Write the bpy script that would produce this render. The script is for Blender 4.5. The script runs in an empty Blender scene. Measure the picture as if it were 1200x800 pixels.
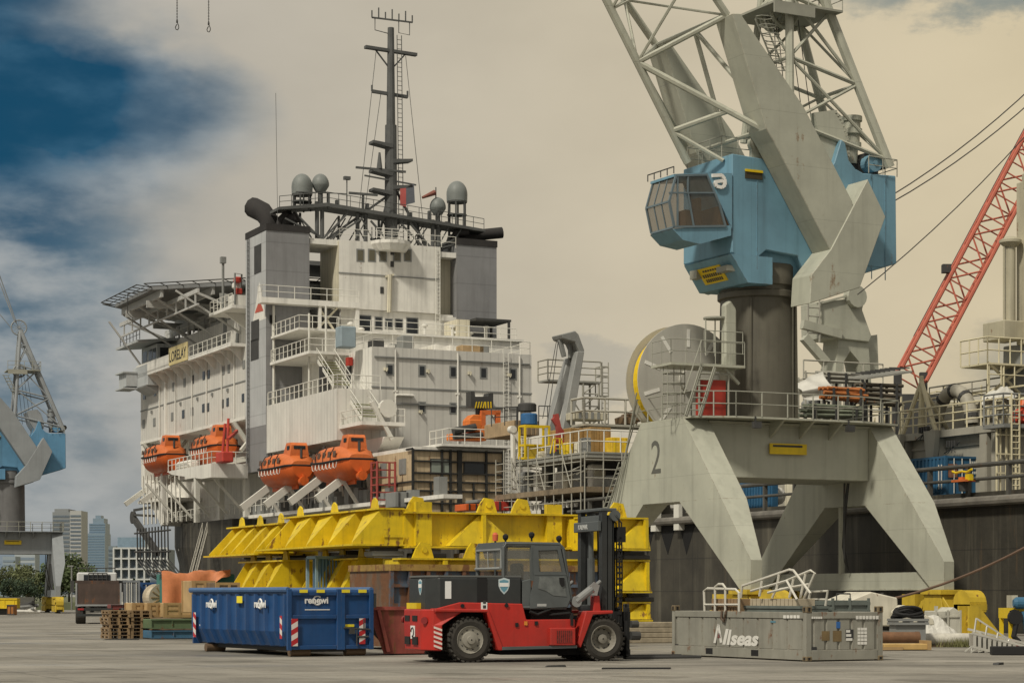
import bpy, bmesh, math, random
from mathutils import Vector, Matrix
random.seed(7)
R=math.radians
scn=bpy.context.scene; col=scn.collection
# ------------------------------------------------------------------ camera constants
FPX=2500.;HX=600.;HY=697.;CZ=1.7
class Fr:
    """plan frame: x axis at deg, y axis to its left, z up; also turns photo pixels into points on its planes"""
    def __init__(s,x,y,deg,z=0.): s.x,s.y,s.z,s.deg,s.a=x,y,z,deg,R(deg); s.c,s.s=math.cos(s.a),math.sin(s.a)
    def loc(s,X,Y,Z): dx,dy=X-s.x,Y-s.y; return (dx*s.c+dy*s.s,-dx*s.s+dy*s.c,Z-s.z)
    def w(s,x,y,z=0.): return (s.x+x*s.c-y*s.s,s.y+x*s.s+y*s.c,s.z+z)
    def _on(s,px,py,i,v):
        o=s.loc(0,0,CZ); e=s.loc((px-HX)/FPX,1.,CZ+(HY-py)/FPX); d=[e[k]-o[k] for k in range(3)]
        t=(v-o[i])/d[i]; return tuple(o[k]+d[k]*t for k in range(3))
    def onx(s,px,py,v=0.): return s._on(px,py,0,v)
    def ony(s,px,py,v=0.): return s._on(px,py,1,v)
    def onz(s,px,py,v=0.): return s._on(px,py,2,v)
    def xz(s,pts,v=0.): return [(p[0],p[2]) for p in (s.ony(a,b,v) for a,b in pts)]
    def yz(s,pts,v=0.): return [(p[1],p[2]) for p in (s.onx(a,b,v) for a,b in pts)]
def W(px,py,Y): return ((px-HX)/FPX*Y,Y,CZ+(HY-py)/FPX*Y)
def Zm(x0,y0,k): return lambda pts: [(x0+a/k,y0+b/k) for a,b in pts]
# ------------------------------------------------------------------ mesh builder
SPLITN=set('arch_band antenna_lattice antenna_fitting batten cap casting_hole chain_pulley crosshead deck_gear door_latch end_board grab_line guard_rail gusset hangar_post lamp_bracket lifting_eye lifting_hook platform_brace reel_marking roof_handrail side_window standpipe tail_lamp tail_light tilt_cylinder wall_lamp wall_seam wheel_nut window_guard work_lamp yard_arm'.split())
class MB:
    def __init__(s): s.v=[];s.f=[]
    def add(s,vs,fs):
        b=len(s.v); s.v+= [tuple(v) for v in vs]; s.f+=[tuple(b+i for i in f) for f in fs]; return s
    def box(s,x0,y0,z0,x1,y1,z1):
        vs=[(x,y,z) for z in (z0,z1) for y in (y0,y1) for x in (x0,x1)]
        return s.add(vs,[(0,2,3,1),(4,5,7,6),(0,1,5,4),(2,6,7,3),(0,4,6,2),(1,3,7,5)])
    def loft(s,A,B):
        n=len(A); return s.add(list(A)+list(B),[tuple(range(n))[::-1],tuple(range(n,2*n))]+[(i,(i+1)%n,n+(i+1)%n,n+i) for i in range(n)])
    def loops(s,L,cap=True,closed=False):
        n=len(L[0]); vs=[p for l in L for p in l]; fs=[]
        m=len(L)
        for k in range(m if closed else m-1):
            a=k*n;b=((k+1)%m)*n
            fs+=[(a+i,a+(i+1)%n,b+(i+1)%n,b+i) for i in range(n)]
        if cap and not closed: fs+=[tuple(range(n))[::-1],tuple(range((m-1)*n,m*n))]
        return s.add(vs,fs)
    def prism(s,pts,ax,lo,hi):
        if ax=='x': A=[(lo,a,b) for a,b in pts];B=[(hi,a,b) for a,b in pts]
        elif ax=='y': A=[(a,lo,b) for a,b in pts];B=[(a,hi,b) for a,b in pts]
        else: A=[(a,b,lo) for a,b in pts];B=[(a,b,hi) for a,b in pts]
        return s.loft(A,B)
    def quad(s,*p): return s.add(p,[tuple(range(len(p)))])
    def _bas(s,p,q,up=(0,0,1)):
        d=(Vector(q)-Vector(p)); L=d.length; d=d/L if L else Vector((0,0,1))
        u=Vector(up)
        if abs(d.dot(u))>.98: u=Vector((1,0,0)) if abs(d.x)<.9 else Vector((0,1,0))
        a=d.cross(u).normalized(); b=a.cross(d).normalized(); return d,a,b
    def bar(s,p,q,w,h=None,up=(0,0,1)):
        h=h or w; d,a,b=s._bas(p,q,up); P,Q=Vector(p),Vector(q)
        o=[a*(-w/2)+b*(-h/2),a*(w/2)+b*(-h/2),a*(w/2)+b*(h/2),a*(-w/2)+b*(h/2)]
        return s.loft([P+k for k in o],[Q+k for k in o])
    def tube(s,p,q,r,n=6,r2=None):
        r2=r if r2 is None else r2; d,a,b=s._bas(p,q); P,Q=Vector(p),Vector(q)
        c=[(a*math.cos(2*math.pi*i/n)+b*math.sin(2*math.pi*i/n)) for i in range(n)]
        return s.loft([P+k*r for k in c],[Q+k*r2 for k in c])
    def path(s,pts,r,n=6,closed=False):
        P=[Vector(p) for p in pts]; L=[];m=len(P)
        ref=None
        for i in range(m):
            if closed: t=(P[(i+1)%m]-P[i-1])
            else: t=(P[min(i+1,m-1)]-P[max(i-1,0)])
            t.normalize()
            if ref is None:
                ref=Vector((0,0,1)) if abs(t.z)<.9 else Vector((1,0,0))
            a=t.cross(ref)
            if a.length<.05: ref=Vector((1,0,0)) if abs(t.x)<.9 else Vector((0,1,0)); a=t.cross(ref)
            a.normalize(); b=a.cross(t).normalized(); ref=b
            L.append([P[i]+(a*math.cos(2*math.pi*k/n)+b*math.sin(2*math.pi*k/n))*r for k in range(n)])
        return s.loops(L,closed=closed)
    def lathe(s,prof,c,ax=(0,0,1),n=20,cap=True):
        d=Vector(ax).normalized(); u=Vector((1,0,0)) if abs(d.x)<.9 else Vector((0,1,0))
        a=d.cross(u).normalized(); b=d.cross(a); C=Vector(c)
        L=[[C+d*h+(a*math.cos(2*math.pi*i/n)+b*math.sin(2*math.pi*i/n))*max(r,1e-4) for i in range(n)] for r,h in prof]
        return s.loops(L,cap=cap)
    def cyl(s,p,q,r,n=16,r2=None): return s.tube(p,q,r,n,r2)
    def rail(s,pts,h=1.05,sp=1.5,r=.028,mid=(.5,),post=None):
        post=post or r
        for p,q in zip(pts[:-1],pts[1:]):
            P,Q=Vector(p),Vector(q); L=(Q-P).length; n=max(1,round(L/sp)); up=Vector((0,0,h))
            s.tube(P+up,Q+up,r,5)
            for m in mid: s.tube(P+up*m,Q+up*m,r*.8,4)
            for i in range(n+1):
                a=P.lerp(Q,i/n); s.tube(a,a+up,post,4)
        return s
    def ladder(s,p,q,wv,sp=.3,r=.02):
        P,Q,wv=Vector(p),Vector(q),Vector(wv); s.tube(P,Q,r*1.4,5); s.tube(P+wv,Q+wv,r*1.4,5)
        n=max(2,int((Q-P).length/sp))
        for i in range(1,n): a=P.lerp(Q,i/n); s.tube(a,a+wv,r,4)
        return s
    def obox(s,c,X,Y,Zv):
        c,X,Y,Zv=map(Vector,(c,X,Y,Zv))
        A=[c-X-Y-Zv,c+X-Y-Zv,c+X+Y-Zv,c-X+Y-Zv]; return s.loft(A,[p+2*Zv for p in A])
    def clusters(s,tol):
        par=list(range(len(s.v)))
        def fd(i):
            while par[i]!=i: par[i]=par[par[i]]; i=par[i]
            return i
        for f in s.f:
            a=fd(f[0])
            for k in f[1:]: par[fd(k)]=a
        G={}
        for i in range(len(s.v)): G.setdefault(fd(i),[]).append(i)
        B=[]
        for g in G.values():
            P=[s.v[i] for i in g]; B.append([set(g),[min(p[k] for p in P)-tol for k in range(3)],[max(p[k] for p in P)+tol for k in range(3)]])
        ch=True
        while ch:
            ch=False
            for i in range(len(B)):
                for j in range(i+1,len(B)):
                    if all(B[i][1][k]<=B[j][2][k] and B[j][1][k]<=B[i][2][k] for k in range(3)):
                        B[i]=[B[i][0]|B[j][0],[min(B[i][1][k],B[j][1][k]) for k in range(3)],[max(B[i][2][k],B[j][2][k]) for k in range(3)]]; del B[j]; ch=True; break
                if ch: break
        return [b[0] for b in B]
    def build(s,name,m,parent=None,label=None,bevel=0.,smooth=False,seg=1):
        if name in SPLITN and parent is not None:
            cl=s.clusters(.02)
            if len(cl)>1:
                first=None
                for c in cl:
                    ix=sorted(c); mp={v:k for k,v in enumerate(ix)}; q=MB(); q.v=[s.v[i] for i in ix]; q.f=[tuple(mp[i] for i in f) for f in s.f if f[0] in c]
                    o=q._build(name,m,parent,label,bevel,smooth,seg); first=first or o
                return first
        return s._build(name,m,parent,label,bevel,smooth,seg)
    def _build(s,name,m,parent=None,label=None,bevel=0.,smooth=False,seg=1):
        me=bpy.data.meshes.new(name); me.from_pydata(s.v,[],s.f)
        bm=bmesh.new(); bm.from_mesh(me); bmesh.ops.recalc_face_normals(bm,faces=bm.faces); bm.to_mesh(me); bm.free()
        o=bpy.data.objects.new(name,me); col.objects.link(o); me.materials.append(m)
        if parent: o.parent=parent
        if label: o['label']=label
        if smooth:
            for p in me.polygons: p.use_smooth=True
            try: me.set_sharp_from_angle(angle=R(38))
            except Exception: pass
        if bevel:
            b=o.modifiers.new('bevel','BEVEL'); b.width=bevel; b.segments=seg; b.limit_method='ANGLE'; b.angle_limit=R(35)
        return o
def tag(o,label,cat,group=None,kind=None):
    if label: o['label']=label
    if cat: o['category']=cat
    if group: o['group']=group
    if kind: o['kind']=kind
    return o
def thing(name,label,cat,fr=None,loc=None,rotz=0,group=None):
    o=bpy.data.objects.new(name,None); col.objects.link(o); o.empty_display_size=.3
    if fr is not None: o.location=(fr.x,fr.y,fr.z); o.rotation_euler=(0,0,fr.a)
    else: o.location=loc or (0,0,0); o.rotation_euler=(0,0,rotz)
    return tag(o,label,cat,group)
def place(o,fr=None,loc=None,rotz=0.):
    if fr is not None: o.location=(fr.x,fr.y,fr.z); o.rotation_euler=(0,0,fr.a)
    else: o.location=loc; o.rotation_euler=(0,0,rotz)
    return o
def copy_tree(o,parent=None):
    c=o.copy(); col.objects.link(c)
    if parent: c.parent=parent
    for ch in list(o.children): copy_tree(ch,c)
    return c
def text(s,size,m,parent,name,o,xd,yd,ext=.004,shear=0.,bold=0.,align='LEFT',sx=1.):
    cu=bpy.data.curves.new(name,'FONT'); cu.body=s; cu.size=size; cu.extrude=ext; cu.shear=shear; cu.offset=bold; cu.align_x=align; cu.resolution_u=3
    t=bpy.data.objects.new(name,cu); col.objects.link(t)
    dg=bpy.context.evaluated_depsgraph_get(); me=bpy.data.meshes.new_from_object(t.evaluated_get(dg))
    bpy.data.objects.remove(t); bpy.data.curves.remove(cu)
    X=Vector(xd).normalized();Yv=Vector(yd).normalized();Zv=X.cross(Yv)
    for v in me.vertices: v.co=Vector(o)+X*v.co.x*sx+Yv*v.co.y+Zv*v.co.z
    me.materials.clear(); me.materials.append(m)
    ob=bpy.data.objects.new(name,me); col.objects.link(ob); ob.parent=parent; return ob
# ------------------------------------------------------------------ materials
def srgb(r,g,b):
    f=lambda c:(c/255/12.92 if c/255<=.04045 else ((c/255+.055)/1.055)**2.4)
    return (f(r),f(g),f(b))
_mc={}
def M(name,rgb,rough=.6,metal=0.,var=.12,streak=0.,rust=0.,bump=.12,sc=1.,seams=(),spec=.4,rustcol=(.13,.055,.022),alpha=1.,trans=0.,dirt=.0,fine=0.,edge=0.,ecol=(.13,.075,.04)):
    if name in _mc: return _mc[name]
    streak=min(.9,streak*1.45); dirt=min(.9,dirt*1.4); var=min(.6,var*1.25)
    m=bpy.data.materials.new(name); m.use_nodes=True; nt=m.node_tree; N=nt.nodes; L=nt.links; N.clear()
    out=N.new('ShaderNodeOutputMaterial'); b=N.new('ShaderNodeBsdfPrincipled'); L.new(b.outputs[0],out.inputs[0])
    b.inputs['Roughness'].default_value=rough; b.inputs['Metallic'].default_value=metal; b.inputs['Specular IOR Level'].default_value=spec
    tc=N.new('ShaderNodeTexCoord')
    def mapping(s):
        mp=N.new('ShaderNodeMapping'); mp.inputs['Scale'].default_value=s; L.new(tc.outputs['Object'],mp.inputs[0]); return mp.outputs[0]
    def noise(vec,scale,det=5,ro=.6):
        n=N.new('ShaderNodeTexNoise'); n.inputs['Scale'].default_value=scale; n.inputs['Detail'].default_value=det; n.inputs['Roughness'].default_value=ro; L.new(vec,n.inputs['Vector']); return n.outputs['Fac']
    def rmp(v,a,c,x=0.,y=1.):
        r=N.new('ShaderNodeMapRange'); r.clamp=True; r.inputs[1].default_value=a; r.inputs[2].default_value=c; r.inputs[3].default_value=x; r.inputs[4].default_value=y; L.new(v,r.inputs[0]); return r.outputs[0]
    def mix(f,A,B,mode='MIX'):
        x=N.new('ShaderNodeMix'); x.data_type='RGBA'; x.blend_type=mode
        if isinstance(f,float): x.inputs[0].default_value=f
        else: L.new(f,x.inputs[0])
        for i,q in ((6,A),(7,B)):
            if isinstance(q,tuple): x.inputs[i].default_value=(*q,1.)
            else: L.new(q,x.inputs[i])
        return x.outputs[2]
    v=tc.outputs['Object']
    n1=noise(v,.9*sc,6,.65)
    c=mix(rmp(n1,.3,.7),tuple(k*(1-var) for k in rgb),tuple(min(1,k*(1+var)) for k in rgb))
    if fine:
        nf=noise(v,14*sc,3,.7); c=mix(rmp(nf,.35,.7,0,fine),c,tuple(k*.35 for k in rgb))
    for ax,sp,wd,dk in seams:
        sx=N.new('ShaderNodeSeparateXYZ'); L.new(v,sx.inputs[0])
        d=N.new('ShaderNodeMath'); d.operation='DIVIDE'; d.inputs[1].default_value=sp; L.new(sx.outputs['xyz'.index(ax)],d.inputs[0])
        f=N.new('ShaderNodeMath'); f.operation='FRACT'; L.new(d.outputs[0],f.inputs[0])
        g=N.new('ShaderNodeMath'); g.operation='LESS_THAN'; g.inputs[1].default_value=wd/sp; L.new(f.outputs[0],g.inputs[0])
        h=N.new('ShaderNodeMath'); h.operation='MULTIPLY'; h.inputs[1].default_value=dk; L.new(g.outputs[0],h.inputs[0])
        c=mix(h.outputs[0],c,tuple(k*.35 for k in rgb))
    if streak:
        ns=noise(mapping((2.2*sc,2.2*sc,.12*sc)),1.6,5,.6); c=mix(rmp(ns,.5,.78,0,streak),c,tuple(k*.4+.01*q for k,q in zip(rgb,(1.3,1,.7))))
    if dirt:
        nd=noise(v,.35*sc,7,.7); c=mix(rmp(nd,.45,.75,0,dirt),c,(.05,.042,.032))
    rf=None
    if rust:
        nr=noise(v,1.9*sc,9,.72); ns2=noise(mapping((3.,3.,.35)),1.1*sc,5,.6)
        a=N.new('ShaderNodeMath'); a.operation='ADD'; L.new(nr,a.inputs[0]); L.new(ns2,a.inputs[1])
        rf=rmp(a.outputs[0],1.26-.42*rust,1.36-.42*rust,0,.9)
        nr2=noise(v,9*sc,4); rc=mix(nr2,tuple(k*.6 for k in rustcol),tuple(k*1.7 for k in rustcol)); c=mix(rf,c,rc)
    if edge:
        bv=N.new('ShaderNodeBevel'); bv.samples=4; bv.inputs['Radius'].default_value=edge
        ge=N.new('ShaderNodeNewGeometry'); dt=N.new('ShaderNodeVectorMath'); dt.operation='DOT_PRODUCT'; L.new(bv.outputs[0],dt.inputs[0]); L.new(ge.outputs['Normal'],dt.inputs[1])
        e=rmp(dt.outputs['Value'],.985,.86,0,1); ne=noise(v,5*sc,6,.75); ne=rmp(ne,.47,.62,0,.85)
        me=N.new('ShaderNodeMath'); me.operation='MULTIPLY'; L.new(e,me.inputs[0]); L.new(ne,me.inputs[1]); c=mix(me.outputs[0],c,ecol)
    L.new(c,b.inputs['Base Color'])
    rr=rmp(n1,.3,.7,max(0,rough-.1),min(1,rough+.12)); L.new(rr,b.inputs['Roughness'])
    if bump:
        nb=noise(v,3.5*sc,6,.7); bp=N.new('ShaderNodeBump'); bp.inputs['Strength'].default_value=bump; bp.inputs['Distance'].default_value=.03; L.new(nb,bp.inputs['Height']); L.new(bp.outputs[0],b.inputs['Normal'])
    if trans:
        b.inputs['Transmission Weight'].default_value=trans; b.inputs['IOR'].default_value=1.02
    if alpha<1: b.inputs['Alpha'].default_value=alpha
    _mc[name]=m; return m
def S8(r,g,b,k=1.): return tuple(min(.85,c*k) for c in srgb(r,g,b))
# ================================================================== camera, world, sun, ground, far bank
cam=bpy.data.cameras.new('camera'); co=bpy.data.objects.new('camera',cam); col.objects.link(co)
cam.lens=75.; cam.sensor_width=36.; cam.sensor_fit='HORIZONTAL'; cam.shift_y=(HY-400.)/1200.; cam.clip_start=.5; cam.clip_end=9000
co.location=(0,0,CZ); co.rotation_euler=(R(90),0,0); scn.camera=co
scn.view_settings.view_transform='Standard'; scn.view_settings.look='None'; scn.view_settings.exposure=0; scn.view_settings.gamma=1
SUN_EL,SUN_AZ=48.,215.   # azimuth clockwise from +Y: behind the camera to the left
sd=bpy.data.lights.new('sun','SUN'); sd.energy=3.1; sd.angle=R(6); sd.color=(1.,.93,.80); so=bpy.data.objects.new('sun',sd); col.objects.link(so)
sv=Vector((math.sin(R(SUN_AZ))*math.cos(R(SUN_EL)),math.cos(R(SUN_AZ))*math.cos(R(SUN_EL)),math.sin(R(SUN_EL))))
so.rotation_euler=(-sv).to_track_quat('-Z','Y').to_euler(); so.location=(-40,-40,80)
w=bpy.data.worlds.new('World'); scn.world=w; w.use_nodes=True; nt=w.node_tree; N=nt.nodes; L=nt.links; N.clear()
wo=N.new('ShaderNodeOutputWorld'); bg=N.new('ShaderNodeBackground'); L.new(bg.outputs[0],wo.inputs[0])
sky=N.new('ShaderNodeTexSky'); sky.sky_type='NISHITA'; sky.sun_disc=False; sky.sun_elevation=R(SUN_EL); sky.sun_rotation=R(SUN_AZ)
tc=N.new('ShaderNodeTexCoord'); sep=N.new('ShaderNodeSeparateXYZ'); L.new(tc.outputs['Generated'],sep.inputs[0])
def mth(op,a,b=None,c=None):
    n=N.new('ShaderNodeMath'); n.operation=op
    for i,q in enumerate((a,b,c)):
        if q is None: continue
        if isinstance(q,(int,float)): n.inputs[i].default_value=q
        else: L.new(q,n.inputs[i])
    return n.outputs[0]
def rng(v,a,b,x=0.,y=1.,sm=True):
    r=N.new('ShaderNodeMapRange'); r.interpolation_type='SMOOTHSTEP' if sm else 'LINEAR'; r.clamp=True
    for i,q in ((1,a),(2,b),(3,x),(4,y)): r.inputs[i].default_value=q
    L.new(v,r.inputs[0]); return r.outputs[0]
def wmix(f,A,B):
    x=N.new('ShaderNodeMix'); x.data_type='RGBA'
    if isinstance(f,float): x.inputs[0].default_value=f
    else: L.new(f,x.inputs[0])
    for i,q in ((6,A),(7,B)):
        if isinstance(q,tuple): x.inputs[i].default_value=(*q,1.)
        else: L.new(q,x.inputs[i])
    return x.outputs[2]
def wnoise(s,sc,det=7,ro=.58,off=(0,0,0)):
    mp=N.new('ShaderNodeMapping'); mp.inputs['Scale'].default_value=s; mp.inputs['Location'].default_value=off; L.new(tc.outputs['Generated'],mp.inputs[0])
    n=N.new('ShaderNodeTexNoise'); n.inputs['Scale'].default_value=sc; n.inputs['Detail'].default_value=det; n.inputs['Roughness'].default_value=ro; L.new(mp.outputs[0],n.inputs['Vector']); return n.outputs['Fac']
dx,dz=sep.outputs['X'],sep.outputs['Z']
nw=wnoise((1,1,1.5),9.,8,.55); nw2=wnoise((1,1,2.2),22.,6,.6,(3,1,0)); nbig=wnoise((1,1,2.5),4.,5,.5,(7,2,5))
wx=mth('ADD',dx,mth('MULTIPLY',mth('SUBTRACT',nw,.5),.12)); wz=mth('ADD',dz,mth('MULTIPLY',mth('SUBTRACT',nw2,.5),.085))
# warm grey cloud deck, warmer towards the right
warm=wmix(rng(dx,-.2,.26,0,1,False),S8(182,177,167),S8(212,197,164))
lum=rng(mth('ADD',mth('MULTIPLY',nbig,.65),mth('MULTIPLY',nw,.35)),.32,.68,.89,1.06)
v1=N.new('ShaderNodeVectorMath'); v1.operation='SCALE'; L.new(warm,v1.inputs[0]); L.new(lum,v1.inputs[3]); warm=v1.outputs[0]
def blob(cx,cz,rx,rz,lo,hi):
    a=mth('DIVIDE',mth('SUBTRACT',wx,cx),rx); b=mth('DIVIDE',mth('SUBTRACT',wz,cz),rz)
    d=mth('ADD',mth('MULTIPLY',a,a),mth('MULTIPLY',b,b)); return rng(d,lo,hi,1.,0.)
# low cool grey overcast on the left
cool=wmix(rng(mth('ADD',nw,mth('MULTIPLY',nw2,.5)),.58,.98),S8(98,120,134),S8(168,170,169))
cm=mth('MULTIPLY',rng(wx,-.225,-.12,1.,0.),rng(wz,.25,.13,0.,1.))
c=wmix(cm,warm,cool)
low=mth('MULTIPLY',rng(dx,-.06,-.21,0.,1.),rng(dz,.11,.03,0.,1.))
c=wmix(mth('MULTIPLY',low,.6),c,S8(118,128,134))
# dark blue gap, filled by the physical sky toned down: a soft grey-blue rim, deep teal inside
ns=wnoise((1,1,1.6),6.5,6,.5,(1.3,.4,2.)); ns2=wnoise((1,1,1.8),15.,5,.5,(4,2,1))
sx_=mth('ADD',dx,mth('ADD',mth('MULTIPLY',mth('SUBTRACT',ns,.5),.085),mth('MULTIPLY',mth('SUBTRACT',ns2,.5),.03))); sz_=mth('ADD',dz,mth('ADD',mth('MULTIPLY',mth('SUBTRACT',ns2,.5),.06),mth('MULTIPLY',mth('SUBTRACT',ns,.5),.04)))
def sblob(cx,cz,rx,rz,lo,hi):
    a=mth('DIVIDE',mth('SUBTRACT',sx_,cx),rx); b=mth('DIVIDE',mth('SUBTRACT',sz_,cz),rz)
    d=mth('ADD',mth('MULTIPLY',a,a),mth('MULTIPLY',b,b)); return rng(d,lo,hi,1.,0.)
sk=N.new('ShaderNodeVectorMath'); sk.operation='MULTIPLY'; L.new(sky.outputs[0],sk.inputs[0]); sk.inputs[1].default_value=(.002,.018,.028)
deep=wmix(.75,sk.outputs[0],S8(14,70,98))
gm=mth('MINIMUM',1.,mth('ADD',sblob(-.262,.215,.085,.115,.3,1.9),mth('MULTIPLY',sblob(-.178,.216,.052,.034,.1,1.8),.9)))
dm_=mth('MINIMUM',1.,mth('ADD',sblob(-.262,.218,.068,.105,.15,1.9),mth('MULTIPLY',sblob(-.188,.216,.044,.026,.0,1.8),.8)))
lay=mth('ADD',mth('MULTIPLY',wnoise((1,1,3.2),7.,7,.55,(2,5,1)),.6),mth('MULTIPLY',wnoise((1,1,2.2),19.,6,.55,(6,1,3)),.4))
c=wmix(mth('MULTIPLY',gm,.85),c,wmix(rng(lay,.36,.64),S8(70,100,120),S8(160,166,168)))
deep2=wmix(rng(lay,.42,.66),deep,S8(52,100,128)); c=wmix(mth('MULTIPLY',dm_,.95),c,deep2)
cl2=mth('MULTIPLY',mth('MULTIPLY',rng(dx,-.13,-.2,0.,1.),rng(dz,.20,.15,0.,1.)),rng(lay,.42,.62,0.,.75)); c=wmix(cl2,c,S8(176,177,174))
dk2=mth('MULTIPLY',mth('MULTIPLY',rng(dx,-.14,-.2,0.,1.),rng(dz,.17,.12,0.,1.)),rng(lay,.52,.36,0.,.6)); c=wmix(dk2,c,S8(92,112,124))
m3=blob(.212,.278,.075,.024,.1,1.6); c=wmix(mth('MULTIPLY',m3,.75),c,S8(105,125,130))
m4=blob(.225,.098,.032,.028,.1,1.4); c=wmix(mth('MULTIPLY',m4,.6),c,S8(150,148,135))
m5=blob(.05,.10,.045,.014,.1,1.4); c=wmix(mth('MULTIPLY',m5,.4),c,S8(150,150,145))
# behind the camera and overhead: brighter plain cloud that lights the quay softly
up=rng(dz,.32,.75,0.,1.); c=wmix(up,c,(.60,.57,.51))
bk=rng(sep.outputs['Y'],.3,-.3,0.,1.); c=wmix(bk,c,(.50,.47,.42))
L.new(c,bg.inputs['Color']); bg.inputs['Strength'].default_value=1.0

# ------------------------------------------------------------------ ground
def ground_mat():
    m=bpy.data.materials.new('quay_concrete'); m.use_nodes=True; nt=m.node_tree; N=nt.nodes; L=nt.links; b=N['Principled BSDF']
    tc=N.new('ShaderNodeTexCoord')
    def nz(s,sc,d,r=.6):
        mp=N.new('ShaderNodeMapping'); mp.inputs['Scale'].default_value=s; mp.inputs['Rotation'].default_value=(0,0,R(25)); L.new(tc.outputs['Object'],mp.inputs[0])
        n=N.new('ShaderNodeTexNoise'); n.inputs['Scale'].default_value=sc; n.inputs['Detail'].default_value=d; n.inputs['Roughness'].default_value=r; L.new(mp.outputs[0],n.inputs[0]); return n.outputs[0]
    def rp(v,st):
        r=N.new('ShaderNodeValToRGB'); e=r.color_ramp.elements
        e[0].position,e[0].color=st[0][0],(*st[0][1],1); e[1].position,e[1].color=st[-1][0],(*st[-1][1],1)
        for p,c in st[1:-1]: q=e.new(p); q.color=(*c,1)
        L.new(v,r.inputs[0]); return r.outputs[0]
    def mx(f,A,B,mode='MIX'):
        x=N.new('ShaderNodeMix'); x.data_type='RGBA'; x.blend_type=mode
        if isinstance(f,float): x.inputs[0].default_value=f
        else: L.new(f,x.inputs[0])
        for i,q in ((6,A),(7,B)):
            if isinstance(q,tuple): x.inputs[i].default_value=(*q,1)
            else: L.new(q,x.inputs[i])
        return x.outputs[2]
    base=rp(nz((1,1,1),.16,9,.65),[(.3,(.145,.135,.115)),(.48,(.255,.238,.20)),(.68,(.37,.345,.295))])
    st=rp(nz((.05,.5,1),.9,6,.6),[(.38,(.45,.45,.45)),(.6,(1,1,1))]); c=mx(.5,base,st,'MULTIPLY')
    spots=rp(nz((1,1,1),1.1,6,.75),[(.28,(.2,.2,.2)),(.38,(1,1,1))]); c=mx(.9,c,spots,'MULTIPLY'); blot=rp(nz((.5,1,1),.55,7,.7),[(.56,(1,1,1)),(.66,(.50,.48,.45))]); c=mx(.8,c,blot,'MULTIPLY')
    fine=rp(nz((1,1,1),9,4,.8),[(.3,(.7,.7,.7)),(.6,(1.05,1.05,1.05))]); c=mx(.8,c,fine,'MULTIPLY')
    tyre=rp(nz((.03,1.4,1),1.5,5,.7),[(.60,(1,1,1)),(.68,(.45,.44,.42))]); c=mx(.75,c,tyre,'MULTIPLY')
    pat=rp(nz((1,1,1),.42,3,.5),[(.62,(1,1,1)),(.64,(.62,.61,.59))]); c=mx(.8,c,pat,'MULTIPLY')
    # slab joints
    mp=N.new('ShaderNodeMapping'); mp.inputs['Rotation'].default_value=(0,0,R(-25)); L.new(tc.outputs['Object'],mp.inputs[0])
    br=N.new('ShaderNodeTexBrick'); br.inputs['Scale'].default_value=.2; br.inputs['Mortar Size'].default_value=.007; br.inputs['Color1'].default_value=(1,1,1,1); br.inputs['Color2'].default_value=(.93,.93,.93,1); br.inputs['Mortar'].default_value=(.34,.33,.31,1); br.offset=0
    L.new(mp.outputs[0],br.inputs[0]); c=mx(.5,c,br.outputs[0],'MULTIPLY')
    L.new(c,b.inputs['Base Color'])
    wet=N.new('ShaderNodeMapRange'); wet.inputs[1].default_value=.36; wet.inputs[2].default_value=.5; wet.inputs[3].default_value=.35; wet.inputs[4].default_value=.85; L.new(nz((.3,1,1),.25,5),wet.inputs[0]); L.new(wet.outputs[0],b.inputs['Roughness'])
    bp=N.new('ShaderNodeBump'); bp.inputs['Strength'].default_value=.35; bp.inputs['Distance'].default_value=.03; L.new(nz((1,1,1),2.5,8,.75),bp.inputs['Height']); L.new(bp.outputs[0],b.inputs['Normal'])
    return m
SF=Fr(23.16,96.5,25)       # ship frame: x inboard, y towards the bow
g=MB(); QE=-1.6
pa=SF.w(QE,-400);pb=SF.w(QE,165);
g.loft([(-500,-150,-6),(pa[0],pa[1],-6),(pb[0],pb[1],-6),(-500,245,-6)],[(-500,-150,0),(pa[0],pa[1],0),(pb[0],pb[1],0),(-500,245,0)])
tag(g.build('quay_ground',ground_mat()),'worn grey concrete quay','ground',kind='structure')
water=M('harbour_water',(.03,.045,.045),rough=.12,var=.2,bump=.5,sc=.6,spec=.5)
tag(MB().quad((-4000,-400,-2.6),(4000,-400,-2.6),(4000,6000,-2.6),(-4000,6000,-2.6)).build('water',water),'grey harbour water','water',kind='structure')
bank=M('far_bank_grass',(.10,.11,.06),rough=.9,var=.4,sc=.05,bump=0)
fb=MB(); fb.loft([(-5000,400,-5),(900,400,-5),(900,8000,-5),(-5000,8000,-5)],[(-5000,400,.3),(900,400,.3),(900,8000,.3),(-5000,8000,.3)])
tag(fb.build('far_bank',bank),'low far bank beyond the water','ground',kind='structure')

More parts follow.
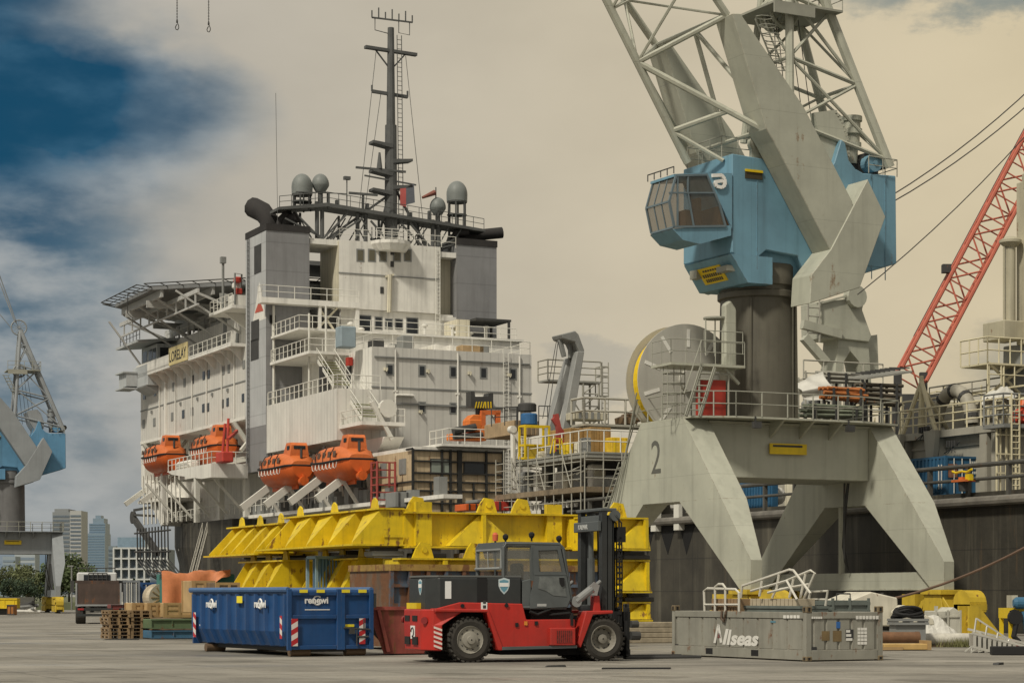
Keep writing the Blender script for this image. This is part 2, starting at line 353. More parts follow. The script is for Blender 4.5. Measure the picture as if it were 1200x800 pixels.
# ------------------------------------------------------------------ trees
leafm=[]
for i,(a,bb) in enumerate((((.075,.10,.04),.9),((.11,.125,.055),.9),((.045,.07,.04),.9))): leafm.append(M('foliage_%d'%i,a,rough=.85,var=.45,sc=.5,bump=0))
barkm=M('bark',(.06,.045,.03),rough=.9)
def tree(px,Y,h,wd,label,ms=0,conif=False,cat='tree'):
    h*=.85; x=(px-HX)/FPX*Y; t=thing('conifer_tree' if conif else 'leafy_tree',label,cat,loc=(x,Y,.25),group='trees on the far bank')
    rnd=random.Random(int(px*13+Y)); tr=MB(); tr.tube((0,0,0),(0,0,h*.55),h*.022,8,h*.012)
    cl=[]
    for k in range(6):
        a=rnd.uniform(0,6.28); z0=h*rnd.uniform(.2,.5); e=(math.cos(a)*wd*.3,math.sin(a)*wd*.3,z0+h*rnd.uniform(.12,.3)); tr.tube((0,0,z0),e,h*.01,5,h*.004)
    tr.build('trunk',barkm,t)
    cr=MB()
    if conif:
        for k in range(900):
            z=rnd.uniform(.08,1); r=(1-z)*wd*.5*rnd.uniform(.3,1.05)+.05; a=rnd.uniform(0,6.28)
            leaf(cr,rnd,(math.cos(a)*r,math.sin(a)*r,z*h),h*.035)
    else:
        for k in range(15):
            a=rnd.uniform(0,6.28); rr=wd*.36*math.sqrt(rnd.random()); z=h*rnd.uniform(.3,.86); cl.append((math.cos(a)*rr,math.sin(a)*rr,z,wd*rnd.uniform(.13,.24)))
        for c in cl:
            for k in range(110):
                d=Vector((rnd.gauss(0,1),rnd.gauss(0,1),rnd.gauss(0,.8))).normalized()*c[3]*rnd.uniform(.45,1.08)
                leaf(cr,rnd,(c[0]+d.x,c[1]+d.y,c[2]+d.z),h*.028)
    cr.build('crown',leafm[ms],t); return t
def leaf(mb,rnd,c,s):
    a=Vector((rnd.gauss(0,1),rnd.gauss(0,1),rnd.gauss(0,1))).normalized(); b=a.orthogonal().normalized(); e=a.cross(b); s*=rnd.uniform(.6,1.4); C=Vector(c)
    mb.quad(C-b*s-e*s*.6,C+b*s-e*s*.5,C+b*s*.7+e*s*.7,C-b*s*.8+e*s*.6)
tree(4,430,8.5,8,'pale green tree at the left edge of the picture behind the crane legs',1)
tree(19,450,9.5,9,'olive green tree left of the crane column, just right of the edge tree',1)
tree(12,425,5.5,5,'small dark shrubby tree under the left crane girder',2)
tree(31,440,8.0,9,'yellow green tree behind the gap of the left crane portal',1)
tree(33,420,5.6,6,'dark low tree in front of the yellow green one in the portal gap',2)
tree(47,460,7,8,'dark tree hidden partly by the left crane leg',2)
tree(70,440,10.0,8,'green tree directly right of the left crane leg',0)
tree(81,450,12.5,10,'tallest tree below the brown office tower',0)
tree(93,440,9.5,8,'green tree right of the tallest one, left of the truck cab',0)
tree(101,452,7.5,7,'small green tree just above the white truck cab',1)
tree(157,470,6,3.4,'conifer standing before the white framed apartment block, left one',2,True)
tree(174,470,5.5,3.2,'conifer standing before the white framed apartment block, right one',2,True)
# ------------------------------------------------------------------ city buildings: distance haze is mixed into their wall and window colours
def tower(name,label,px0,px1,ptop,Y,m,wm,deg,depth,floors,cols,split=.6,roofbox=None,base=.3):
    x0=(px0-HX)/FPX*Y; x1=(px1-HX)/FPX*Y; h=CZ+(HY-ptop)/FPX*Y; wd=x1-x0
    t=thing(name,label,'building',loc=(x0,Y,base)); b=MB(); b.box(0,0,0,wd,depth,h); b.build('wall',m,t)
    bands=MB(); fh=h/floors
    for k in range(1,floors):
        z=k*fh; bands.box(wd*.03,-.25,z-fh*.28,wd*.97,.0,z+fh*.2)
    bands.build('window_band',wm,t)
    if roofbox: q=MB(); q.box(wd*roofbox[0],1,h,wd*roofbox[1],depth-1,h+roofbox[2]); q.build('roof_plant',m,t)
    return t,wd,h
m_twr1=M('tower_brown_hazed',S8(128,132,134),var=.05,bump=0,rough=.7); m_tw1w=M('tower_win',S8(100,110,120),var=.1,bump=0,rough=.3)
t,wd,h=tower('office_tower','broad brown office tower with a paler banded right face, at the left',61.5,82,600,1700,m_twr1,m_tw1w,0,30,20,6,roofbox=(.1,.9,2.5))
r=MB(); r.box(wd,0,0,wd+9,26,h+1); r.build('side_wing',M('tower_pale',S8(165,166,164),var=.05,bump=0),t)
r=MB()
for k in range(1,22):
    z=k*h/22; r.box(wd+.4,-.3,z-.9,wd+8.6,0,z+.6)
r.build('window_band',m_tw1w,t)
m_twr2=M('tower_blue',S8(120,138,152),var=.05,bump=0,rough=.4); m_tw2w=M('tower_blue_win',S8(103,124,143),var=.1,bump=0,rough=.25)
t,wd,h=tower('glass_tower','stepped blue glass high-rise with a pointed crown, right of the brown tower',97,123,625,2100,m_twr2,m_tw2w,0,30,24,8)
r=MB(); r.box(wd*.25,4,h,wd*.98,28,h+10); r.box(wd*.4,6,h+10,wd*.9,26,h+15); r.box(wd*.5,8,h+15,wd*.75,22,h+18); r.build('upper_setback',m_twr2,t)
r=MB(); 
for k in range(4): r.box(wd*.27,3.7,h+1+k*2.4,wd*.96,4,h+2.2+k*2.4)
r.build('window_band',m_tw2w,t)
t=thing('broadcast_spire','slim pale concrete spire with a needle top, right of the blue glass high-rise','tower',loc=((127-HX)/FPX*2300,2300,.3))
r=MB(); hh=CZ+(HY-630)/FPX*2300; r.tube((0,0,0),(0,0,hh*.72),3.4,10,2.2); r.build('shaft',M('spire',S8(165,170,172),var=.03,bump=0),t)
r=MB(); r.tube((0,0,hh*.72),(0,0,hh*1.18),1.3,8,.2); r.build('needle',_mc['spire'],t)
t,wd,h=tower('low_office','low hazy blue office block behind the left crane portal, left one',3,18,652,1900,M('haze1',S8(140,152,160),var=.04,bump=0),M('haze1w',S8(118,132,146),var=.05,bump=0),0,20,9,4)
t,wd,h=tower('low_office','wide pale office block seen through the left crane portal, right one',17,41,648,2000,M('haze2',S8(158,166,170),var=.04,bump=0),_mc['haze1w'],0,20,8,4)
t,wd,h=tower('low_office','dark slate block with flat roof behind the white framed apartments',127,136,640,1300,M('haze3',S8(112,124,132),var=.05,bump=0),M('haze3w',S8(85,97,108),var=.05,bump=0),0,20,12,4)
# white framed apartment block (closer)
Y=620.; x0=(133-HX)/FPX*Y; x1=(196-HX)/FPX*Y; wd=x1-x0; hb=CZ+(HY-643)/FPX*Y
t=thing('apartment_block','apartment block with white balcony grid and blue glass upper floors beyond the bow','building',loc=(x0,Y,.3))
b=MB(); b.box(0,1.5,0,wd,14,hb-.3); b.build('wall',M('apt_wall',S8(110,120,126),bump=0),t)
fr=MB()
for k in range(6): fr.box(-.1,0,k*hb/5-.25,wd+.1,1.5,k*hb/5+.2)
for k in range(8): fr.box(k*wd/7-.22,-.05,0,k*wd/7+.22,1.5,hb)
fr.build('balcony_frame',M('apt_white',S8(190,192,190),bump=0,var=.04),t)
for k in range(5):
    for j in range(7):
        q=MB(); q.box(j*wd/7+.6,1.42,k*hb/5+.7,(j+1)*wd/7-.7,1.52,(k+1)*hb/5-.7); q.build('window',M('apt_glass',S8(62,76,88),rough=.15,bump=0),t)
b=MB(); b.box(wd*.04,3,hb,wd*.55,13,hb+3.2); b.build('penthouse',M('apt_blue',S8(120,140,155),rough=.3,bump=0),t)
for (a,bb,tp,Y,ms) in ((176,215,672,560,0),):
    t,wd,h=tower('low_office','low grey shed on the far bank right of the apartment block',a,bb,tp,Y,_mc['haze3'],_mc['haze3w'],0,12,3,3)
# a dark quay wall with site fence strip at the far end of the quay
f=MB(); f.box(-95,232,0,-52,232.5,1.5); tag(f.build('low_wall',M('low_wall_concrete',(.09,.09,.08),rough=.9)),'low dark concrete wall along the far end of the quay','wall')

for xr_ in (-3.19-.0,):
    pass
# ================================================================== the ship
S=SF
m_hull=M('hull_black',(.030,.027,.021),rough=.75,var=.45,streak=.0,rust=.22,dirt=.3,bump=.25,sc=.35,rustcol=(.10,.075,.05))
def hull_material():
    m=bpy.data.materials.new('weathered_hull'); m.use_nodes=True; nt=m.node_tree; N=nt.nodes; L=nt.links; b=N['Principled BSDF']; b.inputs['Roughness'].default_value=.7
    tc=N.new('ShaderNodeTexCoord')
    def nz(s,sc,d,r=.6):
        mp=N.new('ShaderNodeMapping'); mp.inputs['Scale'].default_value=s; L.new(tc.outputs['Object'],mp.inputs[0]); n=N.new('ShaderNodeTexNoise'); n.inputs['Scale'].default_value=sc; n.inputs['Detail'].default_value=d; n.inputs['Roughness'].default_value=r; L.new(mp.outputs[0],n.inputs[0]); return n.outputs[0]
    def rm(v,a,c,x=0,y=1):
        r=N.new('ShaderNodeMapRange'); r.inputs[1].default_value=a; r.inputs[2].default_value=c; r.inputs[3].default_value=x; r.inputs[4].default_value=y; L.new(v,r.inputs[0]); return r.outputs[0]
    def mx(f,A,B):
        x=N.new('ShaderNodeMix'); x.data_type='RGBA'
        if isinstance(f,float): x.inputs[0].default_value=f
        else: L.new(f,x.inputs[0])
        for i,q in ((6,A),(7,B)):
            if isinstance(q,tuple): x.inputs[i].default_value=(*q,1)
            else: L.new(q,x.inputs[i])
        return x.outputs[2]
    c=mx(rm(nz((1,1,1),.35,8,.7),.3,.7),(.022,.020,.015),(.058,.052,.038))
    c=mx(rm(nz((1,.9,.045),.8,6,.65),.52,.74,0,.75),c,(.19,.175,.13))
    c=mx(rm(nz((1,1.6,.06),.9,5,.6),.56,.70,0,.7),c,(.012,.011,.009))
    c=mx(rm(nz((1,1.2,.09),1.3,7,.7),.60,.72,0,.7),c,(.11,.07,.035))
    sx=N.new('ShaderNodeSeparateXYZ'); L.new(tc.outputs['Object'],sx.inputs[0])
    for ax,sp,wd in ((1,6.,.07),(2,1.9,.05)):
        d=N.new('ShaderNodeMath'); d.operation='DIVIDE'; d.inputs[1].default_value=sp; L.new(sx.outputs[ax],d.inputs[0]); f=N.new('ShaderNodeMath'); f.operation='FRACT'; L.new(d.outputs[0],f.inputs[0])
        g=N.new('ShaderNodeMath'); g.operation='LESS_THAN'; g.inputs[1].default_value=wd/sp; L.new(f.outputs[0],g.inputs[0]); h=N.new('ShaderNodeMath'); h.operation='MULTIPLY'; h.inputs[1].default_value=.55; L.new(g.outputs[0],h.inputs[0]); c=mx(h.outputs[0],c,(.012,.011,.01))
    L.new(c,b.inputs['Base Color']); bp=N.new('ShaderNodeBump'); bp.inputs['Strength'].default_value=.3; bp.inputs['Distance'].default_value=.05; L.new(nz((1,1,1),1.2,7,.7),bp.inputs['Height']); L.new(bp.outputs[0],b.inputs['Normal']); return m
m_hull2=hull_material()
m_wh=M('ship_white',(.68,.665,.61),var=.06,streak=.32,dirt=.10,rust=.05,sc=.5,seams=(('y',.75,.10,.33),('x',.75,.10,.28)),bump=.1)
m_whp=M('ship_white_plain',(.68,.665,.61),var=.07,streak=.35,dirt=.1,rust=.06,sc=.6,bump=.1)
m_cream=M('ship_cream',(.60,.56,.43),var=.08,streak=.35,rust=.08,seams=(('y',.7,.08,.4),('x',.7,.08,.4)))
m_fgrey=M('funnel_grey',(.215,.217,.22),var=.08,streak=.3,dirt=.15,sc=.5,seams=(('z',2.6,.10,.3),))
m_flight=M('funnel_pale',(.40,.41,.41),var=.08,streak=.3,sc=.5,seams=(('z',2.6,.10,.3),))
m_soot=M('soot_black',(.028,.026,.025),rough=.85,var=.3)
m_win=M('ship_glass',(.018,.022,.025),rough=.15,bump=0,var=.2)
m_rail=M('rail_white',(.60,.59,.53),var=.05,bump=0)
m_gr=M('ship_grey',(.20,.205,.195),var=.12,streak=.2)
m_dk=M('dark_steel',(.045,.045,.043),var=.25,rust=.1,rough=.7)
m_mast=M('mast_grey',(.085,.088,.085),var=.2,rough=.7)
m_org=M('lifeboat_orange',(.56,.105,.018),rough=.45,var=.12,streak=.25,sc=1.2)
m_org2=M('lifeboat_canopy',(.58,.15,.04),rough=.5,var=.12,streak=.25,sc=1.2)
m_yel=M('yellow_paint',(.66,.47,.012),rough=.5,var=.08,streak=.22,rust=.12,bump=.1)
m_red=M('red_paint',(.42,.045,.03),rough=.5,var=.15,streak=.2)
m_grn=M('deck_green',(.16,.17,.05),rough=.8,var=.2)
m_blk=M('black_rubber',(.014,.014,.014),rough=.8,var=.3)
ship=thing('pipelay_ship','black hulled white offshore ship with grey funnels and bow helideck berthed at the quay','ship',fr=S)
h=MB()
def hl(y,xa,xb,zt,fl=0.): return [(xa+fl,y,-3.4),(xb-fl,y,-3.4),(xb,y,zt-2.5),(xb,y,zt),(xa,y,zt),(xa,y,zt-2.5)]
h.loops([hl(-110,0,23,6.5),hl(118,0,23,6.5)]); hm=h
hm.loops([hl(118.02,0,23,9.),hl(128,0.1,22.9,9,.2),hl(140,1.5,21.5,9.2,1.5),hl(155,5,18,9.6,3),hl(166,8.6,14.4,9.9,2.4),hl(174,11.4,11.6,10.2,0)])
hm.build('hull',m_hull2,ship)
# belting pipe and bulwark rail along the quay side
b=MB(); b.tube((-.25,-60,6.05),(-.25,116,6.05),.24,10); b.build('belting',M('belting_grey',(.15,.14,.12),var=.3,rust=.15),ship)
b=MB()
for y in range(-8,44,3): b.box(-.16,y-.09,6.3,.05,y+.09,7.75)
b.tube((-.1,-20,7.75),(-.1,46,7.75),.11,8); b.tube((-.1,-20,7.1),(-.1,46,7.1),.08,8); b.build('bulwark_rail',M('rail_dark',(.07,.068,.06),var=.3,rust=.15),ship)
# flat black triangles forming a tooth pattern on the hull side
tm=MB()
z1=5.9
for (a,bb,c) in ((745,759,769.6),(769.8,782.6,794),(794.2,804.4,817)):
    A=S.onx(a,600,-.012);B=S.onx(c,600,-.012);C=S.onx(bb,650,-.012); tm.quad((-.012,A[1],6.2),(-.012,B[1],6.2),(-.012,C[1],C[2]))
tm.build('hull_teeth',M('tooth_black',(.006,.006,.006),rough=.9,bump=0),ship)
for a,t0 in ((768,589),(795,586)):
    p=S.onx(a,t0,-.25); q=MB(); q.box(-.4,p[1]-.3,5.5,-.02,p[1]+.3,p[2]); q.build('fender_post',m_rail,ship)
# ---- white superstructure blocks
def blk(x0,y0,z0,x1,y1,z1,m,name='deckhouse_wall',bev=0.): q=MB(); q.box(x0,y0,z0,x1,y1,z1); return q.build(name,m,ship,bevel=bev)
blk(3.4,93,6.52,19.6,148,14.3,m_whp)                                    # inner house behind the boats
blk(0,89.2,14.6,3.98,107.6,18.9,m_wh)                                    # low side wall by the stairs
M1=blk(4,91.5,6.52,19,107.2,22.8,m_wh)
blk(4.3,101,22.82,22.3,113,25.2,m_whp)
blk(7.3,107.9,25.22,18.6,112.6,28.2,m_whp)
blk(7,107.6,28.22,17.1,112.7,34.5,m_whp)
blk(17.13,109.2,25.22,18.88,113,33.6,m_cream); blk(17.13,107.8,33.62,18.88,113,34.1,m_whp); blk(17.13,107.8,27.6,18.88,109.18,28.0,m_whp)
q=MB(); q.quad((6.99,107.62,28.25),(6.99,112.68,28.25),(6.99,112.68,34.4),(6.99,107.62,34.4)); q.build('recess_wall',m_cream,ship)
blk(4.3,107.9,34.0,7.0,112.9,34.5,m_whp,'roof_slab')
blk(0,113.72,18.4,23,150.8,25.2,m_wh)
blk(2,113.75,25.22,21,149,28.9,m_wh)
q=MB(); q.prism([(113.75,9.02),(143.5,9.02),(150.6,14.4),(150.6,18.38),(113.75,18.38)],'x',3.5,19.5); q.build('deckhouse_wall',m_whp,ship)
blk(-.05,113.7,18.15,3.5,150.85,18.45,m_whp,'deck_edge')
q=MB(); q.prism([(142.8,9.0),(150.85,13.6),(150.85,18.2),(149.4,18.2),(149.4,14.2),(142,9.6)],'x',.05,3.4); q.build('bow_bracket',m_whp,ship)
# seams on the big white faces
q=MB()
q.box(3.93,91.44,19.32,19.05,91.5,19.44); q.box(-.06,113.8,21.7,0,150.8,21.82); q.box(6.95,107.53,31.4,17.1,107.6,31.5)
q.build('wall_seam',m_gr,ship)
# funnel towers
for x0,cap in ((0,1),(18.9,0)):
    q=MB(); q.box(x0,107.7,13.1,x0+4.15,113.7,34.9); f=q.build('funnel',m_fgrey,ship)
    q=MB(); q.box(x0-.05,107.62,34.9,x0+4.2,113.78,35.5); q.build('funnel_top',m_soot,f)
    pr=MB()
    if cap:
        pr.path([(1.6,111.5,35.4),(1.6,111.5,36.4),(1.2,112.2,37.3),(.6,113.6,38.0)],.95,10); pr.path([(2.6,109.6,35.4),(2.7,109.4,36.1),(3.3,108.7,36.5)],.55,10); pr.path([(2.2,110.4,35.4),(2.3,110.0,36.3),(2.8,109.3,36.9)],.5,10)
    else:
        pr.path([(x0+1.2,110,35.4),(x0+1.6,110,36.0),(x0+3.2,110,36.35),(x0+5.6,109.6,36.7)],.55,10); pr.path([(x0+.9,111.4,35.4),(x0+1.0,111.4,36),(x0+2.2,111.,36.3)],.5,10); pr.path([(x0+.4,109,35.4),(x0+.5,108.9,36.2),(x0+1.6,108.6,36.4)],.4,10)
    pr.build('exhaust_pipe',m_soot,f,smooth=True)
q=MB(); q.quad((-.02,107.72,17.2),(-.02,113.68,17.2),(-.02,113.68,34.85),(-.02,107.72,34.85)); q.build('funnel_side',m_flight,ship)
for (a,c,t0,bt) in ((298,306,289,318),(294.5,303.5,377,398),(294,303,399,420)):
    A=S.onx(a,t0,-.04);B=S.onx(c,bt,-.04); q=MB(); q.box(-.06,B[1],B[2],-.025,A[1],A[2]); q.build('vent_louvre',m_dk,ship)
A=S.ony(316,369,107.66);B=S.ony(323,379,107.66); q=MB(); q.box(A[0],107.64,B[2],B[0],107.69,A[2]); q.build('vent_louvre',m_blk,ship)
# funnel emblem: white triangle panel with a red letter shape
A=S.onx(300,398,-.05); q=MB(); P=[S.onx(a,b_,-.03) for a,b_ in ((296,379),(312,373),(304,330))]; q.quad(*P); q.build('funnel_emblem',m_whp,ship)
q=MB(); P=[S.onx(a,b_,-.05) for a,b_ in ((298.4,367),(308.6,364),(304,351))]; q.quad(*P); q.build('funnel_emblem_mark',M('emblem_red',(.45,.09,.06),bump=0),ship)
# gallery between funnel and bridge block
q=MB(); q.box(-.9,106.3,28.1,8.6,107.58,28.6); q.box(8.2,106.4,25.2,8.55,106.8,28.1); q.box(4.6,106.4,25.2,4.85,106.7,28.1); q.build('gallery',m_whp,ship)
q=MB(); q.rail([(-.85,107.5,28.6),(-.85,106.4,28.6),(8.5,106.4,28.6)],1.1,1.7,.035); q.build('railing',m_rail,ship)
q=MB(); q.bar((4.6,107.0,26),(6.6,107.0,28.1),.18); q.bar((4.8,107.0,28),(6.6,107.0,25.6),.18); q.build('gallery_brace',m_cream,ship)
q=MB(); q.box(4.4,108.2,25.25,7.2,112.4,28.0); q.build('gallery_shade_block',m_dk,ship)  # dark solid block stands in for the shade behind the gallery
# windows on the bridge block
m_whp=m_whp
def win(plane,v,a,b_,c,d,m=None,name='window',fr=.0):
    m=m or m_win
    if plane=='y':
        A=S.ony(a,b_,v);B=S.ony(c,d,v); q=MB(); q.box(A[0],v-.05,B[2],B[0],v-.01,A[2])
        if fr: q2=MB(); q2.box(A[0]-fr,v-.03,B[2]-fr,B[0]+fr,v-.005,A[2]+fr); o2=q2.build(name,m_gr,ship); q.build('pane',m,o2); return
    else:
        A=S.onx(a,b_,v);B=S.onx(c,d,v); q=MB(); q.box(v-.05,min(A[1],B[1]),B[2],v-.01,max(A[1],B[1]),A[2])
    return q.build(name,m,ship)
m_winb=M('window_brown',(.11,.10,.065),rough=.3,bump=0)
for x in (419,432.5,445.5,462,474.5): win('y',107.6,x,293,x+6.5,305.5,m_winb,fr=.12)
for x,t0,b_ in ((445.5,336,344),(457.5,295,299),(457.5,306,313)): win('y',107.6,x,t0,x+4,b_,m_dk)
for a,t0,c,b_ in ((421,370,434,392),(440,372,447,385),(452,374,459,384.5),(464,374.5,471,385),(477,373,489,396)): win('y',107.9,a,t0,c,b_,fr=.1)
q=MB(); q.tube(S.ony(457,322,107.3),S.ony(456,366,107.3),.22,8); q.bar(S.ony(452,324,107.4),S.ony(461,322,107.4),.3,.2); q.build('vent_pipe',m_cream,ship)
q=MB(); p=S.ony(460,283,107.0); q.lathe([(1.5,-.9),(1.9,-.3),(1.9,0)],(p[0],107.6,34.6),n=16); q.rail([(p[0]-1.9,106.2,34.6),(p[0]+1.9,106.2,34.6)],1.,.8,.03); q.build('lookout',m_whp,ship)
# roof railings
q=MB(); q.rail([(7.1,107.7,34.52),(18.8,107.7,34.52)],1.05,1.5,.03); q.rail([(7.1,107.7,34.52),(7.1,112.6,34.52)],1.05,1.6,.03); q.build('railing',m_rail,ship)
q=MB(); q.rail([(4.1,98,22.82),(4.1,91.6,22.82),(18.9,91.6,22.82),(18.9,101,22.82)],1.1,1.9,.035); q.build('railing',m_rail,ship)
q=MB(); q.rail([(4.4,101.1,25.22),(22,101.1,25.22)],1.1,1.6,.035); q.build('railing',m_rail,ship)
q=MB(); q.rail([(.1,107.5,18.92),(.1,89.4,18.92),(3.9,89.3,18.92)],1.15,1.2,.045); q.build('railing',m_rail,ship)
blk(3.4,100.7,25.1,22.6,101.4,25.3,m_whp,'deck_edge')
# roof clutter on the aft house
for k,(a,t0,c,b_,mm) in enumerate(((398,382,416,412,M('tank_blue_grey',(.24,.30,.33),var=.1)),(436,397,449,405,m_dk),(540,404,566,411,M('wood_tan',(.33,.23,.12),var=.25,streak=.2)),(470,393,484,405,m_gr),(560,404,572,409,m_gr))):
    A=S.ony(a,t0,93.5);B=S.ony(c,b_,93.5); q=MB(); q.box(A[0],93.2,22.84,B[0],94.6,A[2]); q.build(('roof_tank','roof_crate','timber_stack','roof_locker','roof_locker')[k],mm,ship,bevel=.08)
q=MB(); A=S.ony(505,382,103)
q.box(17.3,104,25.25,18.6,107,27.3); q.build('roof_locker',m_cream,ship)
q=MB(); q.box(18.8,103,27.2,22.4,107.4,27.4); q.box(22.1,103,25.2,22.3,103.2,27.2); q.box(22.1,107,25.2,22.3,107.2,27.2); q.build('canopy',m_dk,ship)
# aft portholes
for x in (457,494.5,531,566.5,601): win('y',91.5,x-2.7,433-(457-x)*.035-5.2,x+2.7,433-(457-x)*.035+5.2,m_win,'porthole',fr=.14)
for x in (457,494.5,531,566.5): win('y',91.5,x-2.7,476+(x-457)*.03-5,x+2.7,476+(x-457)*.03+5,m_win,'porthole',fr=.14)
# side windows of the long block
for x,y in ((169.5,463),(182,459),(203.5,453),(216.5,448),(226,444.5),(239,440),(244.7,438.5),(262,434),(268.3,432),(286,427)): win('x',0,x-1.3,y-4.5,x+1.3,y+4.5,m_gr if x in (203.5,216.5,262,268.3,286) else m_win)
for x,y in ((168.5,496.5),(181,494.5),(202,488),(215,485),(225.4,482),(238.5,478),(244,477),(261,473),(267,471),(285,466)): win('x',0,x-1.3,y-4.5,x+1.3,y+4.5,m_gr if x in(168.5,181,202) else m_win)
q=MB(); p=S.onx(195,460,0); q.box(-.2,p[1]-.3,18.4,-.01,p[1]+.3,25); q.build('pilaster',m_whp,ship)
# walkway along the long block
q=MB(); q.box(-1.4,113.9,24.95,2,147.5,25.25)
for k in range(12):
    y=115+k*2.8; q.prism([(-1.35,24.95),(0,24.95),(0,23.7)],'y',y-.06,y+.06)
q.build('walkway',m_whp,ship)
q=MB(); q.rail([(-1.3,114,25.25),(-1.3,131,25.25)],1.1,1.5,.04); q.build('railing',m_rail,ship)
q=MB(); q.box(-1.4,134.6,25.25,-1.3,147.4,26.3); q.box(-1.4,114,25.2,-1.25,147.4,25.35); q.build('bulwark',m_whp,ship)
A=S.onx(198.5,412,-1.45);B=S.onx(220,425,-1.45)
q=MB(); q.box(-1.52,B[1],25.05,-1.43,A[1],26.85); nb=q.build('name_board',M('board_cream',(.62,.52,.26),var=.08),ship)
L_=A[1]-B[1]; t_=text('LORELAY',1.45,M('board_letter',(.03,.03,.03),bump=0),nb,'lettering',(-1.53,A[1]-.25,25.4),(0,-1,0),(0,0,1),ext=.006,bold=.02,sx=1.)
mx_=max(v.co.y for v in t_.data.vertices);mn_=min(v.co.y for v in t_.data.vertices)
for v in t_.data.vertices: v.co.y=A[1]-.3+(v.co.y-mx_)*(L_-.6)/(mx_-mn_)
# upper set-back wall openings
for x,y in ((228,384),(240,378),(254,372)): win('x',2,x-.8,y-5,x+.8,y+5,m_gr)
win('x',2,262,376,266,403,m_gr,'door')
q=MB(); q.rail([(2.1,114,28.92),(2.1,148,28.92)],1.0,2.,.04); q.build('railing',m_rail,ship)
# bridge wing at the bow end
n0_=set(o.name for o in col.objects)
bw=MB(); bw.box(-3.4,146.5,23.9,2,152.4,26.2); bw.prism([(-3.4,23.9),(2,23.9),(2,21.2),(-1.,22.6)],'y',147.2,151.8); bw.build('bridge_wing',M('wing_grey',(.40,.42,.42),var=.08,streak=.25),ship,bevel=.06)
q=MB(); q.box(-2.2,147,26.22,3,153.2,28.4); q.build('wheelhouse',_mc['wing_grey'],ship)
for y0,y1 in ((147.4,148.6),(148.9,150.2),(151,152.6)):
    q=MB(); q.box(-2.24,y0,26.9,-2.2,y1,28.0); q.build('window',m_win,ship)
for x0 in (-1.9,-.6,.7): 
    q=MB(); q.box(x0,146.95,26.9,x0+1.05,146.99,28); q.build('window',m_win,ship)
q=MB(); q.prism([(-4.6,28.35),(3,29.1),(3,29.35),(-4.6,28.6)],'y',146.4,155); q.build('wing_roof',_mc['wing_grey'],ship)
q=MB(); q.rail([(-4.2,146.6,28.7),(-4.2,154.6,28.7)],1.1,1.4,.04); q.build('railing',m_dk,ship)
q=MB(); q.box(-4.6,150.5,24.1,-3.4,153.6,25.5); q.box(-3.42,150.5,24.0,-1.0,153.4,25.3); q.box(-5,150.4,25.5,-3.4,153.8,25.65); q.box(-5,150.4,23.8,-3.4,153.8,23.95); q.build('control_stand',_mc['wing_grey'],ship)
for o in list(col.objects):
    if o.name not in n0_: o.location=(o.location.x+2.0,o.location.y-3.5,o.location.z)
# helideck
hc=(11.5,133.8); Rr=16.9; zd=31.6
oc=[(hc[0]+Rr/math.cos(math.pi/8)*math.cos(math.pi/8+k*math.pi/4),hc[1]+Rr/math.cos(math.pi/8)*math.sin(math.pi/8+k*math.pi/4)) for k in range(8)]
q=MB(); q.prism(oc,'z',zd,zd+.35); hd=q.build('helideck',M('helideck_grey',(.16,.165,.165),var=.15),ship)
q=MB()
for k in range(8):
    a=Vector((*oc[k],zd+.25));c=Vector((*oc[(k+1)%8],zd+.25)); ou=Vector(((a.x+c.x)/2-hc[0],(a.y+c.y)/2-hc[1],0)).normalized()
    for i in range(9):
        p=a.lerp(c,i/8); q.tube(p,p+ou*1.5+Vector((0,0,.15)),.05,4)
    q.tube(a+ou*1.5+Vector((0,0,.15)),c+ou*1.5+Vector((0,0,.15)),.06,5); q.tube(a+ou*.75,c+ou*.75,.035,4)
q.build('safety_net',m_dk,hd)
q=MB()
for k in range(-4,5):
    x=hc[0]+k*4; hw=min(Rr,Rr*1.41-abs(k*4)); q.bar((x,hc[1]-hw+.3,zd-.35),(x,hc[1]+hw-.3,zd-.35),.25,.7)
for k in (-3,-1,1,3):
    y=hc[1]+k*4; hw=min(Rr,Rr*1.41-abs(k*4)); q.bar((hc[0]-hw+.3,y,zd-1.0),(hc[0]+hw-.3,y,zd-1.0),.25,.7)
for y in (121.5,128,134.5,141,147):
    q.bar((-2.6,y,zd-.7),(3,y,28.9),.22); q.bar((-4.5,y,zd-.7),(-.2,y,25.3) if y>146 else (2.2,y,27.),.18)
    q.tube((2.6,y,28.9),(2.6,y,zd-.6),.2,8); q.tube((10,y,28.9),(10,y,zd-.6),.2,8); q.tube((19,y,28.9),(19,y,zd-.6),.2,8)
q.bar((2.6,118,zd-1.5),(2.6,150,zd-1.5),.3,.9); q.bar((-3,119,zd-.9),(-3,148,zd-.9),.2,.4); q.bar((-3,119,zd-2.2),(-3,148,zd-2.2),.16); q.bar((2.5,118,zd-2.6),(2.5,133,29.1),.2,.6)
for k in range(9): y=120+k*3.3; q.bar((-3,y,zd-.9),(-3,y,zd-2.2),.14)
for k in range(8): y=119+k*3.6; q.tube((2.4,y,28.9),(2.4,y,zd-1.2),.11,6)
q.build('helideck_truss',M('truss_white',(.42,.42,.40),var=.1),ship)
blk(3,113.9,28.9,18,117.5,31.2,m_gr,'hangar_house')
q=MB(); q.box(3.6,113.8,33.0,21,121,33.4); q.build('hangar_roof',_mc['helideck_grey'],ship)
q=MB()
for x in (4,12,20.5): q.tube((x,114.2,31),(x,114.2,33),.2,8); q.tube((x,120,31.6),(x,120,33),.2,8)
q.build('hangar_post',m_gr,ship)
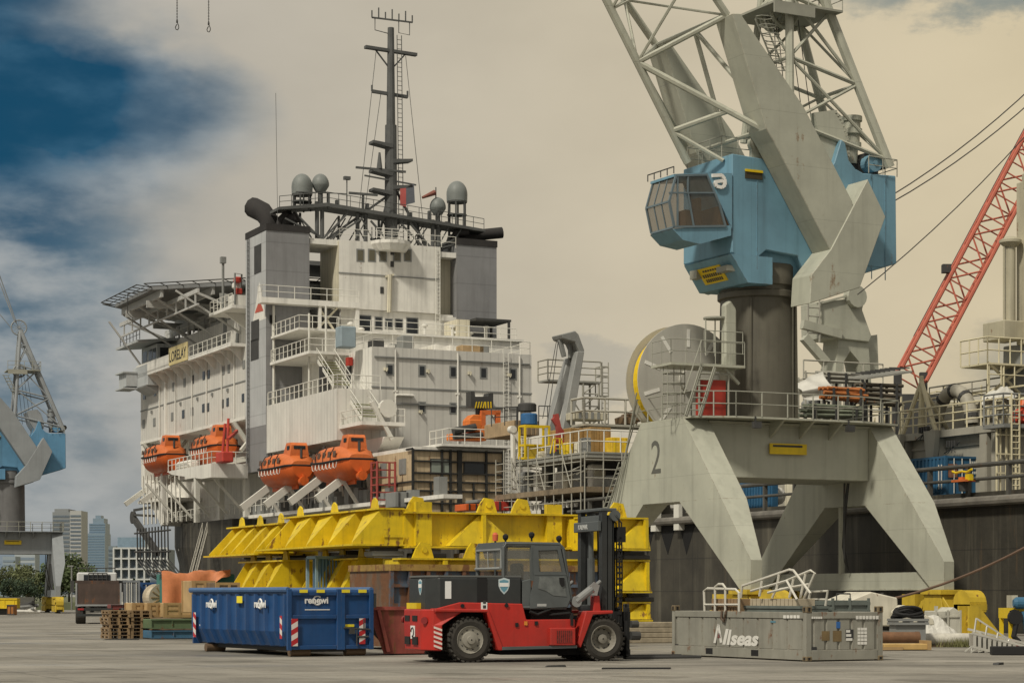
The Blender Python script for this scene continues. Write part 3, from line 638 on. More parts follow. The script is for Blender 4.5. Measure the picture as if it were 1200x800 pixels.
# platform with red life-saving gear beside the funnel
q=MB(); q.box(-1.2,114.2,28.55,2,121.5,28.85); q.prism([(2,26.6),(2,28.5),(-.8,28.5)],'y',117.7,117.9); q.build('side_platform',m_whp,ship)
q=MB(); q.rail([(2,121.4,28.85),(-1.1,121.4,28.85),(-1.1,114.4,28.85)],1.1,1.1,.04); q.build('railing',m_rail,ship)
q=MB(); q.box(-.6,115.6,28.86,.8,117.2,30.0); q.build('foam_monitor_base',m_whp,ship)
for (dy,z,mm) in ((.0,30.4,m_red),(.7,31.,m_whp),(.2,31.5,m_red)):
    q=MB(); q.box(-.35,116+dy-.3,z-.28,.35,116+dy+.3,z+.26); q.build('foam_monitor',mm,ship,bevel=.1)
q=MB(); q.path([(-.5,115.5,28.9),(-.5,115.5,32),(.3,115.9,32),(.3,116.3,29)],.09,6); q.tube((-.6,118.9,28.9),(-.6,118.9,33.4),.13,8); q.box(-.85,118.65,33.4,-.35,119.15,34.0); q.build('signal_post',m_gr,ship)
q=MB(); q.path([(*oc[4],zd),(oc[4][0]-1.6,oc[4][1]+3,zd-.1),(oc[4][0]-1.6,oc[4][1]+3.1,zd-2),(oc[4][0]-1.4,oc[4][1]+2,zd-2.6)],.05,5); q.build('drain_hose',m_dk,ship)
# ---- mast, antenna platform and domes
mx,my=12.7,109.
mt=MB(); mt.tube((mx,my,34.5),(mx,my,46.5),.62,12,.55); mt.tube((mx,my,46.5),(mx,my,56.2),.42,10,.3); mast=mt.build('mast',m_mast,ship); mast.scale=(1,1,.945); mast.location=(0,0,34.5*.055)
q=MB()
q.bar((mx-1.9,my,57.),(mx+2.2,my,57.),.14)
for k in range(7): x=mx-1.9+k*.68; q.tube((x,my,57),(x,my,57.7+.35*(k%2)),.07,5)
q.path([(mx-1.6,my,57),(mx-1.6,my,55.8),(mx-.2,my,55.6)],.05,4); q.path([(mx+.8,my,57),(mx+.8,my,55.8),(mx+1.9,my,55.7),(mx+1.9,my,57)],.05,4)
q.bar((mx-2.6,my,54.),(mx+2.6,my,53.8),.5,.28); q.bar((mx-1.6,my,53.9),(mx,my,52),.12); q.bar((mx+1.6,my,53.9),(mx,my,52),.12)
q.bar((mx-1.9,my,49.7),(mx+1.7,my,49.5),.3,.3); q.tube((mx-1.9,my,49.7),(mx-1.9,my,50.3),.1,5); q.tube((mx+1.7,my,49.5),(mx+1.7,my,50.1),.1,5)
q.build('yard_arm',m_mast,mast)
q=MB()
for z,l,rr in ((44.4,-1,0),(42.9,1,0),(41.6,-1,1),(39.7,-1,0),(40.3,1,0)):
    q.prism([(mx,z-.25),(mx+l*2.,z+.1),(mx+l*2.,z+.35),(mx,z+.15)],'y',my-.6,my+.6)
q.bar((mx-3.7,my-.5,41.9),(mx+1.3,my-.5,41.9),.18,.2); q.bar((mx-2.8,my-.4,41.2),(mx+2.4,my-.4,40.7),.14)
q.tube((mx-1.3,my-.4,42),(mx-1.3,my-.4,43.6),.3,8,.1)
q.build('radar_platform',m_mast,mast)
q=MB(); q.ladder((mx+.75,my-.2,35),(mx+.55,my-.2,55.5),(.45,0,0),.45,.03); q.build('mast_ladder',m_mast,mast)
q=MB(); q.bar((mx-.4,my,39.4),(mx-6.4,my,34.7),.22); q.bar((mx+.4,my,40.3),(mx+3.6,my,34.7),.2); q.bar((mx,my+.4,40),(mx,my+4,34.6),.2); q.build('mast_stay',m_mast,mast)
q=MB(); 
for a,bb in (((mx-1.5,my,53.6),(mx-3.4,my,36)),((mx+1.5,my,53.6),(mx+3.4,my,36)),((mx-1.,my,49.6),(mx-2.6,my,38))): q.tube(a,bb,.03,4)
q.build('halyard',m_mast,mast)
q=MB(); q.box(mx+1.4,my-.6,38.9,mx+1.45,my-.58,38.92)
fl=MB(); fl.quad((mx+.7,my-.6,38.5),(mx+1.3,my-.6,38.4),(mx+1.3,my-.6,40.3),(mx+.7,my-.6,40.2)); fl.build('flag',M('flag_red',(.45,.10,.09),bump=0),mast); fl=MB(); fl.quad((mx+1.3,my-.6,38.6),(mx+2.2,my-.6,38.9),(mx+2.1,my-.6,40.8),(mx+1.3,my-.6,40.3)); fl.build('flag',M('flag_dark',(.12,.13,.15),bump=0),mast)
fl=MB(); fl.tube((mx+4.6,my,34.6),(mx+4.6,my,40.4),.06,5); fp=fl.build('windsock_pole',m_mast,ship); fl=MB(); fl.tube((mx+4.5,my,39.9),(mx+3.2,my,39.3),.26,8,.12); fl.build('windsock',M('windsock_red',(.20,.07,.05),bump=0),fp)
# antenna platform
pl=MB()
pl.prism([(1.3,36.9),(1.3,37.15),(6,37.9),(17.5,37.0),(22,36.6),(22,36.35),(17.5,36.7),(6,37.55)],'y',108,110.6)
for x in (5.2,5.7,9.2,10,13.,16.8,17.4): pl.tube((x,108.6,34.5),(x,108.6,37.2),.2,7)
for a,bb in (((2,108.3,36.2),(5.4,108.3,34.8)),((3.4,108.3,36.4),(5.4,108.3,34.6)),((8,108.3,37),(5.7,108.3,34.6)),((9.6,108.3,36.8),(6.4,108.3,34.6)),((10.4,108.3,36.6),(12.4,108.3,34.6)),((13.4,108.3,36.6),(15.6,108.3,34.6)),((14.4,108.3,36.6),(16.4,108.3,34.6)),((20.6,108.3,35.5),(17.6,108.3,34.6)),((19,108.3,35.5),(17,108.3,34.6))): pl.bar(a,bb,.16)
pl.build('antenna_platform',m_mast,ship)
q=MB(); q.rail([(1.4,108.1,37.15),(6,108.1,37.9),(17.5,108.1,37.0),(21.9,108.1,36.6)],1.,1.2,.035); q.tube((1.2,108,35),(1.0,108,47.5),.022,4); q.tube((8.,108.2,37),(8.,108.2,40.2),.06,5); q.box(7.7,108,40.2,8.3,108.4,40.5); q.tube((6.2,108.2,37.4),(6.2,108.2,38.8),.14,5); q.bar((3,108.2,38.7),(8,108.2,38.9),.08); q.tube((17.2,108.2,36.5),(17.2,108.2,38),.09,5); q.build('antenna_whip',m_mast,ship)
m_dome=M('radome_grey',(.17,.185,.175),var=.1,streak=.2,bump=.05,rough=.55)
def dome(px_,py_,rpx,zb,nlegs,conic,zf):
    p=S.ony(px_,py_,109.3); r=rpx*.0795; z=p[2]
    d=MB(); prof=[(r*.98,-r*1.0),(r,-r*.3)]+[(r*math.cos(t),-r*.3+r*1.25*math.sin(t)) for t in [k*math.pi/2/8 for k in range(1,9)]]
    if conic: prof=[(r*.55,-r*1.15),(r*.98,-r*.45)]+prof[1:]
    d.lathe(prof,(p[0],109.3,z),n=20); o=d.build('radome',m_dome,ship,smooth=True)
    l=MB()
    if nlegs>1:
        for k in range(6): a=k*math.pi/3; l.tube((p[0]+math.cos(a)*r*.85,109.3+math.sin(a)*r*.85,zb),(p[0]+math.cos(a)*r*.85,109.3+math.sin(a)*r*.85,z-r),.09,5)
        l.lathe([(r*.95,0),(r*.95,.12)],(p[0],109.3,z-r-.12),n=16); l.lathe([(r*.95,0),(r*.95,.08)],(p[0],109.3,(zb+z-r)/2),n=16)
    else: l.tube((p[0],109.3,zb),(p[0],109.3,z-r*1.1),.25,8)
    l.build('radome_stand',m_mast,o)
dome(354,215.5,12.3,37.2,6,False,0); dome(375.5,213.5,10.2,37.6,1,True,0); dome(535.5,224,12.7,36.6,6,False,0); dome(513,240.5,9.8,36.8,1,True,0)
# ---- stairways on the side
def stairs(p,q,wv,name='stairway',m=None,parent=ship,n=10,tm=m_grn,rl=1.0,cat=None):
    P,Q,wv=Vector(p),Vector(q),Vector(wv); st=MB()
    st.bar(P,Q,.06,.28); st.bar(P+wv,Q+wv,.06,.28)
    hu=Vector((0,0,rl))
    for a in (P,P+wv):
        b_=a+(Q-P); st.tube(a+hu,b_+hu,.035,5); st.tube(a+hu*.5,b_+hu*.5,.025,4)
        for k in range(4): c=a.lerp(b_,k/3); st.tube(c,c+hu,.03,4)
    o=st.build(name,m or m_rail,parent); tr=MB(); d=(Q-P); d.z=0; d=d.normalized()*.13
    for k in range(1,n): c=P.lerp(Q,k/n); tr.obox(c+wv*.5,wv*.5,d,(0,0,.03))
    tr.build('treads',tm,o); return o
stairs(S.onx(371,421,1.2),S.onx(391,453,1.2),(1.6,0,0)); stairs(S.onx(401,456,1.2),S.onx(424,491,1.2),(1.7,0,0))
q=MB(); q.box(.2,84,15.5,4,99,15.8); q.prism([(84,14.6),(99,14.6),(97,13.2),(86,13.2)],'x',2.2,3.9); q.build('boat_deck_roof',m_whp,ship)
q=MB(); q.rail([(.3,99,15.8),(.3,84.1,15.8),(4,84.1,15.8)],1.1,1.2,.04); q.build('railing',m_rail,ship)
q=MB(); q.box(.9,96.,18.92,1.9,96.1,21.4); q.build('door',m_dk,ship)
for (a,t0,c,b_) in ((406,430,411,455),(391,469,399,492)):
    A=S.onx(a,t0,3.9);B=S.onx(c,b_,3.9); q=MB(); q.box(3.9,min(A[1],B[1]),B[2],3.97,max(A[1],B[1]),A[2]); q.build('door',m_dk,ship)
for a,t0 in ((392.5,463),(408,423.5)):
    A=S.onx(a,t0,3.6); q=MB(); q.box(3.5,A[1]-.35,A[2]-.35,3.9,A[1]+.35,A[2]+.35); q.build('lifebuoy_box',m_red,ship)
win('y',91.5,425,499,439,510,m_dk)
# decks between tower and stairs (recess beside the funnel)
q=MB(); q.box(.3,97,22.6,4,107.6,22.85); q.box(.4,100,25.0,4.3,107.6,25.2); q.box(3.4,101,18.95,4.25,107.6,25); q.build('side_deck',m_whp,ship)
q=MB(); q.rail([(.4,107.5,22.85),(.4,97.2,22.85),(4,97.2,22.85)],1.1,1.2,.04); q.rail([(.5,107.5,25.2),(.5,100.1,25.2),(4.2,100.1,25.2)],1.1,1.2,.04); q.build('railing',m_rail,ship)
q=MB(); q.tube((1.2,99.5,18.9),(1.2,99.5,26.4),.1,6); q.tube((2.4,98.5,18.9),(2.4,98.5,27),.1,6); q.tube((.6,107.4,14),(.6,107.4,28),.12,6); q.build('standpipe',m_rail,ship)
# ---- boat deck: platforms, davits, hull recess
q=MB(); q.prism([(113,13.9),(127.8,13.9),(126,13.5),(116,12.6),(113,12.6)],'x',-3.6,-.02); q.box(-.02,113,13.5,3.5,138,13.9); q.build('boat_platform',m_whp,ship)
q=MB(); q.rail([(-3.5,127.6,13.9),(-3.5,113.1,13.9)],1.1,1.3,.045); q.rail([(-3.5,113.1,13.9),(0,113.1,13.9)],1.1,1.2,.045); q.build('railing',m_rail,ship)
q=MB()
for y in (115,120,126,132,137): q.bar((-3.2,y,13.2),(.2,y,9.5),.22)
for y in (114,122,130): q.box(-.1,y-.35,9,.35,y+.35,14)
q.build('platform_brace',m_rail,ship)
q=MB(); q.box(-.6,139,11.6,3.5,149.8,11.9); q.box(-1.1,138.3,9.,-.5,139.,18.3); q.build('boat_platform',m_whp,ship)
q=MB(); q.rail([(-.5,139,11.9),(-.5,149,11.9)],1.1,1.2,.045); q.rail([(.2,92,9.6),(.2,142,9.2)],1.1,1.6,.045); q.build('railing',m_rail,ship)
for (a,t0,c,b_) in ((255,520,270,542),(262,505,274,545)):
    pass
q=MB(); p=S.onx(262,540,-2.6); q.box(-3.1,p[1]-1.2,13.92,-2.0,p[1]+1.0,14.9); q.build('winch_house',m_red,ship,bevel=.1)
q=MB(); q.tube((-2.6,p[1]-1.0,13.9),(-2.2,p[1]-.2,18.0),.13,8); q.tube((-2.6,p[1]+.6,13.9),(-2.2,p[1]+.8,17.6),.13,8); q.bar((-2.7,p[1]-1.7,16),(-1,p[1]+1,17),.25); q.build('red_crane_arm',m_red,ship)
q=MB(); q.box(-3.,122.4,13.92,-1.8,127,14.8); q.build('raft_canister',m_whp,ship,bevel=.25)
# main deck gear seen over the yellow steel: clutter and a painted shade sheet
q=MB(); q.box(-.3,66,8.8,1.2,112,9.1); q.build('main_deck_edge',m_whp,ship)
rr=random.Random(3); q=MB()
for k in range(26):
    y=rr.uniform(68,112); q.box(.2,y-.5,9.1,.9,y+.5,9.1+rr.uniform(.4,1.6))
q.build('deck_gear',m_gr,ship)
q=MB(); q.box(3.2,92,9.0,3.38,112,13.9); q.build('recess_shade_sheet',M('recess_shade',(.05,.05,.045),var=.3),ship)  # dark sheet on the house wall stands in for shade under the boats
for yy in (84.2,90.8,97.2,103.8):
    q=MB(); q.bar((-3.6,yy,9.4),(1.2,yy,13.0),.42,.6); q.bar((-1.4,yy,11.0),(-.1,yy,9.1),.25); q.bar((.6,yy,12.4),(1.2,yy,9.1),.3)
    q.bar((2.9,yy,14.4),(1.1,yy,17.4),.32); q.lathe([(.75,-.25),(.75,.25)],(2.5,yy,16.9),ax=(0,1,0),n=12); q.build('davit',m_rail,ship)
for yy in (117.,124.6,142.6,149.):
    q=MB(); q.bar((-2.2,yy,11.5 if yy>130 else 14),(2.6,yy,15),.4,.5); q.bar((2.8,yy,18.2),(.4,yy-.6,15.4),.3); q.bar((-.2,yy,18.2),(2.4,yy,14.4),.5,.4); q.build('davit',m_rail,ship)
# bow cage of bent bars, bow boom
q=MB()
for k in range(10):
    y=141-k*1.35; x=-1.2+.05*k; q.path([(x,y+4.5,14.4),(x,y+4,9.2)],.09,5)
q.build('bow_cage_upper',m_rail,ship)
q=MB()
for k in range(11):
    y=149-k*1.2; x=-.9; q.path([(x,y,8.9),(x,y-.2,5.4),(x+.6,y-2.6,3.9),(x+2.2,y-6.,2.5),(x+3.0,y-7.5,.8)],.085,5)
q.path([(-.9,150,8.4),(-.9,136,8.4)],.1,5); q.path([(-.9,150,6.4),(-.9,136,6.2)],.1,5); q.build('bow_cage',m_dk,ship)
q=MB(); a=S.onx(156,606,1.);b_=S.onx(185,648,1.); q.bar(a,b_,.5,.6); q.bar((a[0],a[1],a[2]+.3),(1.5,141,9.9),.25); q.lathe([(.7,-.2),(.7,.2)],a,ax=(1,0,0),n=12); q.bar((a[0],a[1]-.5,a[2]+.8),(1,147,a[2]+.9),.25); q.build('bow_boom',m_dk,ship)
# ---- right-hand deckhouse and aft deck
A=S.onx(1056,490,2.2); B=S.onx(1166,478,2.2)
m_bg=M('deckhouse_beige',(.33,.315,.26),var=.1,streak=.35,rust=.12,sc=.7)
zt=9.85; ya=S.onx(1170,500,2.2)[1]; yb=S.onx(1057,500,2.2)[1]
q=MB(); q.box(2.5,ya,6.55,10,yb,zt); q.box(2.0,ya-.1,zt-.35,10,yb+.2,zt); 
for pxx in (1060,1099,1155,1169):
    y=S.onx(pxx,500,2.2)[1]; q.box(2.05,y-.28,6.55,2.48,y+.28,zt-.36)
for zz in (7.3,9.0): q.box(2.4,ya,zz,2.48,yb,zz+.12)
q.build('aft_deckhouse',m_bg,ship)
q=MB()
for pxx in (1054,1095):
    y=S.onx(pxx,500,2.0)[1]; q.prism([(y-.5,zt+.0),(y+.5,zt),(y+.1,zt-2.6),(y-.1,zt-2.6)],'x',1.7,1.99)
q.build('gusset',m_bg,ship)
q=MB(); q.rail([(2.1,ya-1,zt),(2.1,yb,zt)],1.2,1.1,.05,(.33,.66)); q.rail([(4.4,ya-1,zt+.8),(4.4,yb+3,zt+.8)],1.2,1.4,.05); q.build('railing',M('rail_cream',(.55,.50,.34),var=.08,bump=0),ship)
p=S.onx(1080,455,2.4); q=MB(); q.tube((2.4,p[1],zt),(2.4,p[1],zt+2.9),.2,8,.1)
for d in (-1.6,1.2): q.tube((2.1,p[1]+d,zt),(2.4,p[1],zt+2.6),.12,7)
q.tube((4.2,p[1],zt),(2.4,p[1],zt+2.4),.1,7); q.build('tripod_post',_mc['rail_cream'],ship)
# fender arch: half ring of grey rubber on the roof
p=S.onx(1118,470,3.6); q=MB(); arc=[(3.6,p[1]+1.45*math.cos(t),zt+.35+1.75*math.sin(t)) for t in [k*math.pi/14 for k in range(15)]]; q.path(arc,.34,12); q.build('hose_arch',M('arch_grey',(.34,.32,.26),var=.3),ship,smooth=True)
q=MB(); 
for k in range(1,15,3): 
    q.lathe([(.37,-.10),(.37,.10)],arc[k],ax=(0,-math.sin(k*math.pi/14),math.cos(k*math.pi/14)),n=10)
q.build('arch_band',m_dk,ship)
q=MB(); 
for (pxx,pyy,s) in ((1085,502,.5),(1118,518,.4)):
    p=S.onx(pxx,pyy,1.9); 
    for i in range(4): a=(1.9,p[1]-.5+.3*i,p[2]); q.tube(a,(1.9,p[1]+.8-.3*i,p[2]-.5),.03,4); q.box(1.8,p[1]-.2+.2*i,p[2]-.2,2.0,p[1]-.1+.2*i,p[2]+.1)
q.build('wall_lamp',m_dk,ship)
# ================================================================== portal cranes
m_cg=M('crane_grey',(.40,.405,.33),var=.08,streak=.24,rust=.07,dirt=.13,rustcol=(.16,.085,.035),edge=.05,seams=(('z',2.35,.02,.35),),sc=.55,bump=.1,rough=.55)
m_cgd=M('crane_column',(.105,.098,.074),var=.12,streak=.55,dirt=.3,sc=.6)
m_cb=M('crane_blue',(.145,.285,.37),edge=.05,seams=(('x',1.9,.018,.3),),var=.08,streak=.30,rust=.05,dirt=.12,sc=.7,rough=.5)
m_cr=M('crane_rail',(.29,.29,.24),var=.1,bump=0)
m_by=M('bogie_yellow',edge=.03,rgb=(.52,.37,.03),var=.15,streak=.3,rust=.2,dirt=.25)
m_glass=M('cab_glass',(.13,.115,.085),rough=.08,var=.1,bump=0,alpha=.5,spec=.6)
m_int=M('cab_interior',(.10,.05,.02),var=.4,bump=0)
CB=Fr(11.55,100,25); CU=Fr(11.55,100,28)
crane=thing('portal_crane','large grey portal crane marked 2 with a blue machinery house in the foreground','crane',fr=CB)
def part(mb,name,m,parent=crane,up=False,**k):
    o=mb.build(name,m,parent,**k)
    if up: o.rotation_euler=(0,0,R(3))
    return o
def aframe(x0,t0,t1,name):
    def solid(pts):
        f=lambda z: t0 if z>=5.92 else t1+(t0-t1)*max(0,(z-3.2))/(5.92-3.2)
        q.loft([(x0,y,z) for y,z in pts],[(x0+f(z),y,z) for y,z in pts])
    q=MB(); solid([(-2,9.65),(2,9.65),(5.38,5.92),(1.7,5.92),(-1.7,5.92),(-5.38,5.92)])
    for s in (1,-1):
        solid([(s*1.7,5.92),(s*5.38,5.92),(s*7.85,3.2),(s*5.29,3.2)]); solid([(s*5.29,3.2),(s*7.85,3.2),(s*7.85,1.95),(s*6.94,1.95)])
    return part(q,name,m_cg)
F1=aframe(-5.2,1.3,.55,'portal_frame'); F2=aframe(4.8,1.3,.55,'portal_frame')
q=MB(); q.box(-3.898,-2,7.05,4.798,2,9.6); q.box(-3.898,-2.12,9.5,4.798,2.1,9.62); part(q,'cross_girder',m_cg,bevel=.03)
q=MB(); q.box(4.95,-6.9,1.98,5.25,6.9,2.75); q.box(4.85,-6.9,1.93,5.35,6.9,1.98); tb=part(q,'tie_beam',m_cg)
q=MB(); q.tube((5.05,.6,2.7),(5.05,.6,7.0),.16,8); part(q,'drain_pipe',m_cg)
q=MB(); q.path([(4.4,-.9,7),(4.3,-.8,5.6),(4.6,-.2,4.0),(5,0,2.8)],.07,6); q.path([(4.2,-.9,7),(4.1,-1,5),(4.4,-.6,3.4),(4.8,-.3,2.8)],.05,6); part(q,'hanging_cable',m_dk)
text('2',2.2,M('number_grey',(.10,.10,.085),bump=0),F1,'number',(-5.206,1.0,7.3),(0,-1,0),(0,0,1),ext=.003,sx=.95)
A=CB.ony(902,519,-2.16);B=CB.ony(945,533,-2.16)
q=MB(); q.box(A[0],-2.2,B[2],B[0],-2.125,A[2]); o=part(q,'plate',m_yel); q=MB(); q.box(A[0]+.15,-2.22,A[2]-.16,B[0]-.25,-2.202,A[2]-.07); part(q,'plate_text_line',m_dk,parent=o)
# deck, brackets, handrails
q=MB(); dk=[(-5.1,-2.6),(-3.2,-3.3),(3.6,-3.3),(6.2,-2.4),(6.2,2.6),(3,3.6),(-3,3.6),(-5.1,2.8)]; q.prism(dk,'z',9.652,9.74)
for x in (-.6,1.0,2.6): q.prism([(-3.25,9.65),(-2.02,9.65),(-2.02,8.9)],'x',x-.06,x+.06)
part(q,'deck',m_cg)
q=MB(); q.rail([(*p,9.74) for p in dk+dk[:1]],1.1,1.3,.028,(.5,),.036); part(q,'handrail',m_cr)
# column
q=MB(); q.lathe([(1.86,9.74),(1.80,15.0),(1.78,15.6)],(0,0,0),n=40); part(q,'column',m_cgd,smooth=True)
q=MB(); q.lathe([(1.85,15.45),(1.92,15.5),(1.92,15.75),(1.82,15.8),(1.82,16.0),(1.9,16.05),(1.9,16.9),(1.85,17)],(0,0,0),n=40); part(q,'slewing_ring',m_cgd,smooth=True)
# control room, ladders and small platform left of the column
a=CB.ony(820,444,-1.9);b=CB.ony(851,480,-1.9)
q=MB(); q.box(a[0],-1.9,9.75,b[0],-1.5,a[2]); part(q,'control_box',M('box_red',(.36,.035,.02),var=.12,streak=.2),bevel=.03)
q=MB()
for x in (a[0]-.08,b[0]+.06): q.tube((x,-2.,9.74),(x,-2.,a[2]+.25),.05,6)
q.tube((a[0]-.1,-2.,a[2]+.25),(b[0]+.1,-2.,a[2]+.25),.05,6); q.tube((a[0]-.1,-2.,10.4),(b[0]+.1,-2.,10.4),.03,5); part(q,'control_box_frame',m_cr)
p0=CB.ony(778,434,-1.6); p1=CB.ony(864,430,-1.6); zp=p1[2]
q=MB(); q.box(p0[0],-2.3,zp-.12,p1[0],-.4,zp); q.bar((p1[0]-.9,-1.9,zp-.1),(p1[0]-.1,-1.9,zp-.8),.12); part(q,'landing',m_cg)
q=MB(); q.rail([(p0[0],-2.25,zp),(p1[0],-2.25,zp)],1.05,.7,.022); q.rail([(p0[0],-.5,zp),(p0[0],-2.25,zp)],1.05,.7,.022); xm=CB.ony(822,430,-2)[0]; q.rail([(xm,-2.25,zp+.5),(p1[0]-.1,-2.25,zp+.5)],1.0,.5,.022)
q.lathe([(.55,0),(.55,.08)],(CB.ony(838,373,-1.2)[0],-1.2,CB.ony(838,374,-1.2)[2]),n=14)
for k in range(3): xx=CB.ony(827+k*11,430,-1.2)[0]; q.tube((xx,-1.2,zp+.5),(xx,-1.2,CB.ony(838,374,-1.2)[2]),.035,4)
part(q,'handrail',m_cr)
q=MB(); p=CB.ony(804,487,-2.8); r_=CB.ony(822,430,-2.4); d=(.62,.0,0); q.bar(p,r_,.05,.2); q.bar((p[0]+.7,p[1],p[2]),(r_[0]+.7,r_[1],r_[2]),.05,.2); q.ladder(p,r_,(.7,0,0),.28,.03)
r2=(r_[0]+.25,r_[1],zp+1.6); q.tube((p[0]-.1,p[1],p[2]+1.),(r_[0],r_[1],zp+1),.03,5); part(q,'access_stair',m_cr)
q=MB(); c=CB.ony(790,455,-1.5)
for k in range(5): q.path([(c[0]+.55*math.cos(t),c[1]+.35*math.sin(t),9.9+k*.45) for t in [i*math.pi/5 for i in range(10)]],.025,4,closed=True)
for k in range(5): t=k*1.25; q.tube((c[0]+.55*math.cos(t),c[1]+.35*math.sin(t),9.74),(c[0]+.55*math.cos(t),c[1]+.35*math.sin(t),12.),.025,4)
part(q,'ladder_cage',m_cr)
q=MB(); c=CB.ony(856,392,-1.86); q.prism([(c[0]-.22,c[2]-1.5),(c[0]+.25,c[2]-1.9),(c[0]+.42,c[2]-1.3),(c[0]+.42,c[2]+1.2),(c[0]+.1,c[2]+1.6),(c[0]-.22,c[2]+1.4)],'y',-1.75,-1.35); part(q,'rope_guard',m_cg,bevel=.08)
# cable reel
rc=CB.ony(806,446,1.4); RX,RZ=rc[0],rc[2]; rr_=2.66
q=MB(); q.lathe([(rr_,0),(rr_,.05)],(RX,1.4,RZ),ax=(0,1,0),n=48); q.lathe([(rr_,0),(rr_,.05)],(RX,2.55,RZ),ax=(0,1,0),n=48); q.lathe([(.5,-.25),(.5,1.4)],(RX,1.4,RZ),ax=(0,1,0),n=16); 
reel=part(q,'cable_reel',M('reel_grey',(.44,.43,.38),var=.07,streak=.2,sc=.6))
q=MB(); prof=[(2.05,0.08)]+[(2.3+.03*(k%2),.08+.09*k) for k in range(12)]+[(2.05,1.12)]; q.lathe(prof,(RX,1.4,RZ),ax=(0,1,0),n=48); part(q,'cable',M('cable_yellow',(.62,.43,.01),var=.12,bump=.05),parent=reel)
q=MB()
for k in range(10):
    t=math.radians(17+36*k); c_,s_=math.cos(t),math.sin(t); o=Vector((RX,1.385,RZ)); u=Vector((c_,0,s_)); v=Vector((-s_,0,c_))
    q.obox(o+u*2.0,u*.42,v*.085,Vector((0,.008,0)))
part(q,'reel_marking',M('mark_white',(.75,.74,.68),bump=0),parent=reel)
q=MB(); q.box(RX-.3,1.6,9.74,RX+.3,2.3,RZ); q.bar((RX-1.4,1.9,9.7),(RX,1.9,RZ),.25); part(q,'reel_stand',m_cg)
q=MB(); q.tube((RX-2.4,2.0,RZ-.6),(-5.4,5.4,2.2),.035,5); q.tube((RX-2.3,2.1,RZ-.9),(-5.5,5.9,2.2),.035,5); q.tube((RX-2.2,2.1,RZ-1.2),(-5.6,6.4,2.2),.03,5); part(q,'reel_cable',m_cr,parent=reel)
# bogies
def bogie(x,y,sx):
    q=MB(); q.box(x-.62,y-.75,1.72,x+.62,y+.75,1.94); q.prism([(y-.6,1.72),(y+.6,1.72),(y+.75,1.0),(y-.75,1.0)],'x',x-.5,x+.5); q.prism([(y-2.6,.95),(y+2.6,.95),(y+2.6,.45),(y+1.4,.3),(y-1.4,.3),(y-2.6,.45)],'x',x-.35,x+.35)
    q.box(x-.42,y-2.7,.95,x+.42,y+2.7,1.05)
    for s in (-1,1):
        for k in (0.7,2.1): q.box(x-.5,y+s*k-.45,.18,x-.36,y+s*k+.45,.85); q.box(x+.36,y+s*k-.45,.18,x+.5,y+s*k+.45,.85)
    for s in (-1,1): q.prism([(y+s*.9,1.05),(y+s*1.3,1.05),(y+s*.6,1.7),(y+s*.45,1.7)],'x',x-.45,x-.38)
    b=part(q,'bogie',m_by,bevel=.02)
    q=MB(); q.lathe([(.62,-.45),(.62,.45)],(x,y-2.05,1.3),ax=(1,0,0),n=18); q.box(x-.45,y-2.7,1.05,x+.45,y-1.5,1.3); part(q,'motor_housing',m_by,parent=b)
    q=MB(); q.box(x-.5,y+1.3,1.05,x+.4,y+2.3,1.75); q.tube((x-.1,y+1.2,1.3),(x-.1,y+.6,1.3),.2,8); part(q,'motor_housing',m_by,parent=b)
    for k in (-2.1,-.7,.7,2.1):
        q=MB(); q.lathe([(.36,-.12),(.36,.12)],(x,y+k,.38),ax=(1,0,0),n=18); part(q,'wheel',m_dk,parent=b)
for x in (-4.92,5.07):
    for y in (-7.3,7.3): bogie(x,y,1)
# ------------------------------------------------------------------ slewing upper works (u towards the tail)
def U(pts,y): return CU.xz(pts,y)
hs=U([(858,180),(905,188),(945,206),(968,206),(978,190),(986,163),(991,168),(995,188),(1003,198),(1012,203),(1050,206),(1051,309),(1008,322),(950,336),(935,300),(898,293),(890,300),(888,333),(882,331),(860,297),(858,296)],-2.2)
q=MB(); q.prism(hs,'y',-2.2,1.9); house=part(q,'machinery_house',m_cb,up=True,bevel=.04)
q=MB(); a=CU.ony(889,297,-1.75); b=CU.ony(950,335,-1.75); q.box(a[0],-1.75,b[2],b[0],1.5,a[2]+.2); part(q,'recess',m_cb,up=True)
# sloping box below the cab
a=CU.ony(858,296,-2.2); u0=a[0]; zb=a[2]
q=MB(); zt2=CU.ony(858,300,-2.2)[2]; z3=CU.ony(880,330,-2.2)[2]
q.loft([(u0-.06,-2.22,zt2+.1),(u0-.02,1.8,zt2+.1),(u0+2.2,1.8,zt2+.1),(u0+2.2,-2.22,zt2+.1)],[(u0+.84,-2.22,z3-.05),(u0+.84,1.8,z3-.05),(u0+2.2,1.8,z3-.05),(u0+2.2,-2.22,z3-.05)])
part(q,'sloping_box',m_cb,up=True)
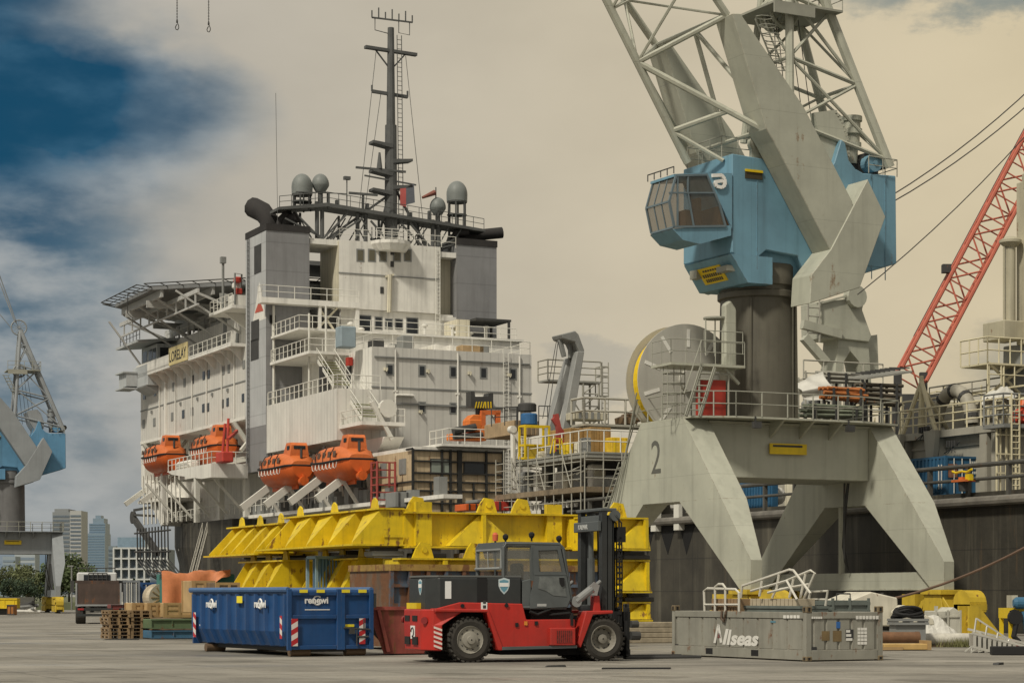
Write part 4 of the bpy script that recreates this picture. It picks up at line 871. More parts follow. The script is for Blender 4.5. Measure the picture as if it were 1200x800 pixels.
# sign on the slope
nrm=Vector((-(zt2+.15-z3),0,-.92)).normalized(); ax=Vector((0,-1,0)); ay=ax.cross(nrm)*-1
cen=Vector((u0+.44,.0,(zt2+.1+z3)/2))+nrm*.07
q=MB(); q.obox(cen,Vector((0,.95,0)),Vector((.92,0,-(zt2+.15-z3))).normalized()*.42,nrm*.015); sg=part(q,'sign',m_yel,up=True)
def decal(s,parent,o,x,y,size,m): 
    t=text(s,size,m,parent,'lettering',o,x,y,ext=.002,bold=.008); return t
up_=Vector((-.92,0,(zt2+.15-z3))).normalized(); xo=Vector((0,-1,0))
for j,(w_,h_) in enumerate(((1.2,.09),(1.55,.17),(1.4,.17))):
    q=MB(); n_=9 if j else 6
    for k in range(n_): q.obox(cen+nrm*.022+up_*(.26-.25*j)+xo*(-w_/2+w_*(k+.5)/n_),xo*(w_/n_*.33),up_*h_*.5,nrm*.004)
    t=part(q,'sign_lettering',m_dk,parent=sg)
q=MB(); q.box(u0+.0,-1.8,z3+.5,u0+.5,-.9,z3+.75); q.box(u0+.1,.9,z3+.5,u0+.5,1.5,z3+.9); q.build('lamp_bracket',m_cr,house)
# cab
cy0,cy1=-2.26,-.35
sd=U([(792,205),(828,203),(857,268),(857,275),(800,279),(790,270),(787,240)],cy0)
fx=min(p[0] for p in sd); 
q=MB(); zr=sd[0][1]; zb_=sd[4][1]
zf=sd[5][1]
q.prism(U([(788,268),(857,264),(857,276),(820,286),(800,281)],cy0),'y',cy0,cy1)
q.prism(U([(790,207),(829,205),(829,202),(790,204)],cy0),'y',cy0,cy1+.1)
q.prism(U([(828,203),(858,203),(858,268)],cy0),'y',cy0,cy1)
cab=part(q,'operator_cab',m_cb,up=True)
q=MB()
fr_=U([(792,206),(828,205),(843,240),(850,265),(790,266),(784,236)],cy0-.01)
def poly(pts,y,rad,closed=True): 
    n=len(pts)
    for i in range(n if closed else n-1):
        a,b=pts[i],pts[(i+1)%n]; q.bar((a[0],y,a[1]),(b[0],y,b[1]),rad)
poly(fr_,cy0-.02,.09); poly(fr_,cy1,.09)
for a,b in (((806,205),(806,226)),((784,226),(837,226)),((806,226),(813,265)),((794,206),(794,265))):
    A=CU.ony(*a,cy0-.02);B=CU.ony(*b,cy0-.02); q.bar(A,B,.07)
for k in (0,4,5): a=fr_[k]; q.bar((a[0],cy0,a[1]),(a[0],cy1,a[1]),.08)
for k in (1,2): y=cy0+(cy1-cy0)*k/3; q.bar((fr_[5][0],y,fr_[5][1]),(fr_[4][0],y,fr_[4][1]),.05); q.bar((fr_[0][0],y,fr_[0][1]),(fr_[5][0],y,fr_[5][1]),.05)
part(q,'window_frame',M('cab_frame',(.12,.16,.18),var=.1,bump=0),parent=cab)
q=MB(); q.quad(*[(a,cy0+.0,b) for a,b in fr_]); q.quad(*[(a,cy1+.04,b) for a,b in fr_]); q.quad((fr_[0][0],cy0,fr_[0][1]),(fr_[0][0],cy1,fr_[0][1]),(fr_[5][0],cy1,fr_[5][1]),(fr_[5][0],cy0,fr_[5][1])); q.quad((fr_[4][0],cy0,fr_[4][1]),(fr_[4][0],cy1,fr_[4][1]),(fr_[5][0],cy1,fr_[5][1]),(fr_[5][0],cy0,fr_[5][1])); part(q,'glass',m_glass,parent=cab)
q=MB(); a=CU.ony(812,262,-1.6); b=CU.ony(852,262,-1.6); q.box(b[0]-.75,cy0+.1,a[2]-.1,b[0]-.1,cy1,fr_[0][1]-.1); q.box(a[0]-.4,-1.6,a[2]-.1,a[0]+.3,-1.,a[2]+.6); q.box(a[0]+.3,-1.6,a[2]-.1,a[0]+.45,-1.,a[2]+1.2); part(q,'seat',m_int,parent=cab)
q=MB(); q.rail([(fr_[0][0]-.1,cy0,fr_[0][1]+.1),(fr_[0][0]-.1,cy1+.3,fr_[0][1]+.1)],.3,.6,.03,()); part(q,'roof_rail',m_dk,parent=cab)
# emblem: white open letter shape on the cab shoulder
em=[CU.ony(a,b,cy0-.03) for a,b in ((834,206),(845,205.5),(848.5,210),(849,217),(845,220),(839,218.5),(837,213.5),(846,212))]
q=MB(); [q.bar((a[0],cy0-.04,a[2]),(b[0],cy0-.04,b[2]),.15) for a,b in zip(em[:-1],em[1:])]; q.bar((em[-1][0],cy0-.04,em[-1][2]),(em[-5][0],cy0-.04,em[-5][2]),.12); q.build('emblem',M('emblem_white',(.75,.74,.70),bump=0),house).rotation_euler=(0,0,0)
a=CU.ony(873,199,-2.21);b=CU.ony(893,211,-2.21); q=MB(); q.box(a[0],-2.25,b[2],b[0],-2.205,a[2]); lp=part(q,'vent_panel',M('panel_brown',(.05,.04,.02)),up=True); q=MB(); q.box(a[0],-2.30,a[2]-.08,b[0],-2.2,a[2]+.03); part(q,'panel_hood',m_yel,parent=lp)
# rocker plates: near and far
def rocker(y0,y1,nm):
    arm=U([(858,16),(868,16),(942,125),(999,236),(1003,262),(973,293),(907,166),(898,151)],-3.6)
    s=1 
    q=MB(); q.prism(arm,'y',y0,y1); o=part(q,nm,m_cg,up=True,bevel=.03)
    tail=U([(1016,210),(1037,254),(1007,337),(948,356),(950,322),(973,292)],-3.6)
    q=MB(); q.prism(tail,'y',y0-.06,y1+.06); part(q,'counter_arm',m_cg,up=True,bevel=.03)
rocker(-3.6,-2.22,'rocker_arm'); rocker(2.2,3.6,'rocker_arm')
# boom lattice: two upper chords and one lower chord
nA=CU.ony(852,18,-3.0); dN=CU.ony(838,-3,-3.0); fA=(nA[0],3.0,nA[2])
dv=(Vector(CU.ony(705,-200,-3.0))-Vector(nA)); 
lo=Vector(CU.ony(806,191,0)); lt=Vector(CU.ony(747,73,0)); ld=(lt-lo)
nA=Vector(nA); fA=Vector(fA)
q=MB(); q.tube(nA,nA+dv,.17,8); q.tube(fA,fA+dv,.17,8); q.tube(lo,lo+ld*(1+dv.length/ld.length*.95),.19,8)
boom=part(q,'boom_chord',m_cg,up=True)
q=MB(); lp_=lambda t: lo+ld.normalized()*t
base=ld.length
kN=Vector(CU.ony(895,152,-3.1)); kF=Vector((kN.x,3.1,kN.z))
q.tube(lt,nA,.13,7); q.tube(lt,fA,.13,7); q.tube(lt,kN,.15,7); q.tube(lt,kF,.15,7); q.tube(nA,fA,.13,7)
m_=lo+ld*.32; q.tube(m_,lt.lerp(kN,.72),.13,7); q.tube(m_,lt.lerp(kF,.72),.13,7); q.tube(m_,Vector((lo.x+.9,-1.6,lo.z-.1)),.1,6)
md=fA.lerp(nA,.55); q.tube(md,kN.lerp(nA,.25),.11,6); q.tube(md,kN.lerp(kF,.5),.11,6); q.tube(kN,kF,.1,6)
st=2.6; du=dv.normalized(); dl=ld.normalized(); n=int(dv.length/st)
for k in range(n):
    a=nA+du*(k*st); b=fA+du*(k*st); a2=nA+du*((k+1)*st); b2=fA+du*((k+1)*st); c=lt+dl*(k*st); c2=lt+dl*((k+1)*st)
    q.tube(a2,b2,.07,5); q.tube(a,b2,.06,5)
    q.tube(c,a2,.075,5); q.tube(c,b2,.075,5); q.tube(c2,a2,.06,5); q.tube(c2,b2,.06,5)
part(q,'boom_lacing',m_cg,parent=boom)
# rear mast frame
ap=Vector(CU.ony(924,-108,-.7)); apf=Vector((ap.x,.7,ap.z))
rb=Vector(CU.ony(1043,196,-2.0)); rbf=Vector((rb.x,1.8,rb.z)); fb_=Vector(CU.ony(926,150,-2.0)); fbf=Vector((fb_.x,1.8,fb_.z-.0))
q=MB()
for a,b,r_ in ((rb,ap,.24),(rbf,apf,.2),(fb_,ap,.2),(fbf,apf,.17)): q.tube(a,b,r_,8)
mast2=part(q,'mast_leg',m_cg,up=True)
q=MB()
L4=lambda t:(rb.lerp(ap,t),rbf.lerp(apf,t),fb_.lerp(ap,t),fbf.lerp(apf,t))
for k,t in enumerate((.03,.32,.60,.84)):
    a,b,c,d=L4(t); q.tube(a,c,.10,6); q.tube(b,d,.09,6); q.tube(a,b,.09,6); q.tube(c,d,.09,6)
    if k<3:
        a2,b2,c2,d2=L4((.03,.32,.60,.84)[k+1]); q.tube(a,c2 if k%2 else c2,.08,6); q.tube(c,a2,.08,6); q.tube(a,b2,.07,6); q.tube(d,b2,.07,6); q.tube(c,d2,.07,6)
part(q,'mast_bracing',m_cg,parent=mast2)
def wheel(c,r,name,par,n=10,y0=-.12,y1=.12):
    q=MB(); q.path([(c[0]+r*math.cos(t),c[1],c[2]+r*math.sin(t)) for t in [k*2*math.pi/24 for k in range(24)]],.1,6,closed=True); q.lathe([(.16,y0*1.5),(.16,y1*1.5)],c,ax=(0,1,0),n=10)
    for k in range(n): t=k*2*math.pi/n; q.bar(c,(c[0]+r*math.cos(t),c[1],c[2]+r*math.sin(t)),.07)
    return part(q,name,m_cg,parent=par)
w0=Vector(CU.ony(919,14,-.4)); wheel(w0,.72,'rope_sheave',mast2); wheel(Vector((w0.x,.5,w0.z)),.72,'rope_sheave',mast2); wheel((ap.x-.1,0,ap.z+.4),.9,'rope_sheave',mast2,12); q=MB(); q.tube((ap.x-.6,-.4,ap.z+.9),(ap.x-5.2,-.4,ap.z+13),.07,6); q.tube((ap.x-.3,.4,ap.z+.9),(ap.x-4.6,.4,ap.z+13),.07,6); q.tube((ap.x-.9,0,ap.z+.2),(ap.x-8,0,ap.z+8.5),.05,6); part(q,'luffing_strut',m_cg,parent=mast2)
q=MB(); a=CU.ony(905,1,-1.7); b=CU.ony(985,12,-1.7); q.box(a[0],-1.9,a[2]-.1,b[0],1.9,a[2]); q.box(a[0],-1.9,a[2]-.55,b[0]-1.6,-1.8,a[2]-.1); q.rail([(a[0],-1.85,a[2]),(b[0],-1.85,a[2]),(b[0],1.85,a[2])],1.,.9,.03); part(q,'mast_platform',m_cr,parent=mast2)
q=MB(); p=CU.ony(885,22,-.9); r_=CU.ony(909,82,-.9); q.ladder(r_,p,(.5,0,0),.35,.03)
for k in range(7): t=k/6; c=Vector(p).lerp(Vector(r_),t); q.path([(c.x+.25+.45*math.cos(a),c.y-.35+.35*math.sin(a),c.z) for a in [i*math.pi/4 for i in range(8)]],.02,4,closed=True)
part(q,'caged_ladder',m_cr,parent=mast2)
q=MB()
for k in range(5): x=w0.x-.6+.35*k; q.tube((x,-.4+.2*(k%2),w0.z-.3),(fb_.x+.6+.5*k,-.4,fb_.z-.6),.025,4)
part(q,'hoist_rope',m_dk,parent=mast2)
# toothed quadrant, hydraulic buffer, winch, roof rails
for y in (-1.9,1.2):
    qd=U([(948,134),(971,131),(981,146),(987,168),(987,186),(981,202),(972,210),(962,204),(966,190),(957,172)],-1.5)
    q=MB(); q.prism(qd,'y',y,y+.35)
    arc=qd[1:7]
    for a,b in zip(arc[:-1],arc[1:]):
        for k in range(4): t=(k+.5)/4; q.box(a[0]+(b[0]-a[0])*t-.0,y-.02,a[1]+(b[1]-a[1])*t-.07,a[0]+(b[0]-a[0])*t+.12,y+.37,a[1]+(b[1]-a[1])*t+.07)
    part(q,'toothed_quadrant',m_cg,up=True)
q=MB(); c=CU.ony(998,158,-.8); z0=c[2]-1.; q.lathe([(.28,-.4),(.30,.3),(.46,.35),(.46,.6),(.38,.62),(.38,.95),(.5,1.0),(.5,1.25),(.42,1.27),(.42,1.6),(.5,1.62),(.5,1.85),(.2,1.9)],(c[0],c[1],z0),n=20); part(q,'slip_ring_housing',m_cg,up=True)
q=MB(); c=CU.ony(1021,192,-1.6); q.lathe([(.42,-.3),(.42,.3)],c,ax=(0,1,0),n=18); q.lathe([(.12,-.36),(.12,.36)],c,ax=(0,1,0),n=10); part(q,'sheave_block',m_cb,up=True)
q=MB(); c=CU.ony(1010,188,-.9); q.box(c[0]-.6,-1,c[2]-.6,c[0]+.9,.5,c[2]-.1); q.lathe([(.3,-.5),(.3,.9)],c,ax=(0,1,0),n=14); q.lathe([(.3,-.5),(.3,.9)],(c[0]+1,c[1],c[2]-.1),ax=(0,1,0),n=14); part(q,'winch',m_dk,up=True)
q=MB(); z=hs[0][1]; q.rail([(u0+.1,1.7,z),(u0+.1,-1.2,z)],1.,.9,.028); q.rail([(u0+.1,-1.2,z),(u0+1.9,-1.2,z+.0)],1.,.9,.028); q.rail([(u0+.1,1.7,z),(u0+2.6,1.7,z)],1.,.9,.028)
z2=hs[9][1]; q.rail([(hs[10][0]-1.6,-2.1,z2),(hs[10][0],-2.1,z2-.05),(hs[10][0],1.8,z2-.05)],.8,.9,.028); part(q,'roof_handrail',m_cr,up=True)
q=MB(); c=CU.ony(887,169,-1.9); q.lathe([(.46,-.12),(.46,.12)],c,ax=(0,1,0),n=18); q.box(c[0]-.35,-2.,hs[0][1]-.3,c[0]+.35,-1.8,c[2]-.2); part(q,'pivot_eye',m_cg,up=True); q=MB(); q.lathe([(.18,-.02),(.18,.28)],(c[0],c[1]-.16,c[2]),ax=(0,1,0),n=12); part(q,'pivot_pin',m_dk,up=True)
# ------------------------------------------------------------------ the second crane, far left
far=copy_tree(crane); 
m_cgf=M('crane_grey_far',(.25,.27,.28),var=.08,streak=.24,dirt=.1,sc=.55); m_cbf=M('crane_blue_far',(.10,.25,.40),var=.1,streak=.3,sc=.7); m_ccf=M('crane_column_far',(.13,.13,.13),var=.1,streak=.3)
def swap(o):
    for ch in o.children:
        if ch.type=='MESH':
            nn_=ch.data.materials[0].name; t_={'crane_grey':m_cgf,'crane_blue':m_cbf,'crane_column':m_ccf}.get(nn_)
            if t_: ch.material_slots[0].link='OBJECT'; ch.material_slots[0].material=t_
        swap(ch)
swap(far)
far['label']='distant portal crane with blue machinery house cut by the left edge of the picture'
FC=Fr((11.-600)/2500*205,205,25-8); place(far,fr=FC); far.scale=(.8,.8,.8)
for ch in list(far.children):
    for g_ in list(ch.children):
        if g_.name.startswith('number'): bpy.data.objects.remove(g_)
# wire ropes running off to the right behind the house
m_rope=M('wire_rope',(.05,.045,.04),bump=0)
for k,(a,b,l) in enumerate((((1040,232),(1330,-28),'upper wire rope of the close pair rising right behind the blue machinery house'),((1040,240),(1330,-6),'lower wire rope of the close pair rising right behind the blue machinery house'),((1005,345),(1330,2),'lone wire rope rising to the right from the pedestal top behind the machinery house'))):
    q=MB(); P=Vector(W(*a,125)); Q=Vector(W(*b,140)); n=12; pts=[P.lerp(Q,i/n)-Vector((0,0,1.2*4*(i/n)*(1-i/n))) for i in range(n+1)]; q.path(pts,.04 if k<2 else .035,5)
    tag(q.build('wire_rope',m_rope),l,'cable')
# ================================================================== lifeboats
def make_boat():
    t=thing('lifeboat','x','lifeboat',loc=(0,0,0),group='orange lifeboats in davits on the ship side')
    L_=8.6
    def sec(y,w,zk,zs,n=7):   # half section from keel to sheer, mirrored
        pts=[]
        for k in range(n): a=k/(n-1); x=w*math.sin(a*math.pi/2)**.8; z=zk+(zs-zk)*(1-math.cos(a*math.pi/2))**.85; pts.append((x,z))
        return [(-x,y,z) for x,z in pts[::-1]]+[(x,y,z) for x,z in pts[1:]]
    ys=[(-4.3,.85,.62,1.62),(-3.9,1.2,.35,1.56),(-2.6,1.42,.12,1.48),(-.6,1.47,.05,1.45),(1.4,1.4,.08,1.5),(2.9,1.05,.3,1.62),(3.8,.55,.7,1.78),(4.3,.08,1.2,1.92)]
    q=MB(); q.loops([sec(*a) for a in ys]); q.box(-.06,-3.2,-.12,.06,2.6,.2); q.build('hull',m_org,t,smooth=True)
    def top(y,w,zs,h):
        return [(-w,y,zs),(-w*.97,y,zs+h*.35),(-w*.8,y,zs+h*.8),(-w*.45,y,zs+h),(w*.45,y,zs+h),(w*.8,y,zs+h*.8),(w*.97,y,zs+h*.35),(w,y,zs)]
    q=MB(); q.loops([top(-4.2,.85,1.6,.35),top(-3.5,1.25,1.55,.85),(top(-2.2,1.4,1.49,1.15)),top(0,1.43,1.47,1.2),top(1.6,1.33,1.53,1.1),top(2.9,.98,1.64,.75),top(3.7,.5,1.78,.4)]); cn=q.build('canopy',m_org2,t,smooth=True)
    q=MB(); q.loops([[(-.75,y,2.3),(-.62,y,z),(.62,y,z),(.75,y,2.3)] for y,z in ((-3.5,3.2),(-3.3,3.4),(-2.3,3.4),(-1.7,2.7))]); q.build('steering_tower',m_org2,t)
    q=MB()
    for s in (-1,1): q.box(s*.70-.02,-3.2,2.85,s*.70+.02,-2.7,3.15)
    q.box(-.45,-3.53,2.9,.45,-3.48,3.15); q.build('tower_window',m_win,t)
    q=MB()
    for s in (-1,1):
        for k in range(5): y=-2.6+k*1.05; q.obox((s*1.37,y,2.05),(.01,0,-.12*s*0),(0,.28,0),(.02*-s,0,.2))
    q.build('side_window',M('boat_window',(.10,.06,.04),bump=0),cn)
    for k in range(3):
        q=MB()
        for s in (-1,1): q.path([(s*1.42,-1.9+k*1.5,1.55),(s*1.40,-1.9+k*1.5,2.05),(s*1.1,-1.9+k*1.5,2.55)],.035,4)
        q.build('grab_line',m_blk,cn)
    q=MB(); q.path([(-.9,-4.25,1.6),(-1.27,-3.9,1.57),(-1.46,-2.6,1.5),(-1.52,-.6,1.47),(-1.45,1.4,1.52),(-1.1,2.9,1.64),(-.6,3.8,1.8),(0,4.4,1.95),(.6,3.8,1.8),(1.1,2.9,1.64),(1.45,1.4,1.52),(1.52,-.6,1.47),(1.46,-2.6,1.5),(1.27,-3.9,1.57),(.9,-4.25,1.6)],.085,6,closed=True); q.build('rubbing_strake',m_blk,t)
    for s in (-1,1):
        q=MB()
        for k in range(7): y=-3.4+k*.72; q.path([(s*1.49,y,1.4),(s*1.5,y+.12,1.05),(s*1.5,y+.36,.98),(s*1.5,y+.6,1.05),(s*1.49,y+.72,1.4)],.028,4)
        q.build('life_line',m_whp,t)
    q=MB(); q.lathe([(.34,-.25),(.34,.25)],(0,-4.35,.42),ax=(0,1,0),n=16); q.box(-.07,-4.5,.2,.07,-3.6,.95); q.build('propeller_nozzle',m_org,t,smooth=True)
    q=MB(); q.tube((0,-3.9,2.2),(0,-3.9,2.9),.1,6); q.tube((0,3.2,2.2),(0,3.2,3.0),.1,6); q.build('lifting_hook',m_dk,t)
    return t
b0=make_boat()
spots=[(398,545,-.9,'lifeboat nearest the beige cabin, rightmost of the orange four'),(333,552,-1.2,'second lifeboat from the right, hung just right of the grey funnel base'),(248,528,-.5,'third lifeboat from the right, half hidden by the red winch'),(190,538,-1.0,'leftmost lifeboat, close to the bow')]
for i,(a,b_,x,l) in enumerate(spots):
    o=b0 if i==0 else copy_tree(b0); p=S.onx(a,b_,x); wx=S.w(p[0],p[1],p[2]-1.55); place(o,loc=wx,rotz=S.a); o.scale=(1.15,1.15,1.12); o['label']='orange enclosed '+l
# gangway from the quay up to the ship near the bow
a=S.onx(243,624,-1.0); bq=S.onx(219,672,-6.0)
gw=thing('gangway_ladder','long pale sloping gangway with dark treads resting between quay and ship bow','gangway',loc=S.w(bq[0],bq[1],.02),rotz=S.a)
P=Vector((0,0,.15)); Q=Vector((a[0]-bq[0],a[1]-bq[1],a[2])); stairs(P,Q,(.0,1.6,0),name='stair_frame',m=M('gangway_alu',(.42,.40,.34),bump=0),parent=gw,n=22,tm=m_dk,rl=1.)
# small round bollard of a lifebuoy near gangway head is part of the ship
# ================================================================== beige cabin on the main deck
cx=S.onx(484,560,1.); CF=Fr(*S.w(1.0,cx[1])[:2],25,6.6)
cab_t=thing('beige_cabin','beige two storey cabin framed in black steel posts on the ship deck','cabin',fr=CF)
zc=CF.ony(484,527,0)[2]; zb=CF.ony(484,590,0)[2]; xr=CF.ony(591,560,0)[0]; yl=CF.onx(431,560,0)[1]
m_be=M('cabin_beige',(.47,.37,.235),var=.10,streak=.4,rust=.18,seams=(('x',.5,.05,.3),('y',.5,.05,.3)))
q=MB(); q.box(.12,.12,.0,xr,yl,zc); q.build('wall',m_be,cab_t)
m_bf=M('frame_black',(.022,.022,.02),rough=.6,var=.3)
q=MB()
xs=[CF.ony(a,560,0)[0] for a in (484,518,528,540,570,590)]; H=zc
for x in xs: q.box(x-.09,-.06,0,x+.09,.1,H+.1)
q.box(CF.ony(536,560,0)[0],-.1,0,CF.ony(541,560,0)[0],.1,H+.1)
for f in (.02,.25,.42,.58,.8,1.): q.box(-.06,-.08,zb+(H-zb)*f-.06,xr,.1,zb+(H-zb)*f+.06)
for a in (505,555): x=CF.ony(a,560,0)[0]; q.box(x-.06,-.07,zb,x+.06,.1,zb+(H-zb)*.42)
ys_=[CF.onx(a,560,0)[1] for a in (484,463,452)]
for f in (.02,.25,.42): q.box(-.07,-.06,zb+(H-zb)*f-.06,.1,ys_[1]*1.9,zb+(H-zb)*f+.06)
for y in (ys_[1]*.95,ys_[1]*1.9): q.box(-.07,y-.07,zb,.1,y+.07,zb+(H-zb)*.42)
q.path([(-.05,-.03,H+.1),(-.05,1.2,H+.1)],.1,5); q.build('steel_frame',m_bf,cab_t)
for (a,t0,c,b_,mm) in ((504,537,527,556,M('pane_green',(.22,.25,.21),rough=.2,bump=0)),(543,540,568,556,m_win)):
    A=CF.ony(a,t0,.1);B=CF.ony(c,b_,.1); q=MB(); q.box(A[0],.06,B[2],B[0],.11,A[2]); wf=q.build('window',m_dk,cab_t); q=MB(); q.box(A[0]+.1,.03,B[2]+.1,B[0]-.1,.058,A[2]-.1); q.build('pane',mm,wf)
for (a,t0,c,b_) in ((446,543,453,559),(468,538,476,555)):
    A=CF.onx(a,t0,.1);B=CF.onx(c,b_,.1); q=MB(); q.box(.05,min(A[1],B[1]),B[2],.11,max(A[1],B[1]),A[2]); wf=q.build('window',m_gr,cab_t)
q=MB(); q.box(.2,.2,H+.02,xr+.3,yl,H+.3); q.box(CF.ony(515,520,-.5)[0],-.9,H+.32,xr+.4,3.5,H+.52); q.build('roof',m_whp,cab_t)
q=MB(); x0=CF.ony(526,520,-.8)[0]; q.rail([(x0,3,H+.5),(x0,-.8,H+.5),(xr+.3,-.8,H+.5)],1.2,1.5,.04); q.build('roof_rail',m_rail,cab_t)
q=MB(); q.box(0,.3,-.0,2.4,2.,zb+.0); q.box(3.2,.3,0,xr,2.,zb-.3); q.build('plinth',m_gr,cab_t)
# orange tracked machine on the cabin roof
zR=CF.z+H+.54
om=thing('orange_machine','orange hydraulic machine with a black striped steel head standing on the beige cabin roof','machine',loc=(*CF.w(CF.ony(556,515,.8)[0],.8)[:2],zR),rotz=CF.a)
ox=CF.ony(556,515,.8)[0]; X=lambda a,b_: (CF.ony(a,b_,.8)[0]-ox,0,CF.ony(a,b_,.8)[2]+CF.z-zR)
q=MB()
for (a,t0,c,b_) in ((527,508,566,517),(546,492,562,507),):
    A=X(a,t0);B=X(c,b_); q.box(A[0],-.7,max(0,B[2]),B[0],.7,A[2])
A=X(560,499);B=X(582,513); q.box(A[0],-.8,max(0,B[2]),B[0],.8,A[2]); q.prism([X(545,507)[0::2],X(545,492)[0::2],X(551,486)[0::2],X(566,487)[0::2],X(566,507)[0::2]],'y',-.6,.5); q.build('body',M('machine_orange',(.62,.17,.03),var=.15,streak=.3,dirt=.3),om,bevel=.06)
q=MB()
for a,t0,c,b_ in ((562,484,562,500),(579,484,580,500),(560,484,582,484)): 
    q.bar((X(a,t0)[0],-.6,X(a,t0)[2]),(X(c,b_)[0],-.6,X(c,b_)[2]),.35,.35)
q.build('cage',M('machine_orange2',(.55,.13,.03),var=.2),om)
q=MB(); A=X(526,506);B=X(552,501); q.tube((A[0],-.85,A[2]),(B[0],-.85,B[2]),.3,10); A=X(526,513);B=X(560,510); q.tube((A[0],-.9,A[2]),(B[0],-.9,B[2]),.2,8); q.build('hose_roll',m_dk,om)
q=MB(); pts=[X(a,b_)[0::2] for a,b_ in ((549,459),(553,459),(554,465),(569,465),(570,461),(575,461),(575,479),(549,477))]; q.prism(pts,'y',-.5,.5); q.bar((X(562,478)[0],0,X(562,478)[2]),(X(562,488)[0],0,X(562,488)[2]),.5,.5); hd_=q.build('head',m_dk,om)
for k in range(7):
    a0=553+k*3.1; q=MB(); P=[X(a0,478.6),X(a0+1.5,478.6),X(a0+(2.6 if k<4 else .5)+.6,471),X(a0+(1.2 if k<4 else -1)+.6,471)]; q.quad(*[(p[0],-.51,p[2]) for p in P]); q.build('hazard_stripe',m_yel,hd_)
# small crane boom / handrail left of cabin is rigging on deck
# ================================================================== midship platforms
m_sc=M('scaffold_tube',(.33,.32,.27),var=.15,bump=0); m_pl=M('scaffold_plank',(.20,.155,.10),var=.3,streak=.3)
cx=S.onx(688,560,.0); MF=Fr(*S.w(0,cx[1])[:2],25)
mp_=thing('deck_platform','two tier grey deck platform with white handrails and tube scaffolding amidships','platform',fr=MF)
zu=MF.ony(688,529,0)[2]; zl=MF.ony(688,570,0)[2]; yL=MF.onx(602,545,0)[1]; yL2=MF.onx(588,580,0)[1]; xR=MF.ony(737,545,0)[0]+3
m_pd=M('platform_grey',(.26,.26,.23),var=.12,streak=.3,rust=.1)
q=MB(); q.box(0,0,zu-.35,xR,yL,zu); q.box(-.05,-.05,zu-.1,xR,yL,zu+.02); q.build('upper_deck',m_pd,mp_)
q=MB(); q.box(-.5,-.4,zl-.35,xR,yL2,zl); q.build('lower_deck',m_pl,mp_)
q=MB(); q.box(3,1.5,6.4,xR,yL2,zl-.4); q.box(4,3,zl,xR,yL,zu-.36); q.build('inner_wall',M('inner_shadow',(.06,.055,.045),var=.4),mp_)  # shade below the platform decks is put into this dark colour
q=MB(); q.rail([(0.05,yL,zu),(0.05,0.05,zu),(xR,0.05,zu)],1.4,1.25,.045); q.build('handrail',m_rail,mp_)
q=MB()
n=10
for k in range(n+1):
    y=yL2*k/n; q.tube((-.45,y,6.6),(-.45,y,zu+ (.2 if k%3 else .8)),.04,5)
    if k<n and k%3==1: q.tube((-.5,y,zl),(-.5,yL2*(k+1)/n,zu),.035,5)
for z in (zl+.5,zl+1.05,zl+1.6,zl-.9,zl+2.1): q.tube((-.45,0,z),(-.45,yL2,z),.035,5)
for k in range(5):
    x=-.4+ (xR)*k/4.5; q.tube((x,-.45,6.6),(x,-.45,zu),.04,5)
for z in (zl+.55,zl+1.1,zl+1.7): q.tube((-.4,-.45,z),(xR,-.45,z),.035,5)
q.build('scaffold',m_sc,mp_)
r9=random.Random(5)
for k in range(12):
    y=r9.uniform(1,yL2-1); w=r9.uniform(.5,1.4); h=r9.uniform(.5,1.7); x=r9.uniform(.8,2.2); q=MB(); q.box(x,y,zl+.01,x+.9,y+w,zl+h); q.build('equipment_box',(m_whp,m_whp,m_gr,m_cream,m_gr,m_whp)[k%6],mp_,bevel=.08)
q=MB()
for k in range(16): y=yL2*.15+k*.6; q.lathe([(.12,0),(.16,.3),(.05,.5)],(.2,y,8.0 if False else 7.4),n=8)
q.build('valve_row',m_whp,mp_)
def onU(a,b_,y): p=MF.ony(a,b_,y); return p
# things standing on the upper platform
zf=zu+.03
def dthing(name,label,cat,px_,fwd,rot=25,yy=None):
    p=MF.ony(px_,529,fwd); return thing(name,label,cat,loc=MF.w(p[0],fwd,zf),rotz=R(rot)),p
t,p=dthing('yellow_basket','yellow tubular lifting basket with mesh sides at the platform edge','basket',626,9.0)
def yz_on(a,b_,yv): 
    q_=MF.ony(a,b_,yv); return q_[0]-p[0],q_[2]-zf
q=MB(); w_=.45
x0,zz0=yz_on(612,536,9.);x1,zz1=yz_on(640,500,9.)
for x in (x0,x1):
    for y in (-w_,w_): q.bar((x,y,0.02),(x,y,zz1),.13)
for y in (-w_,w_):
    for z in (.07,zz1*.42,zz1): q.bar((x0,y,z),(x1,y,z),.12)
for x in (x0,x1):
    for z in (.07,zz1*.42,zz1): q.bar((x,-w_,z),(x,w_,z),.12)
q.build('frame',m_yel,t)
q=MB(); q.box(x0,-w_-.02,.1,(x0+x1)/2+.3,-w_+.02,zz1*.42); q.build('mesh_panel',M('mesh_yellow',(.40,.29,.03),var=.2),t)
